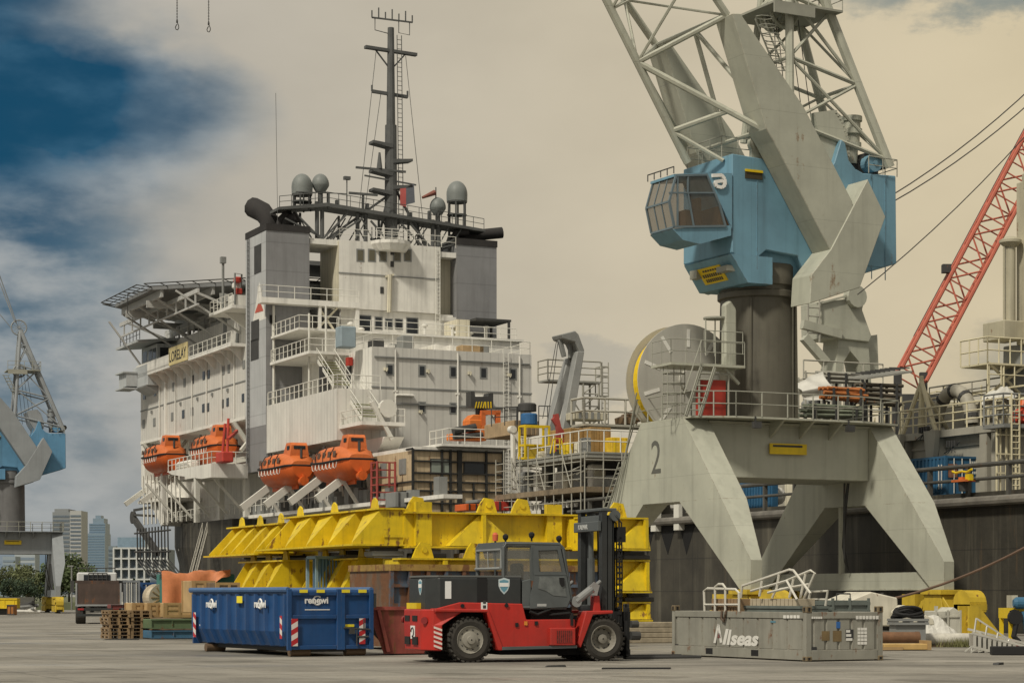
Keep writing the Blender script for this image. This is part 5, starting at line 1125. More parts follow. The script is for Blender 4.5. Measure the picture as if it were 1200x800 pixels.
# grey twin-leg davit frame
LF=Fr(*S.w(1.5,S.onx(652,510,1.5)[1]+2)[:2],25)
dv_=thing('davit_frame','grey twin legged A-frame davit with a hooked steel top above the platform','davit',fr=LF)
q=MB(); 
for (a,b_,c,d_,e,f,yy) in ((637,513,648,513,666,420,1.0),(655,511,667,511,677,412,0)):
    A=LF.ony(a,b_,yy);B=LF.ony(c,d_,yy);C=LF.ony(e,f,yy); w2=(B[0]-A[0])*.5
    q.prism([(A[0],A[2]),(B[0],B[2]),(C[0]+w2*.9,C[2]),(C[0]-w2*.5,C[2])],'y',yy-.35,yy+.35); q.prism([(A[0],6.6),(B[0],6.6),(B[0],B[2]),(A[0],A[2])],'y',yy-.34,yy+.34)
q.build('leg',M('davit_grey',(.25,.255,.245),var=.1,streak=.25),dv_,bevel=.05)
q=MB(); pts=[LF.ony(a,b_,.5)[0::2] for a,b_ in ((652,393),(668,389),(672,393),(679,412),(676,420),(668,402),(660,400),(654,398))]; q.prism(pts,'y',-.3,1.3)
q.bar(LF.ony(656,398,.5),LF.ony(661,418,.5),.3); q.bar(LF.ony(668,394,.5),LF.ony(668,420,.5),.25); q.build('hooked_head',m_gr,dv_,bevel=.05)
q=MB(); q.tube(LF.ony(654,400,.5),LF.ony(641,500,-.4),.03,4); q.tube(LF.ony(652,400,.5),LF.ony(636,490,-.4),.03,4); q.build('fall_wire',m_dk,dv_)
# lattice access tower
TF=Fr(*S.w(5,S.onx(690,480,5)[1]+3)[:2],25)
tw=thing('access_tower','slim grey scaffold tower with two railed landings behind the twin davit','tower',fr=TF)
zz=TF.ony(700,447,0)[2]; a=TF.ony(642,447,0)[0]; b_=TF.ony(704,447,0)[0]; c=TF.ony(713,447,0)[0]; z0=TF.ony(700,505,0)[2]; zt=TF.ony(700,424,0)[2]
q=MB(); q.box(a,0,zz-.12,b_,1.6,zz); q.build('landing',m_pd,tw)
q=MB(); q.rail([(a,1.6,zz),(a,0,zz),(b_,0,zz)],zt-zz,1.8,.06,(.33,.66)); q.build('railing',m_sc,tw)
q=MB()
xa=TF.ony(684,447,0)[0]
for x in (xa,b_-.1):
    for y in (0.1,1.5): q.tube((x,y,6.6),(x,y,zz),.08,6)
for k in range(4):
    za=z0+(zz-z0)*k/4; zc2=z0+(zz-z0)*(k+1)/4; q.tube((xa,.1,za),(b_-.1,.1,zc2),.05,5); q.tube((xa,.1,zc2),(b_-.1,.1,zc2),.05,5)
q.tube((a+1.,.1,zz),(xa,.1,z0+1),.06,5); q.ladder((b_+.1,.0,6.6),(b_+.1,.0,zt),(.5,0,0),.35,.03); q.build('tower_lattice',m_sc,tw)
q=MB()
zm=TF.ony(700,460,0)[2]
for x in (b_+.05,c):
    for y in (0,.9): q.tube((x,y,zm-.2),(x,y,zt-.3),.05,5)
for z in (zm-.2,zm+1.2,zt-.3): q.path([(b_+.05,0,z),(c,0,z),(c,.9,z),(b_+.05,.9,z)],.04,5,closed=True)
q.build('ladder_cage',m_sc,tw)
# generic boxes on the platform, each a thing with bands or lids
def cratebox(name,label,cat,px0,px1,pt,pb,yv,dep,m,m2,fr=MF,zbase=None,slats=4,grp=None,pname='slat'):
    A=fr.ony(px0,pt,yv);B=fr.ony(px1,pb,yv); zb0=B[2] if zbase is None else zbase
    t=thing(name,label,cat,loc=fr.w(A[0],yv,zb0-fr.z if False else zb0),rotz=fr.a,group=grp); w=B[0]-A[0]; h=A[2]-zb0
    q=MB(); q.box(0,0,0,w,dep,h); q.build('body',m,t,bevel=.03)
    for k in range(slats):
        q=MB(); x=w*(k+.5)/slats; q.box(x-w*.045,-.04,0.02,x+w*.045,-.002,h*.98); q.build(pname,m2,t)
    return t
m_wd=M('crate_timber',(.34,.21,.075),var=.25,streak=.4,seams=(('z',.28,.03,.5),)); m_wd2=M('crate_batten',(.28,.17,.06),var=.25)
cratebox('wooden_crate','left wooden crate of the pair standing on the grey upper platform','crate',668,690,501,527,4.,3,m_wd,m_wd2,zbase=zf)
cratebox('wooden_crate','right wooden crate of the pair standing on the grey upper platform','crate',691.5,716,500,527,3.2,3,m_wd,m_wd2,zbase=zf)
cratebox('yellow_bundle','yellow plastic wrapped bundle right of the wooden crates on the platform','bundle',717,736,512,526,2.2,1.6,M('bundle_yellow',(.60,.40,.03),var=.2,bump=.5,sc=3),m_yel,zbase=zf,slats=3,pname='strap')
cratebox('cable_drum_rack','low cream equipment rack on the shelf above the wooden crates','rack',676,712,482,492,7.5,2,m_cream,m_gr,zbase=None,slats=5)
cratebox('plank_floor_box','weathered tan timber box behind the yellow basket','box',602,632,492,510,14,5,M('tan_box',(.36,.26,.15),var=.2,streak=.4),m_pl,zbase=None,slats=6)
p=MF.ony(620,498,12.); tk=thing('blue_tank','blue plastic tank standing under a dark cap behind the yellow basket','tank',loc=MF.w(p[0],12.,p[2]),rotz=MF.a)
q=MB(); q.lathe([(.85,0),(.95,.1),(.95,1.15),(.8,1.3)],(0,0,0),n=20); q.build('body',M('tank_blue',(.03,.12,.28),var=.2),tk); q=MB(); q.lathe([(1.05,1.55),(1.05,2.3),(.9,2.45)],(-.1,.3,0),n=20); q.build('cap',m_dk,tk)
q=MB(); q.tube((-1.5,0,0),(-1.5,0,2.),.08,6); q.rail([(-4.6,0,-.3),(-1.4,0,0)],2.0,1.5,.06); q.rail([(1.2,0,0),(3.4,0,0)],2.2,1.2,.06); q.build('guard_rail',m_dk,tk); tk.scale=(.62,.62,.62)
t,p=dthing('red_jib','small red lattice jib leaning between the davit legs','jib',655,5.0)
q=MB(); x0,z0_=MF.ony(651,485,5.)[0]-p[0],MF.ony(651,485,5.)[2]-zf; x1=MF.ony(661,510,5.)[0]-p[0]
q.bar((x0,0,z0_),(x1,0,0),.3,.3); q.bar((x0+.3,.3,z0_*.6),(x1-.4,.3,.02),.2); q.bar((x0-.2,0,z0_*.9),(x0+.6,0,z0_*.5),.25); q.build('arm',M('jib_red',(.33,.055,.045),var=.2),t); q=MB(); q.box(x1-.8,-.5,0,x1+.3,.5,.25); q.build('base',m_dk,t)
t,p=dthing('white_crane_arm','white folding knuckle crane arm left of the yellow basket','crane arm',601,10.5)
X2=lambda a,b_: (MF.ony(a,b_,10.5)[0]-p[0],0,MF.ony(a,b_,10.5)[2]-zf)
q=MB(); q.bar((X2(602,545)[0],0,-2.),X2(601,502),.32,.32); q.build('column',m_whp,t,bevel=.08); q=MB(); q.bar(X2(599,502),X2(611,520),.4,.4); q.bar(X2(611,520),X2(607,538),.3,.3); q.lathe([(.25,-.25),(.25,.25)],X2(600,503),ax=(0,1,0),n=14); q.build('arm',m_whp,t)
q=MB(); q.rail([(X2(606,537)[0],-.4,0),(X2(614,537)[0],-.4,0)],1.6,.6,.05,(.3,.6)); q.build('guard',m_rail,t)
t,p=dthing('yellow_stand','yellow tapered tubular stand behind the white platform handrail','stand',655,2.5)
q=MB()
for s in (-.6,.6): q.bar((s,0,0.01),(s*.6,.2,1.6),.12); q.bar((s,.9,0.01),(s*.6,.6,1.6),.12)
for z in (.5,1.,1.6): q.bar((-.55,.1,z),(.55,.1,z),.08)
q.build('frame',m_yel,t); t.scale=(.6,.6,.6)
# dark grey railed gear left of the reel
t,p=dthing('rope_rack','dark railed rope rack with brown coils in front of the big reel','rack',728,6.)
q=MB(); q.rail([(-2.4,0,0),(2,0,0.)],0,1,.05,()) if False else None
za=MF.ony(728,498,6.)[2]-zf; q.box(-3,-.5,za-.15,3.4,1.6,za); q.rail([(-3,1.5,za),(-3,-.4,za),(3.2,-.4,za)],1.7,1.6,.09); q.tube((-2.8,.5,0.01),(-2.8,.5,za),.12,6); q.tube((2.8,.5,0.01),(2.8,.5,za),.12,6); q.build('frame',m_sc,t)
q=MB()
for k in range(4): q.lathe([(.3,0),(.75,.1),(.8,.5),(.3,.7)],(.6+.5*k,.4,za+.25*k),n=12)
q.build('rope_coil',M('rope_brown',(.13,.085,.045),var=.3),t)
# red skip and pale cover on deck behind the yellow steel
for (nm,lb,a,c,t0,b_,mm) in (('red_toolbox','bright red tool box on deck just above the yellow steel, right of the orange one',580,603,587,598,m_red),('orange_box','low orange box on deck above the yellow steel, left of the red tool box',546,562,590,598,m_org),('steel_cover','pale grey steel cover plate left of the red tool box',559,580,585,589,m_gr),('drum_box','grey round cornered locker on deck left of the black framed cabin plinth',463,482,576,594,m_gr)):
    cratebox(nm,lb,'box',a,c,t0,b_,0,2.,mm,m_dk,fr=Fr(*S.w(-.4,S.onx((a+c)/2,590,-.4)[1])[:2],25),slats=2,pname='lid_band')
rt=thing('red_ladder_tower','narrow red lattice ladder tower beside the rightmost lifeboat','ladder',loc=S.w(-1.2,S.onx(442,590,-1.2)[1],6.6),rotz=S.a)
q=MB(); hh=S.onx(442,540,-1.2)[2]-6.6; 
for x in (0,1.5):
    for y in (0,1.2): q.tube((x,y,0),(x,y,hh),.1,6)
for k in range(10): z=hh*k/9.5+.2; q.bar((0,0,z),(1.5,0,z),.1); q.bar((0,0,z),(0,1.2,z),.1); 
q.build('lattice',M('ladder_red',(.28,.05,.04),var=.2),rt)
# ================================================================== yellow steel frames stacked on the quay
m_ys=M('frame_yellow',(.66,.485,.012),edge=.035,rough=.5,var=.12,streak=.34,rust=.30,dirt=.24,bump=.08,sc=1.2)
YF=Fr(*W(475,697,74.5)[:2],25)     # x along the front row, y along the receding row
def grillage_run(fr,px_a,px_b,zt,zb,n,label,name='yellow_grillage',xoff=0.,flare=.9,lift=.2):
    """run of girder along y with sloping triangular gussets on its left (x<0) face; pixels give its ends"""
    ya=fr.onx(px_a,650,xoff)[1]; yb=fr.onx(px_b,650,xoff)[1]; L_=yb-ya
    t=thing(name,label,'steel frame',loc=fr.w(xoff,ya,zb),rotz=fr.a); h=zt-zb
    q=MB(); q.box(.35,0,0.1,.42,L_,h-.06); q.box(.0,-.1,h-.06,.95,L_+.1,h); q.box(-flare,-.15,0,1.0,L_+.1,.06); q.box(1.6,0,0,1.7,L_,h); q.box(.95,0,h-.05,1.7,L_,h-.02)
    q.box(.42,0,.06,1.6,.08,h-.06); q.build('girder',m_ys,t)
    for k in range(n):
        y=L_*(k+.02)/(n-.6) if n>1 else 0
        if y>L_: break
        q=MB(); q.prism([(.345,.062),(-flare*.95,.062),(-flare*.95,.12),(.1,h-.064),(.345,h-.064)],'y',y-.03,y+.03); q.quad((-flare*.95,y+.031,.12),(.1,y+.031,h-.07),(.34,min(L_,y+L_/(n-.6)*.9),h-.07),(.34,min(L_,y+L_/(n-.6)*.9),.1)); q.build('gusset_plate',m_ys,t)
    for y in (L_*.15,L_*.55,L_*.92):
        q=MB(); q.prism([(y-.34,h+.001),(y+.34,h+.001),(y+.2,h+.32),(y,h+.42),(y-.2,h+.32)],'x',.45,.53); q.lathe([(.13,-.03),(.13,.03)],(.49,y,h+.2),ax=(1,0,0),n=10); q.build('lifting_lug',m_ys,t)
    q=MB(); q.box(.2,-.12,-.0+.02,.9,-.10,.32); q.box(.15,-.16,.3,.95,-.1,.38); q.build('end_bracket',m_ys,t)
    return t
ztop=4.75
# front row: long girder faces seen square on
def front_frame(label,px0,px1,y0,zt,zb,gus,plain=(),lugs=(),name='yellow_grillage'):
    xa=YF.ony(px0,650,y0)[0]; xb=YF.ony(px1,650,y0)[0]; Lx=xb-xa; h=zt-zb
    t=thing(name,label,'steel frame',loc=YF.w(xa,y0,zb),rotz=YF.a)
    q=MB(); q.box(0,.25,.06,Lx,.33,h-.06); q.box(-.05,-.1,h-.06,Lx+.05,.7,h); q.box(-.05,-.25,0,Lx+.05,.8,.06); q.box(0,1.6,0,Lx,1.7,h); q.box(.0,.33,.06,.08,1.6,h-.06); q.box(Lx-.08,.33,.06,Lx,1.6,h-.06); q.build('girder',m_ys,t)
    for gx,wd in gus:
        x=YF.ony(gx,650,y0)[0]-xa; wr=min(wd,max(.14,Lx-x)); q=MB(); q.loft([(x-.12,.05,h-.1),(x+.12,.05,h-.1),(x+wr,-.2,.08),(x-wd,-.2,.08)],[(x-.12,.24,h-.1),(x+.12,.24,h-.1),(x+wr,.24,.08),(x-wd,.24,.08)]); q.build('gusset_plate',m_ys,t); q=MB(); q.box(x-.06,-.22,.08,x+.06,.02,h-.08); q.build('stiffener',m_ys,t)
    for gx in plain:
        x=YF.ony(gx,650,y0)[0]-xa; q=MB(); q.box(x-.3,.0,.08,x+.3,.24,h+.35); q.build('stiffener',m_ys,t)
    for gx in lugs:
        x=YF.ony(gx,650,y0)[0]-xa; q=MB(); q.prism([(x-.4,h+.001),(x+.4,h+.001),(x+.25,h+.5),(x-.1,h+.55),(x-.25,h+.35)],'y',.3,.42); q.lathe([(.1,-.1),(.1,.1)],(x+.05,.36,h+.28),ax=(0,1,0),n=10); q.build('lifting_lug',m_ys,t)
    return t
# left rows
grillage_run(YF,443,330,4.75,3.42,5,'nearer yellow gusseted girder of the top tier, left of the plain front girder',xoff=-.9,flare=1.0)
grillage_run(Fr(*W(325,697,84.)[:2],25),325,266,4.55,3.28,5,'farthest yellow gusseted girder of the top tier, its left end over the blue dumpster',flare=1.0)
grillage_run(Fr(*W(330,697,81.5)[:2],25),329,280,3.05,1.5,4,'short yellow girder of the lower tier behind the left part of the blue dumpster',flare=.8)
grillage_run(Fr(*W(412,697,77.5)[:2],25),418,363,3.05,1.3,4,'yellow lower tier girder between the small blue cage and the rusty container',flare=.9)
front_frame('plain faced yellow girder of the top tier behind the forklift cab, with upright lugs',477,690,.0,4.62,3.35,((565,1.35),(700,1.2)),(497,650,),(492,575,615))
front_frame('yellow girder end of the top tier just right of the forklift mast',684,757,-1.2,4.5,3.3,((755,1.3),),(),(728,))
front_frame('yellow girder of the middle tier half hidden by the forklift mast',470,759,-1.1,2.98,1.78,((756,1.3),(520,.8)),(),(735,500,560))
front_frame('bottom yellow girder of the stack resting on weathered timber',600,760,-1.0,1.46,.75,((757,1.1),),(),(737,))
q=MB(); A=YF.ony(477,650,-.3); B=YF.ony(443,650,-.3)
# black and grey blocks between the tiers (each a thing)
def spacer(px_,z0,z1,y,w,label,mm,nm='spacer_block'):
    p=YF.ony(px_,650,y); t=thing(nm,label,'spacer',loc=YF.w(p[0],y,z0),rotz=YF.a,group='dark spacers between the yellow tiers')
    q=MB(); q.box(-w,0,0,w,.8,(z1-z0)*.55); q.build('base',mm,t,bevel=.03); q=MB(); q.box(-w*.7,.1,(z1-z0)*.55+.002,w*.7,.7,z1-z0-.01); q.build('cap',m_dk,t)
for px_,z0,z1,y,mm in ((505,2.99,3.33,-.3,m_blk),(455,3.06,3.4,.3,m_gr),(560,2.99,3.33,-.4,m_pl),(715,2.99,3.28,-1.3,m_dk),(745,2.99,3.28,-1.3,m_dk),(725,1.79,1.77+.0,-1.0,m_dk)):
    if z1>z0: spacer(px_,z0,z1,y,.6,'dark packing block between the top and middle yellow tiers',mm)
for px_ in (690,750): spacer(px_,1.465,1.77,-1.,.6,'dark packing block between the top and middle yellow tiers' if False else 'dark packing block between the middle and bottom yellow tiers',m_dk)
for px_,y,xf in ((395,0,84),(415,0,80),(345,0,86),(300,0,90)):
    p=W(px_,640,xf); t=thing('spacer_block','grey packing block under the left yellow girders','spacer',loc=(p[0],p[1],3.07),rotz=YF.a,group='grey packing under the left girders')
    q=MB(); q.box(-.6,-.5,0,.6,.5,.14); q.build('base',m_gr,t); q=MB(); q.box(-.4,-.4,.141,.4,.4,.3); q.build('cap',m_dk,t)
# timber stack under the right end
m_tw=M('timber_weathered',(.30,.255,.18),var=.3,streak=.3,rust=.15,sc=2)
tmx=YF.ony(712,740,-2.2)
for r_ in range(4):
    for c_ in range(2):
        t=MB(); x=tmx[0]+random.uniform(-.1,.1); y=-2.2+c_*1.2
        z=r_*.185
        t.box(x,y,z+.002,x+3.1+random.uniform(-.3,.3),y+.9,z+.18)
        o=t.build('timber_baulk',m_tw,None,bevel=.02); o.location=(YF.x,YF.y,0); o.rotation_euler=(0,0,YF.a); tag(o,'weathered timber baulk in the low pile under the right end of the yellow steel','timber','timber baulks under the yellow steel')
# ================================================================== rusty blue container, red skip, small cage
RF=Fr(*W(459,697,66.)[:2],27)
m_rb=M('container_rustblue',(.085,.115,.155),var=.2,streak=.4,rust=.75,sc=.8,bump=.3); m_ru=M('container_rust',(.15,.10,.065),var=.4,streak=.4,rust=.8,sc=.7,bump=.4)
t=thing('rusty_container','tall rusted blue grey steel container with brown end wall behind the forklift','container',fr=RF)
H=2.62; yl=RF.onx(410,700,0)[1]; xr=7.5
q=MB(); q.box(.08,.08,.12,xr,yl,H-.1); q.build('shell',m_rb,t)
q=MB(); q.box(-.0,.05,.1,.079,yl,H-.12); q.build('end_wall',m_ru,t)
q=MB(); q.box(-.06,-.06,H-.16,xr,yl,H+.04); q.build('top_rim',M('rim_rust',(.30,.19,.05),var=.3,rust=.6,bump=.3),t)
q=MB(); 
for x in [k*.62 for k in range(13)]: q.box(x-.06,-.04,.1,x+.06,.08,H-.17)
for z in (.1,.75,1.4,2.): q.box(0,-.035,z-.05,xr,.08,z+.05)
q.build('ribs',m_rb,t)
SFk=Fr(*W(485,697,60.5)[:2],24)
t=thing('red_skip','faded red sloping sided skip beside the rear of the forklift','skip',loc=(W(490,0,61.)[0],61.,0),rotz=R(24))
q=MB(); z=1.28
q.loft([(-1.05,0,.04),(1.2,0,.04),(1.2,1.5,.04),(-.3,1.5,.04)],[(-1.55,-.05,z),(1.4,-.05,z),(1.4,1.8,z),(-1.4,1.8,z)]); q.build('body',M('skip_red',(.26,.06,.045),var=.25,streak=.5,rust=.45,dirt=.2),t)
q=MB(); q.box(-1.65,-.12,z,1.4,-.0,z+.1); q.box(-1.65,-.12,z,-1.5,1.9,z+.1); q.bar((-.95,-.08,.1),(-1.25,-.1,z),.1); q.build('rim',_mc['skip_red'],t)
p=W(390,690,79); t=thing('small_cage','small pale blue barred steel cage standing on the lower yellow tier','cage',loc=(p[0]-.6,p[1],1.75),rotz=R(25))
q=MB(); h=1.35
for x in (0,1.15):
    for y in (0,1.): q.bar((x,y,0),(x,y,h),.1)
for z in (.05,h): 
    for y in (0,1.): q.bar((0,y,z),(1.15,y,z),.1)
    for x in (0,1.15): q.bar((x,0,z),(x,1.,z),.1)
q.build('frame',M('cage_blue',(.20,.30,.36),var=.15,rust=.15),t); q=MB()
for k in range(1,9): q.bar((1.15*k/9,0,.05),(1.15*k/9,0,h),.045)
q.box(.05,.5,.05,1.1,.55,h-.05); q.build('bars',M('cage_blue2',(.10,.19,.28),var=.2,rust=.2),t)
q=MB(); q.box(.0,.0,-.9,1.2,1.0,-.02); q.build('base',m_dk,t)
# ================================================================== blue roll-off dumpster
DF=Fr(*W(335,697,58.8)[:2],30)
m_db=M('dumpster_blue',edge=.03,ecol=(.10,.08,.07),rgb=(.014,.066,.19),rough=.45,var=.12,streak=.3,dirt=.15,bump=.12,sc=1.1); m_wl=M('lettering_white',(.72,.72,.70),bump=0,var=.03); m_yl=M('label_yellow',(.75,.62,.03),bump=0,var=.05)
t=thing('blue_dumpster','dark blue ribbed roll-off dumpster with red white striped corners','dumpster',fr=DF)
zt=DF.ony(336,690.5,0)[2]; zb=.24; wd=DF.ony(437,700,0)[0]; ln=DF.onx(222,700,0)[1]
q=MB(); L0=[(0.06,y,zt) for y in (0,)]
sec=[(.10,zt),(.10,zb+.45),(.28,zb+.05),(.5,zb),(wd-.5,zb),(wd-.28,zb+.05),(wd-.1,zb+.45),(wd-.1,zt),(wd-.17,zt),(wd-.17,zb+.5),(wd-.5,zb+.1),(.5,zb+.1),(.17,zb+.5),(.17,zt)]
q.loft([(x,.06,z) for x,z in sec],[(x,ln-.05,z) for x,z in sec]); q.box(.1,ln-.08,zb,wd-.1,ln,zt); q.box(.3,.1,zb+.1,wd-.3,ln-.1,zb+.15); q.build('body',m_db,t)
q=MB()
for k in range(11):
    y=.16+ (ln-.4)*k/10; q.loft([(.0,y-.05,zt-.12),(.11,y-.09,zt-.12),(.11,y+.09,zt-.12),(.0,y+.05,zt-.12)],[(.0,y-.05,zb+.46),(.11,y-.09,zb+.46),(.11,y+.09,zb+.46),(.0,y+.05,zb+.46)]); q.loft([(.0,y-.05,zb+.46),(.11,y-.09,zb+.46),(.11,y+.09,zb+.46),(.0,y+.05,zb+.46)],[(.2,y-.05,zb+.04),(.3,y-.09,zb+.05),(.3,y+.09,zb+.05),(.2,y+.05,zb+.04)])
q.build('ribs',m_db,t)
q=MB(); q.tube((.06,-.02,zt),(.06,ln+.05,zt),.075,8); q.tube((wd-.06,-.02,zt),(wd-.06,ln,zt),.075,8); q.tube((0,ln,zt),(wd,ln,zt),.07,8); q.build('top_rail',M('dump_rail',(.06,.13,.27),var=.15,streak=.2),t)
# door end
q=MB(); q.box(.04,-.04,zb-.02,wd-.04,.05,zt-.06); q.build('door_leaf',m_db,t)
dm=wd*.60
q=MB()
for x in (.0,dm-.1,dm+.02,wd-.16): q.box(x,-.12,zb-.06,x+.13,-.04,zt+.02)
for z in (zb-.04,zt-.16,zb+(zt-zb)*.5): q.box(.135,-.1,z,dm-.105,-.041,z+.11); q.box(dm+.155,-.1,z,wd-.165,-.041,z+.11)
q.build('door_frame',m_db,t,bevel=.01)
q=MB(); q.tube((dm+.1,-.13,zb+.55),(wd-.15,-.13,zb+.5),.025,6); q.tube((dm+.5,-.13,zb+.3),(wd-.2,-.13,zb+.3),.03,6); q.tube((dm+.5,-.14,zb+.05),(dm+.5,-.14,zb+.55),.02,5); q.box(wd-.8,-.15,zb+.38,wd-.62,-.1,zb+.55); q.tube((dm+.72,-.13,zb+.5),(dm+.72,-.13,zb+.8),.02,5); q.tube((wd+.02,-.06,zt-.5),(wd+.02,-.06,zt-.1),.05,6); q.build('door_latch',m_dk,t)
m_st=bpy.data.materials.new('hazard_tape'); m_st.use_nodes=True; nt=m_st.node_tree; nn=nt.nodes; b=nn['Principled BSDF']; b.inputs['Roughness'].default_value=.5
tcn=nn.new('ShaderNodeTexCoord'); sx=nn.new('ShaderNodeSeparateXYZ'); nt.links.new(tcn.outputs['Object'],sx.inputs[0])
ad=nn.new('ShaderNodeMath'); ad.operation='MULTIPLY_ADD'; ad.inputs[1].default_value=-.55
ad2=nn.new('ShaderNodeMath'); ad2.operation='ADD'; nt.links.new(sx.outputs[0],ad2.inputs[0]); nt.links.new(sx.outputs[1],ad2.inputs[1]); nt.links.new(ad2.outputs[0],ad.inputs[0]); nt.links.new(sx.outputs[2],ad.inputs[2])
dv=nn.new('ShaderNodeMath'); dv.operation='DIVIDE'; dv.inputs[1].default_value=.30; nt.links.new(ad.outputs[0],dv.inputs[0]); fc=nn.new('ShaderNodeMath'); fc.operation='FRACT'; nt.links.new(dv.outputs[0],fc.inputs[0]); gt=nn.new('ShaderNodeMath'); gt.operation='GREATER_THAN'; gt.inputs[1].default_value=.5; nt.links.new(fc.outputs[0],gt.inputs[0])
mxn=nn.new('ShaderNodeMix'); mxn.data_type='RGBA'; mxn.inputs[6].default_value=(.42,.02,.025,1); mxn.inputs[7].default_value=(.66,.60,.56,1); nt.links.new(gt.outputs[0],mxn.inputs[0]); nt.links.new(mxn.outputs[2],b.inputs['Base Color'])
def pxbox(fr,y,a,t0,c,b_,nm,m,par,th=.006,ax='y'):
    if ax=='y':
        A=fr.ony(a,t0,y);B=fr.ony(c,b_,y); q=MB(); q.box(min(A[0],B[0]),y-th,min(A[2],B[2])-fr.z,max(A[0],B[0]),y,max(A[2],B[2])-fr.z)
    else:
        A=fr.onx(a,t0,y);B=fr.onx(c,b_,y); q=MB(); q.box(y-th,min(A[1],B[1]),min(A[2],B[2])-fr.z,y,max(A[1],B[1]),max(A[2],B[2])-fr.z)
    return q.build(nm,m,par)
def pxstripes(fr,y,pts_list,nm,m,par):
    for P in pts_list:
        q=MB(); q.quad(*[(lambda p:(p[0],y,p[2]-fr.z))(fr.ony(a,b_,y)) for a,b_ in P]); q.build(nm,m,par)
pxbox(DF,-.125,341.5,724.5,349,756.5,'stripe_tape',m_st,t); pxbox(DF,-.125,421,724,428,754,'stripe_tape',m_st,t)
for a in (351,371,400.5,420): pxbox(DF,-.125,a,690.3,a+9.5,694,'reflector',m_yl,t)
pxbox(DF,-.06,403,731,415,734,'label',m_yl,t)
pxbox(DF,-.012,226.5,717,229.5,746,'stripe_tape',m_st,t,ax='x'); pxbox(DF,-.012,328,721,330.5,748,'stripe_tape',m_st,t,ax='x')
pxbox(DF,-.012,277.5,698,284,706,'label',m_yl,t,ax='x'); pxbox(DF,.085,234,731,239,733,'label',m_wl,t,ax='x')
def ring(fr,pl,y,cx_,cy_,rp,m,par):
    q=MB(); c=fr.ony(cx_,cy_,y) if pl=='y' else fr.onx(cx_,cy_,y); r=rp*c_scale
    if pl=='y': q.path([(c[0]+r*math.cos(k*math.pi/12),y,c[2]+r*math.sin(k*math.pi/12)) for k in range(3,23)],.022,4)
    else: q.path([(y,c[1]+r*math.cos(k*math.pi/12),c[2]+r*math.sin(k*math.pi/12)) for k in range(2,22)],.03,4)
    q.build('logo_ring',m,par); return c,r
c_scale=59/2500
c,r=ring(DF,'y',-.05,372,703,5.2,m_wl,t); text('renewi',.26,m_wl,t,'logo_text',(c[0]-.40,-.066,c[2]-.08),(1,0,0),(0,0,1),bold=.008); q=MB(); q.box(c[0]-.38,-.05,c[2]-.27,c[0]+.38,-.046,c[2]-.245); q.build('logo_line',m_wl,t)
for cx_,cy_,yy in ((248,707,-.012),(305,707,-.012)):
    c,r=ring(DF,'x',yy,cx_,cy_,5.4,m_wl,t); text('renewi',.30,m_wl,t,'logo_text',(yy-.012,c[1]+.42,c[2]-.1),(0,-1,0),(0,0,1),bold=.01)
q=MB(); q.box(.5,.2,.14,.68,ln-.2,zb+.02); q.box(wd-.68,.2,.14,wd-.5,ln-.2,zb+.02); q.build('skid_rail',m_dk,t)
for x in (.35,wd-.62):
    for y in (.15,ln-.9): q=MB(); q.tube((x-.18,y,.13),(x+.42,y,.13),.125,14); q.build('roller',M('roller_rust',(.13,.085,.05),var=.3),t)
q=MB(); q.tube((.7,.1,.17),(wd-.7,.1,.17),.05,6); q.build('axle_bar',m_dk,t)
# ================================================================== half-height open container
KF=Fr(*W(945,697,54.6)[:2],27.6)
m_kg=M('container_grey',edge=.03,rgb=(.255,.25,.21),rough=.6,var=.12,streak=.3,rust=.22,dirt=.15,sc=1.1,bump=.12); m_kr=M('corner_rust',(.17,.13,.075),var=.3,rust=.5)
t=thing('open_container','grey half height open container lettered Allseas on its long side','container',fr=KF)
zt=KF.ony(945,716,0)[2]; wd=KF.ony(1035,740,0)[0]; ln=KF.onx(787,740,0)[1]; zb=.03
q=MB(); q.box(.06,.06,zb+.05,.1,ln-.06,zt-.1); q.box(wd-.1,.06,zb+.05,wd-.06,ln-.06,zt-.1); q.box(.06,.06,zb+.05,wd-.06,.1,zt-.1); q.box(.06,ln-.1,zb+.05,wd-.06,ln-.06,zt-.1); q.box(.1,.1,.15,wd-.1,ln-.1,.2); q.build('walls',m_kg,t)
q=MB()
n=9
for k in range(n):
    y=.22+(ln-.44)*k/n; w_=(ln-.44)/n; q.loft([(.06,y+.03,zb+.27),(.06,y+w_-.03,zb+.27),(.06,y+w_-.03,zt-.2),(.06,y+.03,zt-.2)],[(.022,y+.05,zb+.27),(.022,y+w_-.05,zb+.27),(.022,y+w_-.05,zt-.2),(.022,y+.05,zt-.2)])
n=5
for k in range(n):
    x=.22+(wd-.44)*k/n; w_=(wd-.44)/n; q.loft([(x+.03,.06,zb+.27),(x+w_-.03,.06,zb+.27),(x+w_-.03,.06,zt-.2),(x+.03,.06,zt-.2)],[(x+.05,.022,zb+.27),(x+w_-.05,.022,zb+.27),(x+w_-.05,.022,zt-.2),(x+.05,.022,zt-.2)])
q.build('corrugation',m_kg,t)
q=MB()
for z0,z1 in ((zb,zb+.26),(zt-.19,zt-.02)):
    q.box(.0,.17,z0,.07,ln-.17,z1); q.box(wd-.07,.17,z0,wd,ln-.17,z1); q.box(.17,.0,z0,wd-.17,.07,z1); q.box(.17,ln-.07,z0,wd-.17,ln,z1)
q.build('edge_rail',m_kg,t,bevel=.01)
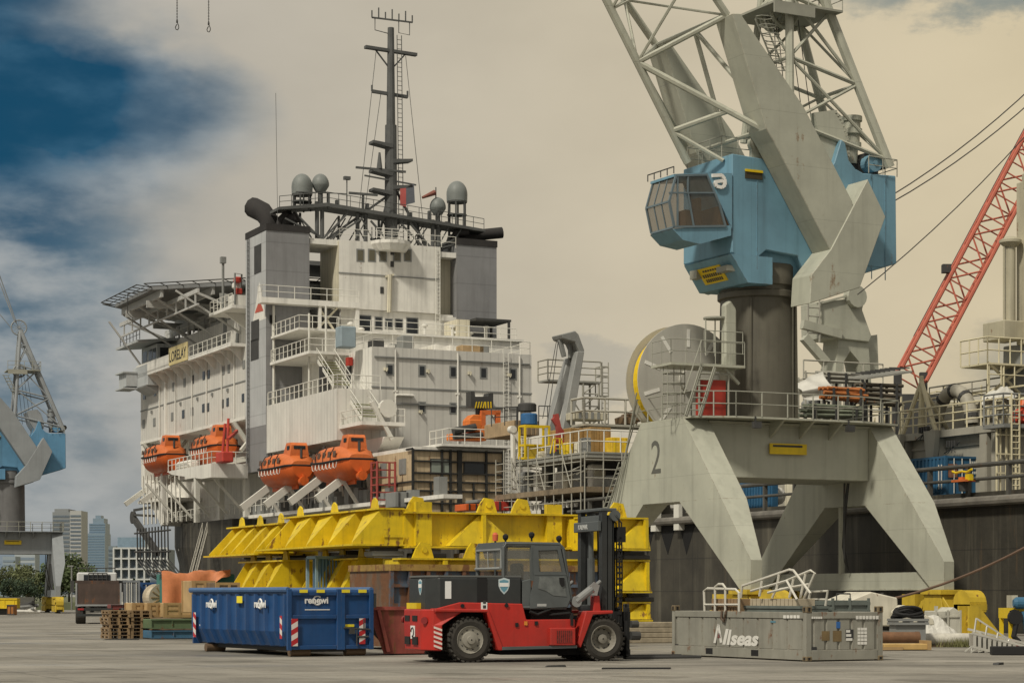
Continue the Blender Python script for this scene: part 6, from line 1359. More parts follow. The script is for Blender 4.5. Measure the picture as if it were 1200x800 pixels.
for x,y in ((0,0),(wd-.17,0),(0,ln-.17),(wd-.17,ln-.17)):
    q=MB(); q.box(x+.01,y+.01,.12,x+.16,y+.16,zt-.02); p_=q.build('corner_post',m_kg,t)
    for z0,z1 in ((0.005,.13),(zt-.03,zt+.13)):
        q=MB(); q.box(x-.006,y-.006,z0,x+.176,y+.176,z1); c_=q.build('corner_casting',m_kr,p_,bevel=.015)
        q=MB(); q.box(x+.05,y-.009,z0+.03,x+.12,y-.004,z1-.03); q.box(x-.009,y+.05,z0+.03,x-.004,y+.12,z1-.03); q.build('casting_hole',m_blk,p_)
for yy in (ln*.36,ln*.70): q=MB(); q.box(-.004,yy-.17,zb+.06,.001,yy+.17,zb+.22); q.build('fork_pocket',m_blk,t)
m_lw=M('allseas_white',(.66,.65,.60),bump=0,var=.06)
A=KF.onx(836,757,0.015);B=KF.onx(888,757,.015)
tx=text('seas',.52,m_lw,t,'lettering',(.016,KF.onx(855.6,755,0.016)[1],KF.onx(856,754.6,.016)[2]),(0,-1,-.0),(0,0,1),shear=.25,bold=.018)
ymin=min(v.co.y for v in tx.data.vertices);ymax=max(v.co.y for v in tx.data.vertices); tgt=KF.onx(889,754,.016)[1]
for v in tx.data.vertices: v.co.y=ymax+(v.co.y-ymax)*(ymax-tgt)/(ymax-ymin)
def KX(pts,nm,m): q=MB(); q.quad(*[(.013,)+KF.onx(a,b_,.013)[1:] for a,b_ in pts]); q.build(nm,m,t)
KX([(836,752.5),(838.6,753.2),(842.6,731),(840.6,730.5)],'lettering',m_lw); KX([(840.6,730.5),(843,731),(846.5,752),(843.6,752.8)],'lettering',M('allseas_red',(.20,.06,.055),bump=0) if False else m_lw)
KX([(846.5,754.6),(850,754.8),(854,736.5),(850.6,736.2)],'lettering',m_lw); KX([(851.4,755),(854.6,755.2),(857.4,737.2),(854.6,737)],'lettering',m_lw)
KX([(840.8,747),(844.6,747.4),(844,742),(841.8,741)],'lettering_accent',M('allseas_red',(.20,.06,.055),bump=0))
m_tk=M('plate_dark',(.035,.035,.035),bump=0)
for (a,t0,c,b_,mm,nm) in ((991,737,1000,748,m_tk,'data_panel'),(980,728,984.5,735.5,M('label_blue',(.03,.12,.35),bump=0),'label'),(963,739,972,750,M('plate_bronze',(.17,.12,.055),var=.3),'data_plate'),(976,738.5,986,751,_mc['plate_bronze'],'data_plate'),(948.5,757.5,957,762.5,m_tk,'mark')):
    pxbox(KF,.02,a,t0,c,b_,nm,mm,t)
for k in range(5):
    for j in range(3): pxbox(KF,.02,1005+j*3.8,735+k*4.1,1008.2+j*3.8,738.2+k*4.1,'stencil_mark',m_lw,t)
for k in range(3): pxbox(KF,.018,991.5,737.6+k*4.8,996+k*1.3,740.6+k*4.8,'stencil_mark',m_lw,t,th=.01)
for k in range(7): pxbox(KF,-.001,1003+k*3.9,721,1006+k*3.9,725,'stencil_mark',m_lw,t)
for k in range(5): pxbox(KF,-.001,951+k*2.6,722,953+k*2.6,724.5,'stencil_mark',m_lw,t)
for k in range(5): pxbox(KF,-.001,918+k*4,720.3-.0,921+k*4,724.,'stencil_mark',m_lw,t,ax='x')
pxbox(KF,.018,790,754,795,757,'mark',m_tk,t,ax='x'); pxbox(KF,.018,903,727,909,729,'label',M('label_teal',(.08,.20,.26),bump=0),t,ax='x')
q=MB(); yy=KF.onx(846,718,-.03)[1]; q.path([(-.03,yy,zt),(-.05,yy,zt-.22),(-.04,yy-.12,zt-.3),(-.05,yy-.2,zt-.1),(-.02,yy-.2,zt)],.035,5); q.build('chain_loop',M('chain_rust',(.09,.06,.04),var=.3),t)
# contents of the open container: railing frames, planks, grey lids
zi=.205
m_hr=M('handrail_cream',(.55,.53,.46),var=.08,bump=0)
def ct(name,label,cat,lx,ly,lz,rot=0,group=None): return thing(name,label,cat,loc=KF.w(lx,ly,lz),rotz=KF.a+R(rot),group=group)
def KP(px_,py_,x): p=KF.onx(px_,py_,x); return Vector(p)
def railframe(label,pts_list,x,r=.035):
    base=KP(*pts_list[0][0],x); t=ct('railing_frame',label,'railing',x,base.y,zi)
    for pl,nm in pts_list_named(pts_list):
        q=MB(); q.path([(0,KP(a,b_,x).y-base.y,KP(a,b_,x).z-zi) for a,b_ in pl],r,6); q.build(nm,m_hr,t)
    return t
def pts_list_named(L): return [(L[0],'frame')]+[(p,'baluster') for p in L[1:]]
railframe('small upright cream railing with a hooped top at the left of the grey open container',[[(826,722),(825,692),(829,689),(862,690),(866,694),(866,722)],[(838,722),(838,687),(842,684),(847,684),(850,688),(850,722)],[(826,708),(866,708)]],.5)
railframe('long leaning cream stair railing in the grey open container, the steeper left one',[[(868,700),(870,686),(925,667),(930,668),(950,695)],[(890,698),(893,680)],[(880,692),(922,680),(934,702)],[(910,690),(913,672)],[(900,694),(925,688)]],.9)
railframe('long leaning cream stair railing in the grey open container, the right hand one',[[(905,700),(912,684),(950,668),(955,671),(938,710)],[(925,700),(930,678)],[(914,690),(948,684)],[(938,700),(944,672)]],1.5)
railframe('low cream railing frame poking up right of the leaning stair railings',[[(945,712),(950,693),(970,692),(967,712)],[(948,702),(968,702)]],1.9)
m_pk=M('plank_red',(.27,.18,.10),var=.3,streak=.3)
def stack(label,px0,px1,pt,x,n,mm,grp,nm='scaffold_plank'):
    for k in range(n):
        a=KP(px0+(px1-px0)*k/n,pt,x); b_=KP(px0+(px1-px0)*(k+.8)/n,pt,x); q=MB(); w=abs(a.y-b_.y); q.box(-.12,-w,-.0,.5,0,max(.3,a.z-zi)); o=q.build(nm,mm,None,bevel=.01); o.location=KF.w(x,a.y,zi); o.rotation_euler=(0,0,KF.a); tag(o,label,'plank',grp)
stack('brown upright plank end in the left bundle inside the grey container',838,868,701,.7,8,m_pk,'plank ends, left bundle')
stack('pale upright plank end in the long bundle behind the leaning stair railings',872,938,701,1.15,14,M('plank_pale',(.42,.36,.26),var=.25,streak=.3),'plank ends, long bundle')
a=KP(876,709,.55); 
def lid(label,fr_pts,x,nm='steel_lid'):
    a=KP(*fr_pts[0],x); b_=KP(*fr_pts[1],x); t=ct('ribbed_sheet',label,'steel sheet',x,b_.y,zi); q=MB(); q.box(0,0,.0,.9,a.y-b_.y,a.z-zi); q.build('panel',M('lid_grey',(.13,.15,.135),var=.15,streak=.2),t); q=MB()
    for f in (.35,.7,.98): q.box(-.03,-.02,(a.z-zi)*f-.05,.93,a.y-b_.y+.02,(a.z-zi)*f+.02)
    q.build('ridge',_mc['lid_grey'],t)
lid('flat green grey steel lid lying along the middle of the open container',((870,709),(938,712)),.85)

a=KF.ony(974,703,2.2);b_=KF.ony(1018,712,2.2); t=ct('ribbed_sheet','raised green grey ribbed steel box at the right end of the open container','steel box',a[0],2.2,zi)
q=MB(); w_=b_[0]-a[0]; h_=a[2]-zi; q.box(0,0,0,w_,1.2,h_); q.build('panel',_mc['lid_grey'],t); q=MB()
for f in (.62,.78,.94): q.box(-.03,-.04,h_*f-.05,w_+.03,1.23,h_*f+.04)
for x in (0,w_*.45,w_-.06): q.box(x,-.05,0,x+.07,-.0,h_+.06)
q.build('ridge',_mc['lid_grey'],t); q=MB(); q.rail([(.4,.3,h_),(w_-.4,.3,h_)],.18,.6,.02,()); q.build('lifting_bar',m_dk,t)
# ================================================================== forklift
FK=Fr(-1.97,53.46,20)
Z1=lambda pts:[(440+a/3.3333,560+b/3.3333) for a,b in pts]
def fxz(zpts,y=0.): return FK.xz(Z1(zpts),y)
m_fr=M('forklift_red',edge=.025,ecol=(.09,.06,.05),rgb=(.44,.024,.016),rough=.4,var=.08,streak=.22,dirt=.22,sc=1.5,bump=.08); m_fd=M('forklift_dark',(.028,.031,.031),rough=.5,var=.15,dirt=.2,sc=2); m_fg=M('forklift_grey',(.085,.095,.095),rough=.5,var=.12,dirt=.15,sc=2)
m_ty=M('tyre',(.035,.032,.027),rough=.9,var=.3,dirt=.4,bump=.3,sc=4); m_rim=M('rim_dusty',(.26,.245,.205),var=.2,dirt=.3,rust=.2); m_bl=M('underbody',(.012,.012,.012),rough=.9,bump=0)
fk=thing('forklift','large red and black forklift truck with tall mast standing sideways on the quay','forklift',fr=FK)
WD=2.45
rear=fxz([(232,670)])[0]
pf=fxz([(236,512),(300,508),(330,484),(575,490),(590,552),(780,550),(822,520),(926,516),(926,528),(848,533),(798,660),(780,652),(495,668),(440,528),(300,528),(262,552),(236,598)])
q=MB()
def sect(zpts,y0,y1): q.prism(fxz(zpts),'y',y0,y1)
# body blocks
sect([(232,510),(330,484),(575,490),(590,552),(780,550),(780,652),(495,668),(440,522),(290,522),(232,526)],.0,.07)
sect([(330,486),(575,490),(588,552),(780,552),(780,645),(500,660),(470,540)],.07,WD-.07)
sect([(232,510),(330,484),(575,490),(590,552),(780,550),(780,652),(495,668),(440,522),(290,522),(232,526)],WD-.07,WD)
sect([(430,515),(442,515),(497,660),(495,672),(478,672)],-.05,.35); sect([(232,508),(440,512),(440,524),(232,522)],-.05,.45)
sect([(820,518),(926,516),(926,528),(848,533),(800,662),(786,645)],-.05,.5); sect([(820,518),(926,516),(926,528),(848,533),(800,662),(786,645)],WD-.5,WD+.05)
sect([(868,458),(890,458),(896,520),(866,520)],.25,.5)
q.build('chassis',m_fr,fk,bevel=.02)
# counterweight at the rear
q=MB(); z_t=fxz([(232,512)])[0][1]; z_b=fxz([(232,674)])[0][1]; xa=rear[0]
def cw(z,dx): return [(xa-.02+dx,.12,z),(xa+.75,.0,z),(xa+.75,WD,z),(xa-.02+dx,WD-.12,z),(xa-.22+dx,WD-.55,z),(xa-.22+dx,.55,z)]
def cw2(z,dx): return [(xa-.02+dx,.12,z),(xa+.2,.0,z),(xa+.2,WD,z),(xa-.02+dx,WD-.12,z),(xa-.22+dx,WD-.55,z),(xa-.22+dx,.55,z)]
zm=z_b+(z_t-z_b)*.62
q.loops([cw2(z_b,.03),cw2(zm,0),cw(z_t-.05,0),cw(z_t,0)]); c_=q.build('counterweight',m_fr,fk,bevel=.03)
for zz,h_,y0,y1 in ((z_t-.3,.14,.75,1.15),(z_b+.14,.2,.75,1.15),(z_t-.3,.14,1.4,1.8),(z_b+.14,.2,1.4,1.8)):
    q=MB(); q.box(xa-.24,y0,zz,xa-.2,y1,zz+h_); q.build('recess',m_bl,c_)
q=MB(); q.lathe([(.09,0),(.09,.05)],(xa-.15,.35,z_t-.28),ax=(-.6,-.75,0),n=14); q.lathe([(.09,0),(.09,.05)],(xa-.15,WD-.35,z_t-.28),ax=(-.7,.7,0),n=14); q.build('tail_light',M('lamp_red',(.20,.02,.02),rough=.2,bump=0),c_)
q=MB(); q.box(xa-.235,.95,z_t-.75,xa-.222,1.3,z_t-.42); q.build('sticker',m_wl,c_); q=MB(); q.path([(xa-.24,1.12+.11*math.cos(k*.5),z_t-.58+.11*math.sin(k*.5)) for k in range(11)],.02,4); q.build('sticker_mark',m_tk,c_)
# diagonal white warning stripes on the rear corner
A_=fxz([(200,570),(232,668)],-.004)
for k in range(5):
    z0=z_b+.04+k*.115; q=MB(); q.quad((xa+.0,.09,z0+.12),(xa+.0,.09,z0+.065),(xa+.19,-.006,z0-.01) ,(xa+.19,-.006,z0+.045)) ; q.v=[(x-.004,y-.012,z) for x,y,z in q.v]; q.build('warning_stripe',M('stripe_pale',(.55,.45,.40),bump=0),c_)
q=MB(); q.box(xa-.2,.9,z_t+.01,xa+.1,1.75,z_t+.16); q.build('beacon_box',m_yel,fk)
# engine hood
h0=fxz([(232,384),(570,384),(570,492),(232,508)],.1)
zt_=fxz([(300,379)],.1)[0][1]; zbh=z_t+.0
x0=xa-.08; x1=fxz([(572,400)],.1)[0][0]; xs_=[x0,fxz([(398,400)],.1)[0][0],fxz([(436,400)],.1)[0][0],x1]
q=MB(); q.prism([(x0,.55),(x0+.22,.12),(x1,.12),(x1,WD-.12),(x0+.22,WD-.12),(x0,WD-.55)],'z',zbh-.05,zt_-.05); hd2=q.build('engine_hood',m_fd,fk,bevel=.04)
q=MB(); q.prism([(x0,.55),(x0+.22,.14),(x1,.14),(x1,WD-.14),(x0+.22,WD-.14),(x0,WD-.55)],'z',zt_-.045,zt_); q.build('hood_top',M('hood_top_grey',(.12,.125,.12),var=.1),hd2)
q=MB(); q.box(xs_[1],.105,zbh,xs_[2],.118,zt_-.06); q.build('hood_gap',m_bl,hd2)
for zx,zz,mm,nm,w_,h_ in ((272,402,m_wl,'sticker',24,68),):
    a,b_=fxz([(zx,zz),(zx+w_,zz+h_)],.11); q=MB(); q.box(a[0],.108,b_[1],b_[0],.116,a[1]); q.build(nm,mm,hd2)
def shield(cx_,cz_,s,y,par,face='y'):
    pts=[(-.5,.55),(0,.68),(.5,.55),(.5,0),(.32,-.4),(0,-.72),(-.32,-.4),(-.5,0)]
    for k,(sc_,mm) in enumerate(((1,M('shield_pale',(.50,.58,.60),bump=0)),(.78,M('shield_blue',(.12,.28,.36),bump=0)))):
        q=MB()
        if face=='y': q.quad(*[(cx_+p[0]*s*sc_,y-.003*(k+1),cz_+p[1]*s*sc_) for p in pts])
        else: q.quad(*[(y-.003*(k+1),cx_-p[0]*s*sc_,cz_+p[1]*s*sc_) for p in pts])
        q.build('shield_sticker',mm,par)
    q=MB()
    if face=='y': q.box(cx_-s*.42,y-.012,cz_-.02,cx_+s*.42,y-.009,cz_+s*.26)
    else: q.box(y-.012,cx_-s*.42,cz_-.02,y-.009,cx_+s*.42,cz_+s*.26)
    q.build('shield_band',m_wl,par)
c1=fxz([(502,420)],.12)[0]; shield(c1[0],c1[1],.3,.118,hd2); c2=fxz([(185,424)],.12)[0]; shield(.95,c2[1],.3,x0-.002,hd2,'x')
a,b_=fxz([(412,484),(436,514)],-.0); q=MB(); q.box(a[0],-.012,b_[1],b_[0],-.002,a[1]); nb_=q.build('number_plate',m_wl,fk)
for k in range(2): q=MB(); q.box(a[0]+.05,-.018,b_[1]+.04+k*.12,a[0]+.13,-.013,b_[1]+.12+k*.12); q.build('number_mark',m_tk,nb_)
# cab
def tub(pts,y,r=.045): q.path([(x,y,z) for x,z in fxz(pts,y)],r,6)
cy0,cy1=.18,2.2
q=MB()
side=[(500,505),(500,268),(508,255),(716,258),(732,275),(762,470),(742,505)]
for y in (cy0,cy1):
    S2=fxz(side,cy0); q.path([(x,y,z) for x,z in S2],.055,6,closed=True); xx=fxz([(612,262),(612,400)],cy0); q.bar((xx[0][0],y,xx[0][1]),(xx[1][0],y,xx[1][1]),.1)
    for k in (1,2,3): q.bar((S2[k][0],y,S2[k][1]),(S2[k+1][0],y,S2[k+1][1]),.08)
for k in (1,2,3,4): q.bar((S2[k][0],cy0,S2[k][1]),(S2[k][0],cy1,S2[k][1]),.09)
q.box(S2[2][0]+.1,cy0,S2[2][1]-.03,S2[3][0],cy1,S2[2][1]+.03); q.build('cab_frame',m_fg,fk)
q=MB(); q.prism(fxz([(504,262),(608,262),(608,395),(504,395)],cy0),'y',cy0-.005,cy0+.005); q.prism(fxz([(625,272),(712,270),(732,368),(635,368)],cy0),'y',cy0-.04,cy0-.03); q.prism(fxz([(504,262),(725,262),(745,395),(504,395)],cy0),'y',cy1-.01,cy1)
xr_=S2[1][0]; q.box(xr_-.01,cy0+.05,S2[0][1]+1.0,xr_,cy1-.05,S2[1][1]-.05); xf=S2[4][0]; q.quad((S2[4][0],cy0,S2[4][1]),(S2[4][0],cy1,S2[4][1]),(S2[5][0],cy1,S2[5][1]),(S2[5][0],cy0,S2[5][1])); q.build('glass',M('forklift_glass',(.25,.25,.22),rough=.06,bump=0,var=.05,alpha=.22,spec=.5),fk)
q=MB(); q.prism(fxz([(572,505),(572,400),(608,392),(608,455),(602,505)],cy0),'y',cy0-.02,cy1); q.prism(fxz([(500,505),(500,395),(572,395),(572,505)],cy0),'y',cy0+.3,cy1); q.build('cab_base',m_fg,fk,bevel=.02)
dpts=[(612,264),(716,264),(728,285),(756,470),(742,502),(600,508),(602,455),(612,395)]
def ringp(outer,inner,y0,y1):
    n=len(outer); 
    A=[(x,y0,z) for x,z in fxz(outer,cy0)];B=[(x,y0,z) for x,z in fxz(inner,cy0)]; C=[(x,y1,z) for x,z in fxz(outer,cy0)];D=[(x,y1,z) for x,z in fxz(inner,cy0)]
    for i in range(n):
        j=(i+1)%n; q.add([A[i],A[j],B[j],B[i],C[i],C[j],D[j],D[i]],[(0,1,2,3),(7,6,5,4),(0,4,5,1),(3,2,6,7)])
q=MB(); ringp([(612,264),(716,264),(738,368),(742,378),(616,378),(614,368)],[(632,282),(706,280),(724,358),(726,366),(636,366),(634,358)],cy0-.09,cy0-.03); q.prism(fxz([(616,376),(741,376),(757,470),(744,502),(600,508),(603,455),(616,398)],cy0),'y',cy0-.08,cy0-.03); dr=q.build('door',m_fg,fk)
q=MB(); q.prism(fxz([(636,384),(732,384),(742,462),(690,458),(660,440),(630,430)],cy0),'y',cy0-.092,cy0-.082); q.build('door_window',M('door_glass',(.12,.13,.125),rough=.12,bump=0,var=.3,sc=4),dr)
q=MB(); q.prism(fxz([(712,388),(730,388),(733,420),(722,424),(714,410)],cy0),'y',cy0-.12,cy0-.094); q.build('door_handle',m_bl,dr)
a,b_=fxz([(632,490),(668,500)],cy0-.09); q=MB(); q.box(a[0],cy0-.09,b_[1],b_[0],cy0-.083,a[1]); q.build('maker_plate',M('plate_pale',(.4,.41,.4),bump=0),dr)
q=MB(); 
for zx,zz in ((508,236),(610,228),(717,242)):
    a=fxz([(zx,zz)],cy0+.1)[0]; q.tube((a[0],cy0+.1,a[1]-.12),(a[0],cy0+.1,a[1]+.02),.025,6); q.lathe([(.04,-.06),(.075,0),(.075,.06),(.03,.1)],(a[0],cy0+.1,a[1]+.02),n=10)
q.build('work_lamp',m_bl,fk)
q=MB(); a=fxz([(468,230)],1.3)[0]; q.lathe([(.07,-.1),(.08,.06),(.04,.12)],(a[0],1.3,a[1]),n=12); q.build('beacon',M('beacon_orange',(.55,.12,.05),rough=.3,bump=0),fk); q=MB(); q.tube((a[0],1.3,zt_),(a[0],1.3,a[1]-.1),.03,6); q.build('beacon_post',m_fg,fk)
# pale rear window guard seen beside the hood
q=MB(); G=[FK.ony(*p,cy1) for p in Z1([(398,372),(405,275),(495,272)])]; xg=xr_-.02
q.path([(xg,cy1-.02,S2[0][1]+1.),(xg,cy1-.02,S2[1][1]-.06),(xg,cy0+.1,S2[1][1]-.06),(xg,cy0+.1,S2[0][1]+1.)],.04,6); q.tube((xg-.03,1.2,S2[0][1]+1.),(xg-.03,1.25,S2[1][1]-.1),.015,4); q.tube((xg-.03,cy0+.1,S2[0][1]+1.0),(xg-.03,cy1,S2[0][1]+1.0),.04,6); q.build('rear_guard',M('guard_pale',(.22,.23,.22),bump=0),fk)
q=MB(); a=fxz([(560,430)],1.2)[0]; q.box(a[0]-.1,.85,a[1]-.35,a[0]+.45,1.5,a[1]-.05); q.box(a[0]-.15,.85,a[1]-.05,a[0]+.02,1.5,a[1]+.65); q.build('seat',m_bl,fk,bevel=.05)
q=MB(); a=fxz([(720,420)],1.2)[0]; q.tube((a[0],1.2,a[1]-.6),(a[0]-.2,1.2,a[1]),.04,6); q.lathe([(.2,-.02),(.2,.02)],(a[0]-.22,1.2,a[1]+.03),ax=(-.4,0,1),n=14); q.build('steering_wheel',m_bl,fk)
# underbody
q=MB(); q.prism(fxz([(240,600),(300,520),(430,520),(480,668),(500,690),(960,690),(960,560),(930,540),(850,540),(790,660),(500,660)],.3),'y',.5,WD-.5); a=fxz([(600,505),(740,550)],.4); q.box(a[0][0],.3,a[1][1],a[1][0]+.15,WD-.3,a[0][1]); q.build('underbody',m_bl,fk)
q=MB(); q.prism(fxz([(495,658),(785,652),(785,662),(495,670)],-.06),'y',-.1,.02); q.build('step_rail',m_fg,fk)
# side box with mesh
a,b_=fxz([(682,584),(780,652)],-.1); q=MB(); q.box(a[0],-.14,b_[1],b_[0],.05,a[1]); bx=q.build('side_box',m_fr,fk,bevel=.02); a,b_=fxz([(708,594),(768,642)],-.15)
q=MB(); q.box(a[0],-.15,b_[1],b_[0],-.141,a[1]); q.build('grille',M('grille_dark',(.12,.02,.015),var=.5,sc=20),bx); q=MB()
for k in range(9): x=a[0]+(b_[0]-a[0])*k/8; q.box(x-.006,-.157,b_[1],x+.006,-.151,a[1])
q.build('grille_bar',m_fr,bx)
q=MB()
for zx,zz in ((340,498),(512,496)): a=fxz([(zx,zz)],-.02)[0]; q.lathe([(.05,-.02),(.05,.02)],(a[0],-.02,a[1]),ax=(0,1,0),n=10)
q.build('cap',m_bl,fk)
for zx,zz,mm in ((587,566,M('lamp_amber',(.6,.22,.03),bump=0)),(628,566,m_bl),(552,572,m_bl)): a=fxz([(zx,zz)],-.01)[0]; q=MB(); q.box(a[0]-.04,-.03,a[1]-.05,a[0]+.04,-.001,a[1]+.05); q.build('side_marker',mm,fk)
# wheels
def fwheel(zx,zz,zr,y,w_,name,dish):
    c=fxz([(zx,zz)],0)[0]; r=zr/3.333*54.5/2500; z=r
    q=MB(); q.lathe([(r*.62,-w_/2+.02),(r*.8,-w_/2),(r*.93,-w_/2+.03),(r,-w_/2+.1),(r,w_/2-.1),(r*.93,w_/2-.03),(r*.8,w_/2),(r*.62,w_/2-.02)],(c[0],y,z),ax=(0,1,0),n=36,cap=False); 
    n=26
    for k in range(n):
        t=k*2*math.pi/n
        for s in (-1,1):
            p=Vector((c[0]+math.cos(t)*r*.99,y+s*w_*.3,z+math.sin(t)*r*.99)); T=Vector((-math.sin(t),0,math.cos(t))); Rr=Vector((math.cos(t),0,math.sin(t))); q.obox(p,T*.035+Vector((0,s*.02,0)),Vector((0,w_*.2,0)),Rr*.022)
    wh=q.build('wheel',m_ty,fk)
    q=MB(); rr_=r*.63
    if dish: q.lathe([(rr_,-.02),(rr_*.95,-.05),(rr_*.85,-.02),(rr_*.7,.14),(rr_*.35,.14),(rr_*.32,.02),(.02,.0)],(c[0],y-w_/2+.06,z),ax=(0,1,0),n=24,cap=False)
    else: q.lathe([(rr_,-.01),(rr_*.95,-.05),(rr_*.9,-.02),(rr_*.6,-.0),(rr_*.55,-.06),(rr_*.3,-.08),(rr_*.28,-.14),(.02,-.15)],(c[0],y-w_/2+.06,z),ax=(0,1,0),n=24,cap=False)
    q.build('rim',m_rim,wh)
    q=MB()
    for k in range(10): t=k*2*math.pi/10; q.lathe([(.028,-.03),(.028,.03)],(c[0]+rr_*.72*math.cos(t),y-w_/2+(.08 if not dish else .19),z+rr_*.72*math.sin(t)),ax=(0,1,0),n=6)
    q.build('wheel_nut',m_dk,wh)
fwheel(372,635,88,.24,.46,'r',False); fwheel(372,635,88,WD-.24,.46,'r',False); fwheel(893,622,88,.22,.44,'f',True); fwheel(893,622,88,WD-.22,.44,'f',True); fwheel(893,622,88,.68,.42,'f',True); fwheel(893,622,88,WD-.68,.42,'f',True)
# mast
xm0=fxz([(885,300)],.35)[0][0]; xm1=fxz([(928,300)],.35)[0][0]; zt2=fxz([(880,128)],.35)[0][1]
my0,my1=.35,2.05
q=MB()
for y in (my0,my1-.22):
    q.box(xm0,y,.3,xm0+.14,y+.22,zt2); q.box(xm0+.17,y+.03,.35,xm0+.30,y+.2,zt2-.1); q.box(xm0+.33,y,.3,xm1+.02,y+.22,zt2-.25)
mast_=q.build('mast_rail',m_fd,fk,bevel=.01)
q=MB(); q.box(xm0-.05,my0-.02,zt2-.0,xm1+.1,my1+.02,zt2+.08); q.box(xm0-.12,my0,zt2-.52,xm0-.02,my1,zt2-.26); q.box(xm0,my0+.1,zt2-.3,xm0+.2,my1-.1,zt2-.1); q.box(xm0,my0,1.2,xm0+.12,my1,1.45); q.build('crosshead',m_fg,mast_,bevel=.015)
a=fxz([(800,180)],my0)[0]; t_=text('KALMAR',.17,M('mast_letter',(.45,.46,.44),bump=0),mast_,'lettering',(xm0-.13,my1-.35,zt2-.45),(0,-1,0),(0,0,1),bold=.006)
q=MB()
for y in (my0+.45,my1-.45): q.tube((xm0+.2,y,.6),(xm0+.2,y,zt2-.1),.07,10); q.tube((xm0+.2,y,.6),(xm0+.2,y,zt2-1.2),.10,10)
q.build('lift_cylinder',M('cyl_grey',(.10,.11,.11),var=.2),mast_)
q=MB()
for y in (my0-.06,my0+.3,my1-.3):
    q.path([(xm1+.06,y,zt2-.1),(xm1+.14,y,zt2-.2),(xm1+.17,y,1.6),(xm1+.14,y,.9)],.025,5); q.path([(xm1+.0,y,zt2-.1),(xm1+.2,y-.02,zt2-.3),(xm1+.23,y,2.2),(xm1+.2,y,.9)],.022,5)
for k in range(14): q.box(xm1+.12,my0-.1,1.2+k*.15,xm1+.2,my0-.0,1.26+k*.15)
q.build('hose',m_bl,mast_)
q=MB()
for y in (my0-.03,my1-.1): q.lathe([(.14,-.05),(.14,.05)],(xm1+.04,y,zt2-.12),ax=(0,1,0),n=16)
q.build('chain_pulley',m_fg,mast_); q=MB(); a,b_=fxz([(945,190),(972,250)],my0)
q.box(a[0]+.02,my0-.1,b_[1],b_[0],my0+.25,a[1]); q.build('lamp_box',m_bl,mast_)
# tilt cylinder
q=MB()
for y in (my0-.12,my1+.12):
    A=fxz([(775,482)],my0)[0];B=fxz([(838,432)],my0)[0];C=fxz([(872,402)],my0)[0]; q.tube((A[0],y,A[1]),(B[0],y,B[1]),.11,12); q.tube((B[0],y,B[1]),(C[0],y,C[1]),.05,8); q.lathe([(.14,-.09),(.14,.09)],(A[0],y,A[1]),ax=(0,1,0),n=12)
q.build('tilt_cylinder',M('cyl_pale',(.20,.205,.20),var=.2),fk)
q=MB(); P=fxz([(838,420),(855,405),(876,418),(866,458),(838,455)],my0-.2); q.prism(P,'y',my0-.2,my0-.16); q.build('mirror_plate',M('plate_greyish',(.25,.24,.23),var=.2),fk)
q=MB(); P=fxz([(846,430),(854,444),(840,444)],my0-.21); q.prism(P,'y',my0-.215,my0-.205); q.build('warning_triangle',m_red,fk)
q=MB(); A=fxz([(764,525)],-.05)[0];B=fxz([(792,575)],-.05)[0]; q.box(A[0],-.08,B[1],B[0]-.15,.1,A[1]); q.tube((A[0],0,A[1]),(A[0]-.5,.2,A[1]-.05),.03,5); q.path([(fxz([(600,520)],.2)[0][0],.15,fxz([(600,520)],.2)[0][1]),(fxz([(630,530)],.2)[0][0],.15,fxz([(630,532)],.2)[0][1]),(fxz([(680,515)],.2)[0][0],.15,fxz([(680,512)],.2)[0][1])],.04,6); q.build('valve_block',m_bl,fk)
# carriage and forks
xc=fxz([(968,600)],.35)[0][0]; zc0=fxz([(968,690)],.35)[0][1]; zc1=fxz([(968,505)],.35)[0][1]
q=MB(); q.box(xc,.15,.12,xc+.12,WD-.15,.3); q.box(xc,.15,zc1-.35,xc+.12,WD-.15,zc1-.1); 
for y in (.15,.8,1.5,WD-.3): q.box(xc,y,.12,xc+.1,y+.15,zc1)
q.box(xm1,my0,.25,xc,my0+.15,zc1-.1); q.box(xm1,my1-.15,.25,xc,my1,zc1-.1); q.build('carriage',m_bl,fk,bevel=.01)
for y in (.45,WD-.75): q=MB(); q.box(xc+.12,y,.1,xc+.22,y+.22,zc1+.1); q.box(xc+.12,y,.03,xc+2.3,y+.22,.11); q.build('fork',m_dk,fk,bevel=.02)
q=MB(); q.tube((xc+.1,.1,.65),(xc+.35,.1,.65),.12,10); q.tube((xc+.1,.1,.95),(xc+.3,.1,.95),.1,10); q.build('side_shift_cylinder',m_dk,fk)
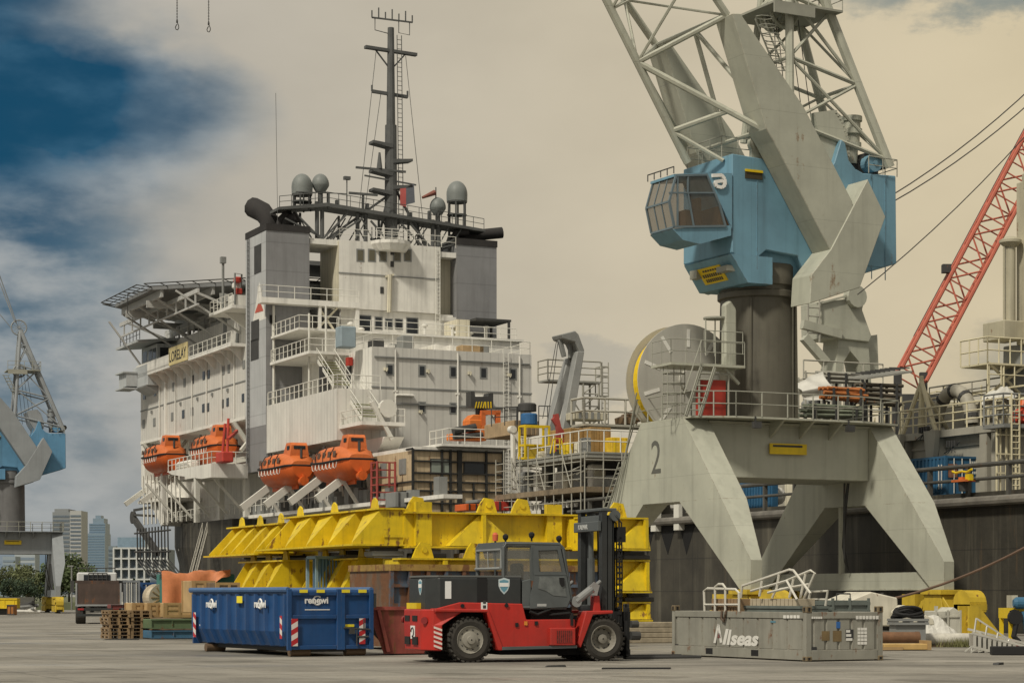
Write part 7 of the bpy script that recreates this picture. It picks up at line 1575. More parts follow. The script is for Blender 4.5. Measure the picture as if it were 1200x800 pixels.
# ================================================================== left hand clutter on the quay
m_pw=M('pallet_wood',(.27,.185,.10),var=.35,streak=.2,sc=2.5,fine=.3); m_pw2=M('pallet_wood_dark',(.17,.12,.075),var=.35,sc=2.5,fine=.3)
PF=Fr(*W(128,697,83.5)[:2],25)
def pallet_mesh():
    q=MB(); L_,Wd=.84,1.25
    for k in range(6): y=Wd*k/5.4; q.box(0,y,.115,L_,y+.15,.137)
    for x in (0,L_/2-.05,L_-.1): q.box(x,0,.09,x+.1,Wd,.114); q.box(x,0,0,x+.1,Wd,.018)
    for x in (0,L_/2-.05,L_-.1):
        for y in (0,Wd/2-.07,Wd-.14): q.box(x,y,.0185,x+.1,y+.14,.0895)
    return q
p0_=None
rr=random.Random(11)
for s_ in range(2):
    for k in range(8):
        if p0_ is None: o=pallet_mesh().build('wooden_pallet',m_pw,None); p0_=o
        else: o=p0_.copy(); col.objects.link(o)
        w_=PF.w(s_*.88+rr.uniform(-.03,.03),rr.uniform(-.04,.04),.003+k*.1385); o.location=w_; o.rotation_euler=(0,0,PF.a+R(rr.uniform(-1.5,1.5)))
        tag(o,'worn wooden pallet in the %s of the two low stacks left of the blue dumpster'%('left' if s_==0 else 'right'),'pallet','stacked wooden pallets')
def boxthing(name,label,cat,px0,px1,pt,pb,Y,dep,m,deg=25,extra=None,grp=None,bev=.02,zb=None):
    f=Fr(*W(px0,697,Y)[:2],deg); A=f.ony(px0,pt,0);B=f.ony(px1,pb,0); z0=B[2] if zb is None else zb
    t=thing(name,label,cat,loc=(f.x,f.y,z0),rotz=f.a,group=grp); w=B[0]-A[0]; h=A[2]-z0
    q=MB(); q.box(0,0,0,w,dep,h); q.build('body',m,t,bevel=bev)
    if extra: extra(t,w,dep,h)
    return t,w,h
def ex_beam(mm):
    def f(t,w,d,h):
        q=MB(); q.box(-.01,-.06,0,w,-.001,h*.13); q.box(-.01,-.06,h*.87,w,-.001,h); 
        for k in range(3): q.box(w*k/2.3,-.05,h*.13,w*k/2.3+.03,-.001,h*.87)
        q.build('flange',mm,t)
    return f
m_gb=M('beam_green',(.10,.145,.075),var=.2,streak=.3,rust=.2); m_bb=M('beam_blue',(.05,.13,.21),var=.2,streak=.3,rust=.2)
boxthing('steel_beam','blue painted steel beam lying on the quay right of the pallets','steel beam',177,236,738.5,749.3,82.5,1.2,m_bb,extra=ex_beam(m_bb),zb=.03)
boxthing('steel_beam','green painted steel beam lying on the blue one right of the pallets','steel beam',177,232,725,737.8,82.7,1.2,m_gb,extra=ex_beam(m_gb),zb=.40)
m_ply=M('plywood',(.42,.29,.14),var=.2,streak=.25,sc=1.5); m_bat=M('batten',(.33,.22,.10),var=.2)
def ex_crate(t,w,d,h):
    q=MB()
    for x in (0,w*.48,w-.1): q.box(x,-.035,0,x+.1,-.001,h)
    q.box(.1,-.03,0,w-.1,-.002,.1); q.box(.1,-.03,h-.1,w-.1,-.002,h); q.box(-.035,0,0,-.001,.1,h); q.box(-.035,d-.1,0,-.001,d,h); q.box(.12,-.03,h*.48,w-.12,-.004,h*.56); q.build('batten',m_bat,t)
boxthing('plywood_crate','left plywood crate of the row above the green steel beam','crate',156,173,706,724.3,85,1.2,m_ply,extra=ex_crate,zb=.82)
boxthing('plywood_crate','middle plywood crate of the row above the green steel beam','crate',174,191.5,706,724.3,84.6,1.2,m_ply,extra=ex_crate,zb=.82)
boxthing('plywood_crate','right plywood crate of the row, its edge behind the blue dumpster','crate',193,226,706,724.3,84.2,1.2,m_ply,extra=ex_crate,zb=.82)
boxthing('crate_base','brown flat timber platform under the plywood crates behind the pallets','platform',150,215,724.3,737,86.2,1.5,m_pw2,zb=.0)
# white drum
t=thing('cable_drum','cream wire wound drum standing behind the plywood crates, left of the orange tarpaulin','drum',loc=(W(186,0,90)[0],90,1.02)); q=MB(); q.lathe([(.58,-.4),(.58,-.34),(.48,-.3),(.48,.3),(.58,.34),(.58,.4)],(0,0,.58),ax=(.5,-.86,0),n=24); q.build('spool',M('drum_cream',(.46,.40,.30),var=.2,streak=.2),t); q=MB()
for k in range(12): a=k*math.pi/6; q.bar(Vector((-.205,.355,.58)),Vector((-.205+.86*.5*math.cos(a),.355+.5*.5*math.cos(a),.58+.5*math.sin(a))),.04) if False else q.bar(Vector((-.21,.36,.58))*1 if False else Vector((.21,-.36,.58)),Vector((.21+.86*.5*math.cos(a),-.36+.5*.5*math.cos(a),.58+.5*math.sin(a))),.04)
q.build('spokes',m_bat,t)
q=MB(); q.box(-.8,-.5,-1.02,.8,.5,.02); q.build('stand',m_pw2,t)
# orange tarpaulin draped over a stack
TFm=Fr(*W(196,697,88)[:2],20)
t,w,h=boxthing('teal_container_box','teal green box mostly covered by the orange tarpaulin','box',196,275,672,710,88,2.4,M('teal_paint',(.04,.16,.14),var=.2,streak=.3),deg=20,zb=1.0,extra=lambda t,w,d,h:(lambda q:(q.box(-.04,-.04,0,w,-.002,.12),q.box(.0,.1,-1.0,w,d-.1,-.01),q.build('skid',m_pw2,t)))(MB()))
nx,nz=26,16; V=[];F_=[]
rr=random.Random(2)
zt_=h+1.0
for j in range(nz+1):
    for i in range(nx+1):
        u=i/nx; v=j/nz; x=-.25+u*(w+.05)
        sag=.22*math.sin(u*9)+.12*math.sin(u*23+1)
        if v<.45: yy=1.6-(v/.45)*1.72; z=zt_+.07+.06*math.sin(u*11+v*4)+(.3*max(0,u-.55))
        else:
            d=(v-.45)/.55; drop=1.25+.35*math.sin(u*5+.5)-.95*max(0,u-.35)*1.2; yy=-.12-.14*math.sin(u*17)*d-.1*d; z=zt_+.05-d*max(.15,drop)+(.3*max(0,u-.55))
        V.append((x,yy,z+.03*math.sin(u*31+v*13)))
for j in range(nz):
    for i in range(nx): a=j*(nx+1)+i; F_.append((a,a+1,a+nx+2,a+nx+1))
q=MB(); q.add(V,F_); o=q.build('orange_tarpaulin',M('tarp_orange',(.55,.20,.085),rough=.55,var=.15,bump=.4,sc=2.5),None,smooth=True); o.location=(TFm.x,TFm.y,0); o.rotation_euler=(0,0,TFm.a); tag(o,'orange tarpaulin draped over the teal box behind the pallets and dumpster','tarpaulin')
boxthing('timber_crate','pale slatted timber crate showing above the left rim of the blue dumpster','crate',226,252,680,696,80,1.4,m_ply,extra=ex_crate,zb=1.05)
boxthing('timber_crate','dark slatted timber crate showing above the blue dumpster rim, right of the pale one','crate',254,281,682,696,79,1.4,m_pw2,extra=ex_crate,zb=1.05)
# containers far left
def ex_cont(m,doors=True):
    def f(t,w,d,h):
        q=MB()
        for x in (0,w-.12): q.box(x,-.05,0,x+.12,-.001,h)
        q.box(.12,-.05,h-.14,w-.12,-.001,h); q.box(.12,-.05,0,w-.12,-.001,.14)
        n=int(d/.35)
        for k in range(n): q.box(-.04,k*.35,.15,-.001,k*.35+.18,h-.15)
        q.build('corner_post',m,t)
        q=MB()
        for k in range(4): x=w*(.16+.22*k); q.tube((x,-.07,.15),(x,-.07,h-.15),.025,5); q.box(x-.06,-.09,h*.4,x+.06,-.05,h*.46)
        q.box(w*.5-.015,-.03,.14,w*.5+.015,-.002,h-.14); q.build('lock_bar',m_rail,t)
    return f
m_cgy=M('cont_grey2',(.17,.185,.20),var=.15,streak=.25); m_cbl=M('cont_blue2',(.015,.06,.17),var=.15,streak=.25)
boxthing('grey_container','grey shipping container with white lettering marks right of the truck','container',139,164,679.5,719,141,6,m_cgy,deg=18,extra=ex_cont(m_cgy),zb=.02)
boxthing('blue_container','dark blue shipping container standing between the grey one and the orange tarpaulin','container',165,203,682,718,143,6,m_cbl,deg=18,extra=ex_cont(m_cbl),zb=.02)
boxthing('red_beam','dull red steel beam lying behind the pallets, right of the truck','steel beam',130,160,708,713,112,1.5,M('beam_dullred',(.16,.035,.03),var=.2),deg=18,extra=ex_beam(m_dk),zb=1.0)
boxthing('beam_trestle','dark timber trestle carrying the dull red beam right of the truck','trestle',132,156,713.5,732,112.2,1.2,m_pw2,deg=18,zb=.0)
# truck seen from behind
KT=Fr(*W(89,697,126)[:2],12)
t=thing('tipper_truck','white cab tipper truck seen from behind with a rusty brown tailgate','truck',fr=KT)
m_tb=M('tipper_brown',(.075,.05,.04),var=.3,streak=.4,rust=.3,dirt=.3)
q=MB(); q.box(0,0,1.15,2.6,.1,2.38); q.box(0,.1,1.15,.1,4.2,2.2); q.box(2.5,.1,1.15,2.6,4.2,2.2); q.box(.1,.1,1.15,2.5,4.2,1.25); q.box(0,4.1,1.15,2.6,4.2,2.6); q.build('tipper_body',m_tb,t)
q=MB()
for x in (-.03,2.55): q.box(x,-.05,1.05,x+.1,.15,2.42)
q.box(-.05,-.06,1.06,2.65,.02,1.16); q.build('body_frame',M('truck_grey',(.25,.26,.26),var=.15),t)
q=MB(); q.prism([(4.5,.7),(6.4,.7),(6.4,1.9),(6.1,3.1),(4.5,3.1)],'x',.1,2.5); cb=q.build('cab',M('truck_white',(.50,.51,.50),var=.1,streak=.2),t,bevel=.08); q=MB(); q.box(.5,4.46,2.3,2.1,4.499,2.95); q.build('rear_window',m_win,cb)
q=MB(); q.rail([(.8,4.4,2.4),(1.9,4.4,2.4)],.65,.28,.03,(.0,.5)); q.rail([(.2,5,3.12),(2.4,5,3.12)],.25,.5,.03,()); q.box(-.3,5.9,1.9,-.05,6.0,2.6); q.box(2.65,5.9,1.9,2.9,6.0,2.6); q.build('window_guard',m_dk,t)
q=MB(); q.box(.85,.1,.7,1.05,6,1.0); q.box(1.55,.1,.7,1.75,6,1.0); q.box(.05,-.02,.45,2.55,.08,.6); q.box(.3,.0,.6,.4,.1,1.1); q.box(2.2,.0,.6,2.3,.1,1.1); q.box(.0,.0,.8,2.6,.05,.95); q.build('chassis',m_fd,t)
q=MB(); q.box(.1,-.05,.82,.45,-.01,.93); q.box(2.15,-.05,.82,2.5,-.01,.93); q.build('tail_lamp',M('tail_red',(.3,.02,.02),bump=0),t)
for x,y in ((.3,1.2),(2.3,1.2),(.3,5.5),(2.3,5.5)): q=MB(); q.lathe([(.28,-.28),(.5,-.28),(.52,-.2),(.52,.2),(.5,.28),(.28,.28)],(x,y,.52),ax=(1,0,0),n=20); q.build('wheel',m_ty,t)
# far left bits by the second crane
boxthing('yellow_beam','long yellow steel beam on the quay at the left picture edge','steel beam',-6,20,700.5,705.5,185,1.5,m_yel,deg=3,extra=ex_beam(m_yel),zb=.55)
boxthing('beam_stand','dark trestle under the long yellow beam at the left edge','trestle',-4,16,706,718,185.4,1.2,m_dk,deg=3,zb=0)
boxthing('orange_drum_unit','small orange machine by the left picture edge below the yellow beam','machine',8,17,708,720,180,1.2,M('rust_orange',(.33,.13,.03),var=.3),deg=3,extra=ex_beam(m_dk),zb=.02)
t=thing('pipe_heap','heap of white and grey pipes on the quay left of the far crane bogies','pipes',loc=(W(28,0,190)[0],190,.02)); 
for k in range(6): q=MB(); z=.2+.28*(k%3); q.tube((-1.2+.2*k,-.5+.3*k,z+.05),(1.3-.1*k,.6-.1*k,z+.3*(k%2)),.16,8); q.build('pipe',(m_whp,m_gr,m_dk)[k%3],t)
t=thing('lamp_post','thin grey lamp post between far crane and truck','lamp post',loc=(W(84,0,240)[0],240,.0)); q=MB(); q.tube((0,0,0),(0,0,4.9),.09,6); q.build('pole',m_gr,t); q=MB(); q.box(-.5,-.1,4.9,.2,.1,5.05); q.build('lamp_head',m_gr,t)
# chain slings hanging into the frame from a crane overhead
for k,(px_,pb,l) in enumerate(((207.5,36,'left chain sling with a hook hanging from above at top left'),(244.5,38.5,'right chain sling with a hook hanging from above at top left'))):
    p=W(px_,pb,62); t=thing('chain_sling',l,'chain',loc=p,group='chain slings overhead'); q=MB(); z=.62
    while z<3.6:
        q.path([(.028*math.cos(a),.0,z+.055*math.sin(a)) if (int(z*12)%2) else (0,.028*math.cos(a),z+.055*math.sin(a)) for a in [i*math.pi/4 for i in range(8)]],.014,4,closed=True); z+=.083
    q.build('chain',m_dk,t); q=MB(); q.path([(0,0,.62),(.02,0,.45),(.09,0,.28),(.1,0,.15),(.03,0,.03),(-.06,0,.06),(-.1,0,.17),(-.05,0,.3),(0,0,.36)],.028,6); q.build('hook',m_dk,t); q=MB(); q.lathe([(.03,0),(.055,.05),(.055,.15),(.03,.2)],(0,0,.42),n=8); q.build('swivel',m_dk,t); t.scale=(.5,.5,.5)
# rubber strip on the ground in front
q=MB(); q.loft([(0,0,.004),(1.6,-.1,.004),(1.7,.35,.004),(.1,.4,.004)],[(0,0,.03),(1.6,-.1,.03),(1.7,.35,.03),(.1,.4,.03)]); o=q.build('rubber_mat',m_blk,None); o.location=(W(705,0,49)[0],49,0); o.rotation_euler=(0,0,R(8)); tag(o,'flat black rubber strip lying on the concrete in front of the forklift','mat')
# ================================================================== right hand clutter on the quay
GF=Fr(*W(1036,697,68.5)[:2],10)
def cylthing(name,label,cat,px0,px1,pyc,rp,Y,m,deg,hole=True,n=28,m2=None):
    f=Fr(*W(px0,697,Y)[:2],deg); A=f.ony(px0,pyc,0);B=f.ony(px1,pyc,0); r=rp*Y/2500; L_=B[0]-A[0]
    t=thing(name,label,cat,loc=(f.x,f.y,0),rotz=f.a); q=MB(); z=A[2]
    pr=[(r,0),(r,L_)]
    if hole: pr=[(r*.86,.3),(r*.86,0),(r,0),(r,L_),(r*.86,L_),(r*.86,L_-.3)]
    q.lathe(pr,(0,0,z),ax=(1,0,0),n=n); q.build('shell',m,t,smooth=True); return t,f,L_,r,z
t,f,L_,r,z=cylthing('brown_pipe','rusty brown steel pipe with a rolled end resting on timber beside the grey container','pipe',1025,1077,746.5,6.6,67.5,M('pipe_rust',(.15,.075,.035),var=.3,rust=.3,sc=2),6); q=MB(); q.lathe([(r*1.06,L_-.12),(r*1.06,L_)],(0,0,z),ax=(1,0,0),n=28); q.build('end_collar',_mc['pipe_rust'],t)
t,f,L_,r,z=cylthing('white_pipe','long weathered white pipe lying on the quay right of the brown one','pipe',1078,1150,748.5,7.0,70,M('pipe_white',(.52,.50,.43),var=.15,streak=.5,dirt=.5,sc=1.5),4)
q=MB(); q.box(.1,-.3,.0,L_,.3,max(.03,z-r)); q.build('bedding',m_pw2,t)
t,w,h=boxthing('yellow_timber','yellow tan timber sill lying in front of the brown pipe','timber',1036,1091,754,762.5,65.5,.8,M('timber_yellow',(.45,.30,.11),var=.2,streak=.2),deg=6,zb=.02,extra=lambda t,w,d,h:(lambda q:(q.box(w-.12,-.05,0,w,.85,h+.1),q.box(-.05,-.04,-.0+.0,w*.4,-.001,h*.5),q.build('end_board',m_bat,t)))(MB()))
# white folded steel ramps
m_ws=M('ramp_white',(.58,.55,.45),var=.1,streak=.4,rust=.15,dirt=.1)
t=thing('white_ramp','big weathered white steel hopper shape behind the grey open container','hopper',loc=(W(1012,0,74)[0],74,0),rotz=R(15)); G=lambda a,b_: ((a-1012)/2500*74,1.7+(697-b_)/2500*74)
q=MB(); q.prism([G(966,726),G(968,708),G(985,703),G(1012,693),G(1046,700),G(1047,716),G(1042,733),G(966,733)],'y',-.6,1.5); q.build('body',m_ws,t,bevel=.04)
q=MB(); q.prism([G(1036,716),G(1046,708),G(1083,724),G(1085,731),G(1040,735)],'y',-1.1,-.62); q.build('chute',m_ws,t,bevel=.03); q=MB(); q.path([(G(1052,714)[0],-1.15,G(1052,714)[1]),(G(1055,711)[0],-1.15,G(1055,711)[1]),(G(1057,716)[0],-1.15,G(1057,716)[1])],.05,5); q.tube((G(1028,694)[0],-.5,G(1028,701)[1]),(G(1028,694)[0],-.5,G(1028,694)[1]),.06,6); q.build('lifting_eye',m_dk,t)
t=thing('hose_pallet','coil of black hose heaped on a small grey pallet','hose',loc=(W(1064,0,69.5)[0],69.5,.74),rotz=R(8)); 
for k in range(6):
    q=MB(); rx=.52-.03*k; q.path([(rx*math.cos(a)+.04*math.sin(k*3),.36*math.sin(a)+.05*math.cos(k*2),.26+.055*k+.05*math.sin(a*2+k)) for a in [i*math.pi/9 for i in range(18)]],.05,6,closed=True); q.build('hose_turn',m_blk,t)
q=MB(); q.box(-.58,-.4,.0,.58,.4,.08); q.box(-.58,-.4,.12,.58,.4,.2)
for x in (-.5,0,.5): q.box(x-.06,-.38,.081,x+.06,.38,.119)
q.box(-.5,-.3,-.74,.5,.4,-.002); q.build('pallet',m_gr,t)
t=thing('white_crate','white painted steel bin with raised edges in front of the yellow crane bogie','bin',loc=(W(1096,0,75)[0],75,.02),rotz=R(14)); H=1.7+(697-716)/2500*75-.0
q=MB(); q.box(0,0,0,.42,.9,H); q.prism([(.44,0),(.92,0),(.92,H*.98),(.66,H*1.12),(.44,H*.98)],'y',-.05,.9); q.build('bin',M('bin_white',(.50,.49,.42),var=.12,streak=.4,dirt=.2),t,bevel=.02); q=MB()
for x in (-.03,.42,.9): q.box(x,-.1,0,x+.06,-.051,H*1.02)
q.box(0,-.09,H*.8,.95,-.052,H*.86); q.box(.1,.2,H,.2,.3,H*1.15); q.build('bin_frame',_mc['bin_white'],t)
# weeds along the white pipe
q=MB(); rr=random.Random(9)
for k in range(420):
    x=rr.gauss(.9,.45); hgt=rr.uniform(.08,.34); a=rr.uniform(0,6.28); b0_=Vector((x,rr.uniform(-.5,-.2),.01)); d=Vector((math.cos(a)*.12,math.sin(a)*.06,hgt)); s=Vector((math.sin(a),-math.cos(a),0))*.012; q.quad(b0_-s,b0_+s,b0_+d+s*.2,b0_+d-s*.2)
o=q.build('weeds',M('weed_green',(.14,.14,.055),var=.4,bump=0),None); o.location=(W(1078,0,70)[0]+.5,70,0); tag(o,'tuft of dry green weeds at the foot of the white pipe','weeds',kind='stuff')
# aluminium stair ladder lying tilted
m_al=M('alu',(.44,.43,.38),rough=.35,metal=.2,var=.15,bump=0); LFm=Fr(*W(1138,697,63)[:2],-4); X3=lambda a,b_,y=0:LFm.ony(a,b_,y)
t=thing('alu_stair','aluminium stairway lying tilted on the ground with close flat treads','stairway',fr=LFm)
A=Vector(X3(1139,741));B=Vector(X3(1215,760));C=Vector(X3(1139,757));D=Vector(X3(1215,776))
q=MB(); q.bar(A,B,.06,.07); q.bar(C,D,.06,.07); q.bar(A+Vector((0,.9,.1)),B+Vector((0,.9,.1)),.06,.07); q.build('stringer',m_al,t)
for k in range(13):
    f=k/13+.02; a=A.lerp(B,f); c=C.lerp(D,f); q=MB(); q.obox((a+c)/2+Vector((.04,.4,0)),(c-a)/2*.92,Vector((0,.42,0)),Vector((.045,.0,.01))); q.build('tread',m_al if k!=9 else m_red,t)
q=MB(); E1=Vector(X3(1144,724,.5));E2=Vector(X3(1195,757,.5)); q.bar(E1,E2,.05)
for k in range(5): f=k/4.; a=E1.lerp(E2,f); q.tube(a,a+Vector((-.18,-.2,-.5-.3*(1-f)))+Vector((0,0,-.3*(1-f))),.03,5)
for k in range(4): f=k*.1; c=C.lerp(D,f); q.tube(c,c+Vector((-.2,0,-(c.z-.03))),.03,5)
q.build('handrail',m_al,t)
q=MB(); q.box(0,0,.003,3,.5,.25); o=q.build('black_sill',m_blk,None,bevel=.02); o.location=(W(1163,0,60.5)[0],60.5,0); o.rotation_euler=(0,0,R(-4)); tag(o,'black sill beam on the ground under the aluminium stairway','beam')
# blue and yellow machine at the right edge
t=thing('pump_unit','yellow machine with a blue motor and hoses cut by the right picture edge','machine',loc=(W(1183,0,73)[0],73,0),rotz=R(5)); G=lambda a,b_: ((a-1183)/2500*73,1.7+(697-b_)/2500*73)
q=MB(); a=G(1183,712);b_=G(1215,724); q.box(a[0],0,b_[1],b_[0],1.2,a[1]); q.box(.0,0,.02,.12,.12,b_[1]); q.box(.9,0,.02,1.02,.12,b_[1]); q.box(0,1,.02,.12,1.12,b_[1]); q.build('frame',m_yel,t)
q=MB(); a=G(1184,697);b_=G(1193,711.5); q.box(a[0],0,b_[1],b_[0],.4,a[1]); q.build('panel',m_cream,t); q=MB(); q.lathe([(.12,0),(.2,.1),(.2,.9),(.12,1.)],(.1,-.1,G(0,706)[1]),ax=(1,0,0),n=14); q.bar((.42,-.1,G(0,716)[1]),(.6,-.1,G(0,748)[1]),.16,.1); q.build('motor',M('motor_blue',(.04,.13,.22),var=.2),t)
q=MB(); q.path([(.05,-.1,1.2),(.2,-.15,.8),(.1,-.15,.3),(.3,-.1,.1)],.1,8); q.lathe([(.25,-.1),(.25,.1)],(.15,-.15,.95),ax=(0,1,0),n=14); q.build('hose',m_blk,t)
# brown mooring line
q=MB(); P=Vector(W(1010,708,93));Q=Vector(W(1235,622,88)); q.path([P.lerp(Q,i/14)-Vector((0,0,.9*4*(i/14)*(1-i/14)*.5)) for i in range(15)],.06,6); tag(q.build('mooring_line',M('rope_brown2',(.12,.075,.05),var=.2,bump=0)),'brown mooring line slanting up to the right across the black hull','rope')
# ================================================================== things on the aft deck, right
zd_=6.53
def deckbox(name,label,cat,px_c,px_end,px_left,ptop,x,m,extra=None):
    c=S.onx(px_c,560,x); f=Fr(*S.w(x,c[1])[:2],25); w=f.ony(px_end,560,0)[0]; l=f.onx(px_left,560,0)[1]; h=f.ony(px_c,ptop,0)[2]-zd_
    t=thing(name,label,cat,loc=(f.x,f.y,zd_),rotz=f.a); q=MB(); q.box(.02,.02,0,w,l,h); q.build('body',m,t); 
    if extra: extra(t,w,l,h,f)
    return t
m_cb2=M('cont_blue3',(.025,.10,.19),var=.12,streak=.25,rust=.1)
def ex3(t,w,l,h,f):
    q=MB()
    for k in range(int(l/.3)): q.box(-.03,.2+k*.3,.12,.019,.36+k*.3,h-.1)
    for x,y in ((-.03,-.03),(w-.1,-.03),(-.03,l-.1)): q.box(x,y,0,x+.14,y+.14,h+.02)
    q.box(.11,-.03,h-.1,w-.1,.019,h+.01); q.box(-.03,.11,h-.1,.019,l-.1,h+.01); q.build('corner_post',m_cb2,t)
    q=MB()
    for k in range(4): x=w*(.2+.2*k); q.tube((x,-.04,.1),(x,-.04,h-.1),.025,5)
    for k in range(2): q.tube((-.05,.25+.22*k,.3),(-.05,.25+.22*k,h-.4),.03,5)
    q.build('lock_bar',m_rail,t)
    q=MB(); q.box(w*.06,-.05,h*.45,w*.28,-.035,h*.8); q.build('logo_panel',M('logo_brown',(.22,.10,.06),var=.4,sc=6),t); q=MB(); q.lathe([(.13,-.055),(.13,-.04)],(w*.36,0,h*.65),ax=(0,1,0),n=14); q.build('logo_disc',m_rail,t)
    for r_ in range(3):
        for k in range(7 if r_!=1 else 3): q=MB(); x=w*(.6+.05*k); z=h*(.82-.13*r_); q.box(x,-.05,z,x+w*.03,-.04,z+.12); q.build('stencil_mark',m_rail,t)
deckbox('deck_container','blue shipping container with white stencil marks on the ship deck below the beige deckhouse','container',1108,1155,1052,534,.7,m_cb2,ex3)
deckbox('deck_container','blue container partly seen under the crane cross girder','container',905,912,860,562,.9,m_cb2,lambda t,w,l,h,f:(lambda q:([q.box(-.03,.2+k*.3,.1,.019,.36+k*.3,h-.1) for k in range(int(l/.3))],q.build('corrugation',m_cb2,t)))(MB()))
c=S.onx(1130,562,-.4); t=thing('mooring_bucket','orange lidded bucket with a yellow chain hung on the ship rail','bucket',loc=S.w(-.45,c[1],6.5),rotz=S.a); t.scale=(.55,.55,.6); q=MB(); q.lathe([(.38,0),(.45,.7)],(0,0,.1),n=14); q.build('bucket',m_dk,t); q=MB(); q.box(-.6,-.9,.82,.6,.9,.98); q.box(-.3,-.3,.98,.3,.3,1.2); q.build('lid',m_org2,t); q=MB(); q.path([(-.1,-1.3,1.75),(-.1,-.6,1.55),(-.1,.1,1.65),(-.1,.9,1.55),(-.1,1.4,1.7)],.1,6); q.box(-.2,-1.1,.9,.2,-.5,1.4); q.build('chain',m_yel,t)
# pedestal of the ship crane behind the column
PB=Fr(*W(985,697,128)[:2],25); gx=lambda pts:PB.xz(pts,0)
t=thing('deck_crane_pedestal','grey flared crane pedestal rising behind the portal crane column','pedestal',fr=PB)
q=MB(); q.prism(gx([(955,354),(1008,350),(1004,364),(1015,395),(1012,402),(976,398),(956,398)]),'y',-.6,1.6); q.build('head',m_cg,t,bevel=.05)
q=MB(); q.prism(gx([(978,397),(1013,400),(1018,470),(1010,470),(1003,425),(992,412),(984,425),(980,470),(972,470)]),'y',-.4,1.2); q.prism(gx([(1014,394),(1028,392),(1030,440),(1018,440)]),'y',0,1.2); q.build('legs',m_cg,t); q=MB(); 
for a,b_ in (((940,380),(985,392)),((942,395),(968,425)),): q.bar(PB.ony(*a,-.7),PB.ony(*b_,-.7),.4,.5)
q.build('brace',m_cg,t); q=MB(); q.lathe([(.65,-.3),(.65,.3)],PB.ony(1002,348,-.7),ax=(0,1,0),n=16); q.bar(PB.ony(958,356,-.7),PB.ony(1003,344,-.7),.12); q.build('sheave',m_cg,t)
q=MB(); a=PB.ony(940,424,-.8);b_=PB.ony(1033,424,-.8); q.box(a[0],-1,a[2]-1.6,b_[0],2,a[2]-1.4); q.rail([(a[0],-.95,a[2]-1.4),(b_[0],-.95,a[2]-1.4)],1.5,1.4,.05); q.rail([(a[0],-.95,a[2]-3.4),(b_[0],-.95,a[2]-3.4)],1.5,1.4,.05); q.ladder(PB.ony(947,400,-.8),PB.ony(947,340,-.8),(.8,0,0),.5,.04); q.build('platform',m_sc,t)
# pipe racks
RK=Fr(*S.w(3,S.onx(990,470,3)[1])[:2],25)
def rack(label,px0,px1,pt,pb,y,n,mm,nm='pipe_rack',legs=True):
    a=RK.ony(px0,pt,y);b_=RK.ony(px1,pb,y); t=thing(nm,label,'pipe rack',loc=RK.w(a[0],y,b_[2]),rotz=RK.a); w=b_[0]-a[0]; h=a[2]-b_[2]; rr=random.Random(int(px0))
    for k in range(n): q=MB(); z=.08+h*(k//3)/(max(1,(n-1)//3)+.01)*.85; yy=(k%3)*.28; q.tube((rr.uniform(-.4,.2),yy,z),(w+rr.uniform(-.2,.4),yy,z+rr.uniform(-.12,.12)),.1,7); q.build('pipe',mm,t)
    q=MB()
    for x in (.15,w*.5,w-.2): q.box(x,-.15,-(b_[2]-6.6) if legs else 0,x+.12,-.05,h); q.box(x,.8,-(b_[2]-6.6) if legs else 0,x+.12,.9,h)
    q.build('rack_frame',m_dk,t); return t
m_po=M('pipe_orange',(.40,.14,.04),var=.25,rust=.2); m_pd2=M('pipe_dark',(.11,.095,.07),var=.3,rust=.2)
rack('rack of orange pipes behind the crane deck, right of the white tarpaulin',972,1010,454,468,0,9,m_po)
rack('rack of dark and tan pipes behind the portal, right of the orange pipes',1008,1052,448,474,1,14,m_pd2)
rack('low rack of grey pipes between the pedestal legs and the orange pipes',966,1012,436,450,3,9,m_sc)
rack('low rack of greenish machinery pipes seen through the crane deck handrail',950,1005,474,490,-1,9,M('pipe_green',(.16,.18,.13),var=.3))
t=thing('grating_ramp','dark ribbed grating tilted above the dark pipe rack','grating',loc=RK.w(RK.ony(1012,440,1)[0],1,RK.ony(1012,444,1)[2]),rotz=RK.a)
q=MB(); q.obox((1.5,.6,.35),(1.5,0,.25),(0,.9,.1),(0,0,.05)); q.build('panel',m_pd,t); q=MB()
for k in range(9): q.bar((.2+k*.32,-.35,.25+k*.055),(.2+k*.32,1.5,.45+k*.055),.06)
q.box(.2,0,-3.5,.3,.1,0.1); q.build('rib',m_dk,t)
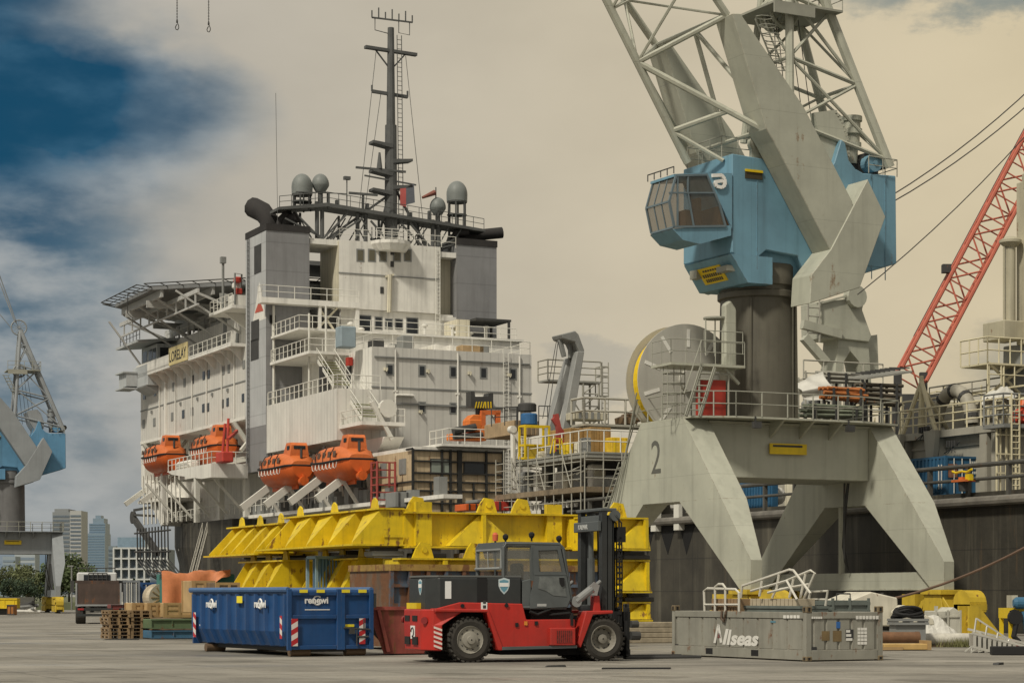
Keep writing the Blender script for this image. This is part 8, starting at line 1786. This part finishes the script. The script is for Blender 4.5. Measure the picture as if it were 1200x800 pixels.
# white tarpaulin heap behind the column
a=RK.ony(944,468,2);b_=RK.ony(977,432,2); V=[];F_=[]; n=12; w=b_[0]-a[0]; h=b_[2]-a[2]
for j in range(n+1):
    for i in range(n+1):
        u=i/n;v=j/n; top=h*(.55+.45*u) if u<.9 else h*(1-(u-.9)*2.5); V.append((u*w,.25*math.sin(u*8+v*3)+.18*math.sin(v*9)+1.2*v*v*.8,v*top))
for j in range(n):
    for i in range(n): c_=j*(n+1)+i; F_.append((c_,c_+1,c_+n+2,c_+n+1))
q=MB(); q.add(V,F_); o=q.build('white_tarpaulin',M('tarp_white',(.52,.51,.46),rough=.6,var=.1,bump=.4,sc=2),None,smooth=True); o.location=RK.w(a[0],2,a[2]); o.rotation_euler=(0,0,RK.a); tag(o,'crumpled white tarpaulin right of the crane column base','tarpaulin')
t=thing('machinery_block','dark machinery block with orange piping under the dark pipe rack','machinery',loc=RK.w(RK.ony(1010,490,.5)[0],.5,6.55),rotz=RK.a); q=MB(); q.box(0,0,0,2.2,2,2.6); q.box(.3,-.2,2.6,.5,.2,4.1); q.box(1.3,-.1,2.6,1.6,.3,4.); q.lathe([(.4,-.2),(.4,.2)],(1.1,-.3,2.2),ax=(0,1,0),n=14); q.build('block',m_dk,t); q=MB(); q.path([(-.8,-.3,4.2),(-.8,-.3,2.8),(-.2,-.3,2.8),(-.2,-.3,0)],.1,6); q.path([(-1.6,-.3,4.),(-1.2,-.3,4.),(-1.2,-.3,1)],.08,6); q.build('orange_pipe',m_po,t)
# red lattice boom
B0=Vector(W(1067,443,150)); B1=Vector(W(1239,118,158)); d=(B1-B0).normalized(); sd_=Vector((d.z,0,-d.x)).normalized(); dp=d.cross(sd_).normalized()
m_rbm=M('boom_red',(.40,.105,.065),var=.12,bump=0)
t=thing('red_lattice_boom','red lattice crane boom slanting up to the right behind the aft deck','crane boom',loc=tuple(B0)); L_=(B1-B0).length; hw,hd_=.98,.75; cs=[sd_*hw+dp*hd_,sd_*hw-dp*hd_,-sd_*hw-dp*hd_,-sd_*hw+dp*hd_]
q=MB()
for c in cs: q.tube(c,c+d*L_,.15,7)
q.build('chord',m_rbm,t); q=MB(); n=13
for k in range(n):
    a=d*(L_*k/n); b_=d*(L_*(k+1)/n)
    for i in range(4):
        c,e=cs[i],cs[(i+1)%4]; q.tube(a+c,a+e,.06,5); q.tube(a+(c if k%2 else e),b_+(e if k%2 else c),.07,5)
q.build('lacing',m_rbm,t); q=MB(); q.tube(d*3+sd_*-1.2,d*(L_-1)-sd_*1.2,.035,4); q.box(*(d*9-sd_*1.4-Vector((.3,.3,.3))),*(d*9-sd_*1.4+Vector((.3,.3,.3)))); q.build('boom_cable',m_dk,t); q=MB(); q.box(-2.0,-1,-5,2.2,1.5,-1.2); q.bar((-.9,0,-1.2),(-.9,0,.4),.5); q.bar((.9,0,-1.2),(.9,0,.4),.5); q.build('boom_foot',m_dk,t)
# cream crane post at the right edge
CPf=Fr(*S.w(6,S.onx(1190,400,6)[1])[:2],25); cz=lambda pts:CPf.xz(pts,0)
m_cp=M('post_cream',(.40,.37,.27),var=.1,streak=.4,rust=.15,sc=.7); zz=lambda b_:CPf.ony(1190,b_,0)[2]
t=thing('crane_post','tall cream crane post with platforms cut by the right picture edge','crane post',fr=CPf)
x1=CPf.ony(1190,400,0)[0]; q=MB(); q.box(x1-.05,-1.6,zz(405),x1+2,-.1,zz(215)); q.lathe([(.8,zz(225)),(.8,zz(206)),(.4,zz(200))],(x1+.7,-.9,0),n=16); q.build('tower',m_cp,t,bevel=.05)
q=MB(); xc=CPf.ony(1184,330,-.4)[0]; q.tube((xc,-.4,zz(390)),(xc,-.4,zz(288)),.26,12); q.lathe([(.3,zz(292)),(.55,zz(287)),(.55,zz(284)),(.2,zz(280))],(xc,-.4,0),n=14); q.tube((xc-.4,-.4,zz(378)),(xc-.4,-.4,zz(292)),.05,5); q.build('cylinder',m_cp,t,smooth=True)
q=MB(); a=CPf.ony(1175,390,-.6); q.box(a[0],-.7,zz(400),a[0]+1.4,1,zz(378)); q.build('foot_box',m_cp,t,bevel=.04)
q=MB(); q.tube((x1+.5,.3,6.6),(x1+.5,.3,zz(405)),.9,16,.8); q.build('pedestal',m_gr,t)
q=MB(); a=CPf.ony(1155,430,-1); q.box(a[0],-1.2,zz(432),x1+1.5,1,zz(430)); q.rail([(a[0],1,zz(430)),(a[0],-1.15,zz(430)),(x1+1.5,-1.15,zz(430))],1.25,.7,.045); q.rail([(a[0],-1.15,zz(455)),(x1+1.5,-1.15,zz(455))],1.0,.8,.04)
for x in (a[0]+.1,a[0]+1.): q.tube((x,-1.1,6.6),(x,-1.1,zz(430)),.07,6)
q.tube((a[0]+.1,-1.1,zz(430)),(x1+.5,-.3,zz(470)),.08,6); q.tube((x1-.2,-1.1,zz(430)),(a[0]+.3,-.3,zz(470)),.08,6); q.build('access_platform',_mc['rail_cream'],t)
# cream pipework stair tower below it
SP=Fr(*S.w(1.2,S.onx(1164,520,1.2)[1])[:2],25); t=thing('pipe_stair','cream vertical pipes and ladder tower at the right end of the deckhouse','ladder tower',loc=(SP.x,SP.y,6.55),rotz=SP.a); q=MB(); hh=3.6
for k in range(6): q.tube((.2+.28*k,.1*(k%2),0),(.2+.28*k,.1*(k%2),hh-.2*(k%3)),.06,7)
for z in (.9,1.8,2.7): q.bar((.1,-.1,z),(1.9,-.1,z),.07)
q.build('pipes',_mc['rail_cream'],t); q=MB(); zp=3.0; q.box(0,-.8,zp,3.2,.8,zp+.18); q.rail([(0,.7,zp+.18),(0,-.75,zp+.18),(3.2,-.75,zp+.18)],1.4,.6,.05,(.3,.6)); q.build('landing',m_gr,t)
q=MB(); q.ladder((.4,-.85,0),(.4,-.85,hh+1),(.45,0,0),.28,.03); q.build('ladder',_mc['rail_cream'],t)
t=thing('red_rescue_pod','bright red rounded buoy on the landing at the right picture edge','buoy',loc=SP.w(1.55,-.3,6.55+3.2),rotz=SP.a); q=MB(); q.lathe([(.3,0),(.55,.15),(.55,.6),(.3,.75)],(0,0,0),n=16); q.build('body',M('buoy_red',(.55,.06,.03),rough=.4,bump=0),t,smooth=True); q=MB(); q.lathe([(.2,.75),(.3,.85),(.2,1.15)],(0,0,0),n=12); q.build('cap',m_org,t)
# white sheeting over gear at the right edge
V=[];F_=[];n=12
for j in range(n+1):
    for i in range(n+1): u=i/n;v=j/n; V.append((u*2.6,v*1.4,.9*math.sin(math.pi*min(1,.15+u*.9))*math.sin(math.pi*(.15+v*.7))+.14*math.sin(u*14+v*7)+.1*math.sin(v*17+u*5)))
for j in range(n):
    for i in range(n): c_=j*(n+1)+i; F_.append((c_,c_+1,c_+n+2,c_+n+1))
q=MB(); q.add(V,F_); o=q.build('white_sheeting',_mc['tarp_white'],None); pz=S.onx(1166,474,2.4); o.location=S.w(2.4,pz[1],pz[2]-.1); o.rotation_euler=(0,0,S.a); tag(o,'crumpled white sheeting over gear below the cream crane post','sheeting')
# ================================================================== extra fittings
# crane rails sunk in the quay
for xx in (-4.92,5.07):
    q=MB(); a=CB.w(xx,-70);b=CB.w(xx,140); d=(Vector(b)-Vector(a)).normalized(); n_=Vector((-d.y,d.x,0)); A=Vector((a[0],a[1],0));B=Vector((b[0],b[1],0))
    q.quad(*(tuple(p+Vector((0,0,.004))) for p in (A-n_*.22,A+n_*.22,B+n_*.22,B-n_*.22))); q.loft([A-n_*.05+Vector((0,0,.005)),A+n_*.05+Vector((0,0,.005)),A+n_*.05+Vector((0,0,.02)),A-n_*.05+Vector((0,0,.02))],[B-n_*.05+Vector((0,0,.005)),B+n_*.05+Vector((0,0,.005)),B+n_*.05+Vector((0,0,.02)),B-n_*.05+Vector((0,0,.02))])
    tag(q.build('crane_rail',M('rail_rust',(.09,.07,.05),var=.3,rust=.3)),None,None,kind='structure')
rr=random.Random(21)
# ship: downpipes, lamps, ladders and boxes on the aft house
def sp(name,m,f): q=MB(); f(q); return q.build(name,m,ship)
for x in (6.1,11.9,17.8): sp('downpipe',m_whp,lambda q:(q.tube((x,91.38,6.6),(x,91.38,22.6),.09,6),q.box(x-.16,91.3,14,x+.16,91.5,14.15),q.box(x-.16,91.3,19,x+.16,91.5,19.15)))
for x,z in ((5.2,20.9),(9.1,20.9),(13,20.9),(16.8,20.9),(8.4,17.4),(15.2,17.4)): sp('bulkhead_lamp',m_cream,lambda q:(q.box(x-.14,91.2,z-.1,x+.14,91.49,z+.14),q.bar((x,91.4,z),(x,91.1,z-.2),.06)))
for x,z,w in ((6.9,18.9,1.6),(14.,19,1.8),(17.3,14.6,1.2)): sp('vent_hood',m_whp,lambda q:q.prism([(91.49,z),(91.0,z-.12),(91.0,z-.2),(91.49,z-.3)],'x',x-w/2,x+w/2))
sp('cable_tray',m_gr,lambda q:(q.box(4.2,91.35,17.95,18.8,91.48,18.1),q.box(4.2,91.35,21.9,18.8,91.48,22.0)))
sp('wall_ladder',m_rail,lambda q:q.ladder((16.2,91.3,6.6),(16.2,91.3,22.8),(.5,0,0),.32,.025))
sp('wall_ladder',m_rail,lambda q:q.ladder((16.6,107.4,25.3),(16.6,107.4,34.5),(.45,0,0),.35,.025))
sp('wall_ladder',m_dk,lambda q:q.ladder((-.1,112.9,14),(-.1,112.9,34.9),(0,-.45,0),.4,.025))
for k in range(9):
    x=rr.uniform(5,18); w=rr.uniform(.3,.9); h=rr.uniform(.3,1.); sp('roof_locker',(m_whp,m_gr,m_cream)[k%3],lambda q:q.box(x,93.5+rr.uniform(0,5),22.83,x+w,99.2,22.83+h))
for k in range(7):
    x=rr.uniform(5,21); h=rr.uniform(.6,1.6); sp('mushroom_vent',m_whp,lambda q:(q.tube((x,104.5,25.2),(x,104.5,25.2+h),.14,8),q.lathe([(.3,0),(.32,.14),(.12,.26)],(x,104.5,25.2+h),n=12)))
for k in range(8):
    x=rr.uniform(7.5,16.5); sp('roof_aerial',m_mast,lambda q:(q.tube((x,110,34.5),(x,110,35.6+rr.random()*2),.045,5),q.box(x-.15,109.9,35.1,x+.15,110.1,35.3)))
# denser lattice below the antenna platform
sp('antenna_lattice',m_mast,lambda q:[q.bar((a,y,34.6),(b,y,37.0),.1) for y in (108.4,110.2) for a,b in ((4.6,3),(6.2,7.8),(7.2,8.6),(8.8,10.2),(10.8,9.4),(12.2,14),(13.6,12.4),(14.8,16.6),(17.2,18.6),(18.4,20))]+[q.tube((x,109.3,34.5),(x,109.3,37.0),.12,6) for x in (3.8,7.6,11.6,14.6,15.6,18.8)])
sp('antenna_fitting',m_mast,lambda q:[q.box(x,108.3,37.5+dz,x+w,108.7,37.3+dz+h) for x,w,dz,h in ((5,.5,.3,.4),(7,.3,.1,.9),(8.8,.8,0,.3),(10,.25,.2,.7),(14.2,.4,-.2,.6),(15.3,.9,-.4,.25),(16.3,.25,-.4,1.1),(18,.5,-.6,.4),(3,.6,-.3,.4)) ])
sp('radar_scanner',m_mast,lambda q:(q.tube((9.6,108.2,37.6),(9.6,108.2,38.9),.12,6),q.bar((8.2,108.2,39),(11,108.1,39),.22,.2)))
# rust runs under scuppers are in the paint; side of long block gets vents and pipes
for y in (117,121,126,131,137,143): sp('side_pipe',m_whp,lambda q:q.tube((-.1,y,18.5),(-.1,y,24.9),.07,5))
for y in (119,124,129,135,141,146): sp('scupper_box',m_gr,lambda q:q.box(-.14,y,21.2,-.01,y+.4,21.5))
for y,z in ((116,26.9),(122,27),(128,27),(134,27.1)): sp('side_door',m_gr,lambda q:q.box(1.93,y,25.3,1.99,y+.8,27.3))
# aft deck clutter seen past the crane
for k in range(34):
    y=rr.uniform(-22,26); x=rr.uniform(4.2,7.5) if y<13 else rr.uniform(1.2,6.5); h=rr.uniform(.6,2.6); m=(m_cream,m_gr,m_dk,m_sc,m_whp)[k%5]
    if k%3==0: sp('deck_vent',m,lambda q:(q.tube((x,y,6.5),(x,y,6.5+h),.16,8),q.lathe([(.3,0),(.32,.16),(.1,.3)],(x,y,6.5+h),n=10)))
    elif k%3==1: sp('deck_pipe',m,lambda q:q.path([(x,y,6.5),(x,y,7+h),(x+rr.uniform(-.3,.3),y+rr.uniform(1,3),7+h),(x,y+3.2,6.5)],.09,6))
    else: sp('deck_locker',m,lambda q:q.box(x,y,6.5,x+rr.uniform(.6,1.6),y+rr.uniform(.6,2),6.5+h))
sp('aft_house',m_bg,lambda q:(q.box(7,24,6.5,16,48,9.3),[q.box(6.95,24+k*3,6.5,6.99,24.2+k*3,9.3) for k in range(8)]))
sp('winch_drum',m_gr,lambda q:(q.lathe([(1.,-1.2),(1.,-1.1),(.6,-1.1),(.6,1.1),(1.,1.1),(1.,1.2)],(2.6,30,7.6),ax=(0,1,0),n=18),q.box(2,28.6,6.5,3.2,31.4,7.1)))
for y in (20,24,34,38): sp('white_tank',m_whp,lambda q:q.lathe([(.2,-.9),(.5,-.7),(.55,0),(.5,.7),(.2,.9)],(1.6,y,7.2),ax=(0,1,0),n=12))
sp('deckhouse_stack',m_bg,lambda q:(q.box(5,8,9.8,8,14,11.4),q.rail([(5,14,11.4),(5,8,11.4),(8,8,11.4)],1.1,1.2,.045,(.33,.66))))
sp('roof_pipework',_mc['rail_cream'],lambda q:[q.path([(3+k*.3,1+k*1.2,9.85),(3+k*.3,1+k*1.2,10.6+.25*(k%3)),(3.2+k*.3,3+k*1.2,10.6+.25*(k%3)),(3.2+k*.3,3+k*1.2,9.85)],.07,5) for k in range(9)])
# midship extra scaffold and hanging gear
q=MB()
for k in range(14):
    y=rr.uniform(.5,yL2-1); z=rr.uniform(zl+.1,zu-.4); q.tube((-.2,y,z),(rr.uniform(.5,2.),y+rr.uniform(-1.5,1.5),z+rr.uniform(-.4,.5)),.05,5)
q.build('loose_tube',m_sc,mp_)
for k in range(9):
    y=1+k*1.3; q=MB(); q.box(.4,y,zu+.03,.4+rr.uniform(.4,.9),y+rr.uniform(.4,1.),zu+.03+rr.uniform(.4,1.)); q.build('platform_box',(m_gr,m_cream,m_yel,m_dk)[k%4],mp_,bevel=.05)
# fittings on the portal crane: bolted joints, cable run, lamps, access ladder
def cp(name,m,f,par=crane): q=MB(); f(q); return part(q,name,m,parent=par)
for y in (-1.9,1.9): pass
cp('leg_ladder',m_cr,lambda q:q.ladder((-5.26,4.0,8.0),(-5.26,7.6,3.3),(0,-.42,-.0),.32,.025))
for x,y in ((-2.2,-3.35),(2.8,-3.35)): cp('floodlight',m_dk,lambda q:(q.box(x-.2,y-.2,9.2,x+.2,y+.02,9.5),q.box(x-.03,y,9.5,x+.03,y+.06,9.75)))
o=cp('column_pipe',m_cgd,lambda q:[q.tube((1.86*math.cos(a),1.86*math.sin(a),9.75),(1.86*math.cos(a),1.86*math.sin(a),15.4),.05,5) for a in (-1.1,-1.0,-2.3)])
# panel lines and rivets of the blue house
zlo,zhi=hs[13][1],hs[0][1]
for u in (-1.6,4.9,5.7): 
    q=MB(); q.box(u-.02,-2.225,zlo+.6,u+.02,-2.2,zhi-.7 if u<0 else hs[10][1]-.2); part(q,'panel_seam',m_cb,up=True)
q=MB(); q.box(4.4,-2.23,zlo+1.2,5.6,-2.2,zlo+2.4); part(q,'access_panel',m_cb,up=True,bevel=.01)
# scattered offcuts on the quay (small, one by one)
for k,(px_,Y,l,w,h,lab) in enumerate(((640,50.5,.5,.12,.05,'short dark offcut on the concrete below the forklift'),(1170,52,.35,.15,.06,'small dark scrap on the concrete at lower right'),(120,81,1.4,.1,.05,'thin dark bar lying left of the pallets'))):
    q=MB(); q.prism([(0,.003),(l,.003),(l*.95,h),(l*.1,h*.8)],'y',0,w); o=q.build('steel_offcut',m_dk); o.location=(W(px_,0,Y)[0],Y,0); o.rotation_euler=(0,0,R(15+40*k if k<2 else 5)); tag(o,lab,'scrap')
t=thing('yellow_bracket','yellow steel bracket standing between the white bin and the yellow crane bogie','bracket',loc=(W(1136,0,80)[0],80,.0),rotz=R(20)); q=MB(); q.prism([(0,0),(1.3,0),(1.3,.3),(.4,1.3),(0,1.3)],'y',0,.12); q.prism([(0,0),(1.3,0),(1.3,.3),(.4,1.3),(0,1.3)],'y',.7,.82); q.build('cheek',m_by,t); q=MB(); q.tube((.5,.1,.7),(.5,.75,.7),.2,10); q.box(.1,.121,.05,1.2,.699,.2); q.build('web',m_by,t)
t=thing('white_sheet_heap','crumpled white sheet heaped behind the hose pallet','sheet',loc=(W(1058,0,73)[0],73,.0),rotz=R(8)); V=[];F_=[];n=14
for j in range(n+1):
    for i in range(n+1): u=i/n;v=j/n; V.append((u*2.2,v*1.2,.95*math.sin(math.pi*(.08+u*.85))*math.sin(math.pi*(.1+v*.8))+.10*math.sin(u*17+v*8)+.07*math.sin(v*19+u*11)))
for j in range(n):
    for i in range(n): c_=j*(n+1)+i; F_.append((c_,c_+1,c_+n+2,c_+n+1))
q=MB(); q.add(V,F_); q.build('sheet',_mc['tarp_white'],t)

# layered scaffold and machinery frames behind the crane deck
def frame_bay(label,px0,px1,pt,y,cols,levels,mm):
    a=RK.ony(px0,480,y); b=RK.ony(px1,480,y); zt=RK.ony(px0,pt,y)[2]; w=b[0]-a[0]; t=thing('pipe_scaffold',label,'scaffold',loc=RK.w(a[0],y,6.55),rotz=RK.a); h=zt-6.55; r_=random.Random(int(px0*7))
    q=MB()
    for k in range(cols+1):
        x=w*k/cols
        for yy in (0,1.6): q.tube((x,yy,0),(x,yy,h*r_.uniform(.8,1.)),.06,5)
    for j in range(1,levels+1):
        z=h*j/levels*.92
        for yy in (0,1.6): q.tube((-.2,yy,z),(w+.2,yy,z),.05,5); q.tube((-.2,yy,z-.45),(w+.2,yy,z-.45),.04,5)
        for k in range(cols+1): q.tube((w*k/cols,0,z),(w*k/cols,1.6,z),.04,5)
    for k in range(cols): q.tube((w*k/cols,0,h*.3),(w*(k+1)/cols,0,h*.75),.045,5)
    q.build('tubes',mm,t)
    for j in range(levels):
        for k in range(cols):
            q=MB(); z=h*j/levels*.92+.05; x=w*k/cols+.15; g=r_.uniform(.4,1.1)
            if r_.random()<.5: q.box(x,.3,z,x+w/cols*.7,1.2,z+g)
            else: q.lathe([(.3,0),(.42,.1),(.42,g),(.2,g+.2)],(x+.5,.7,z),n=12)
            q.build('machine_unit',(m_gr,m_dk,m_cream,m_pd2,m_by)[r_.randrange(5)],t,bevel=.03)
frame_bay('tall tube scaffold full of machinery right behind the crane column',944,972,430,8,3,4,m_sc)
frame_bay('tube scaffold full of machinery below the deck crane pedestal',975,1012,440,9,4,3,m_sc)
frame_bay('cream tube scaffold with machinery on the deck left of the tripod post',1020,1056,462,4,3,3,_mc['rail_cream'])
frame_bay('cream tube scaffold with machinery behind the hose arch on the deckhouse',1100,1150,446,9,4,3,_mc['rail_cream'])
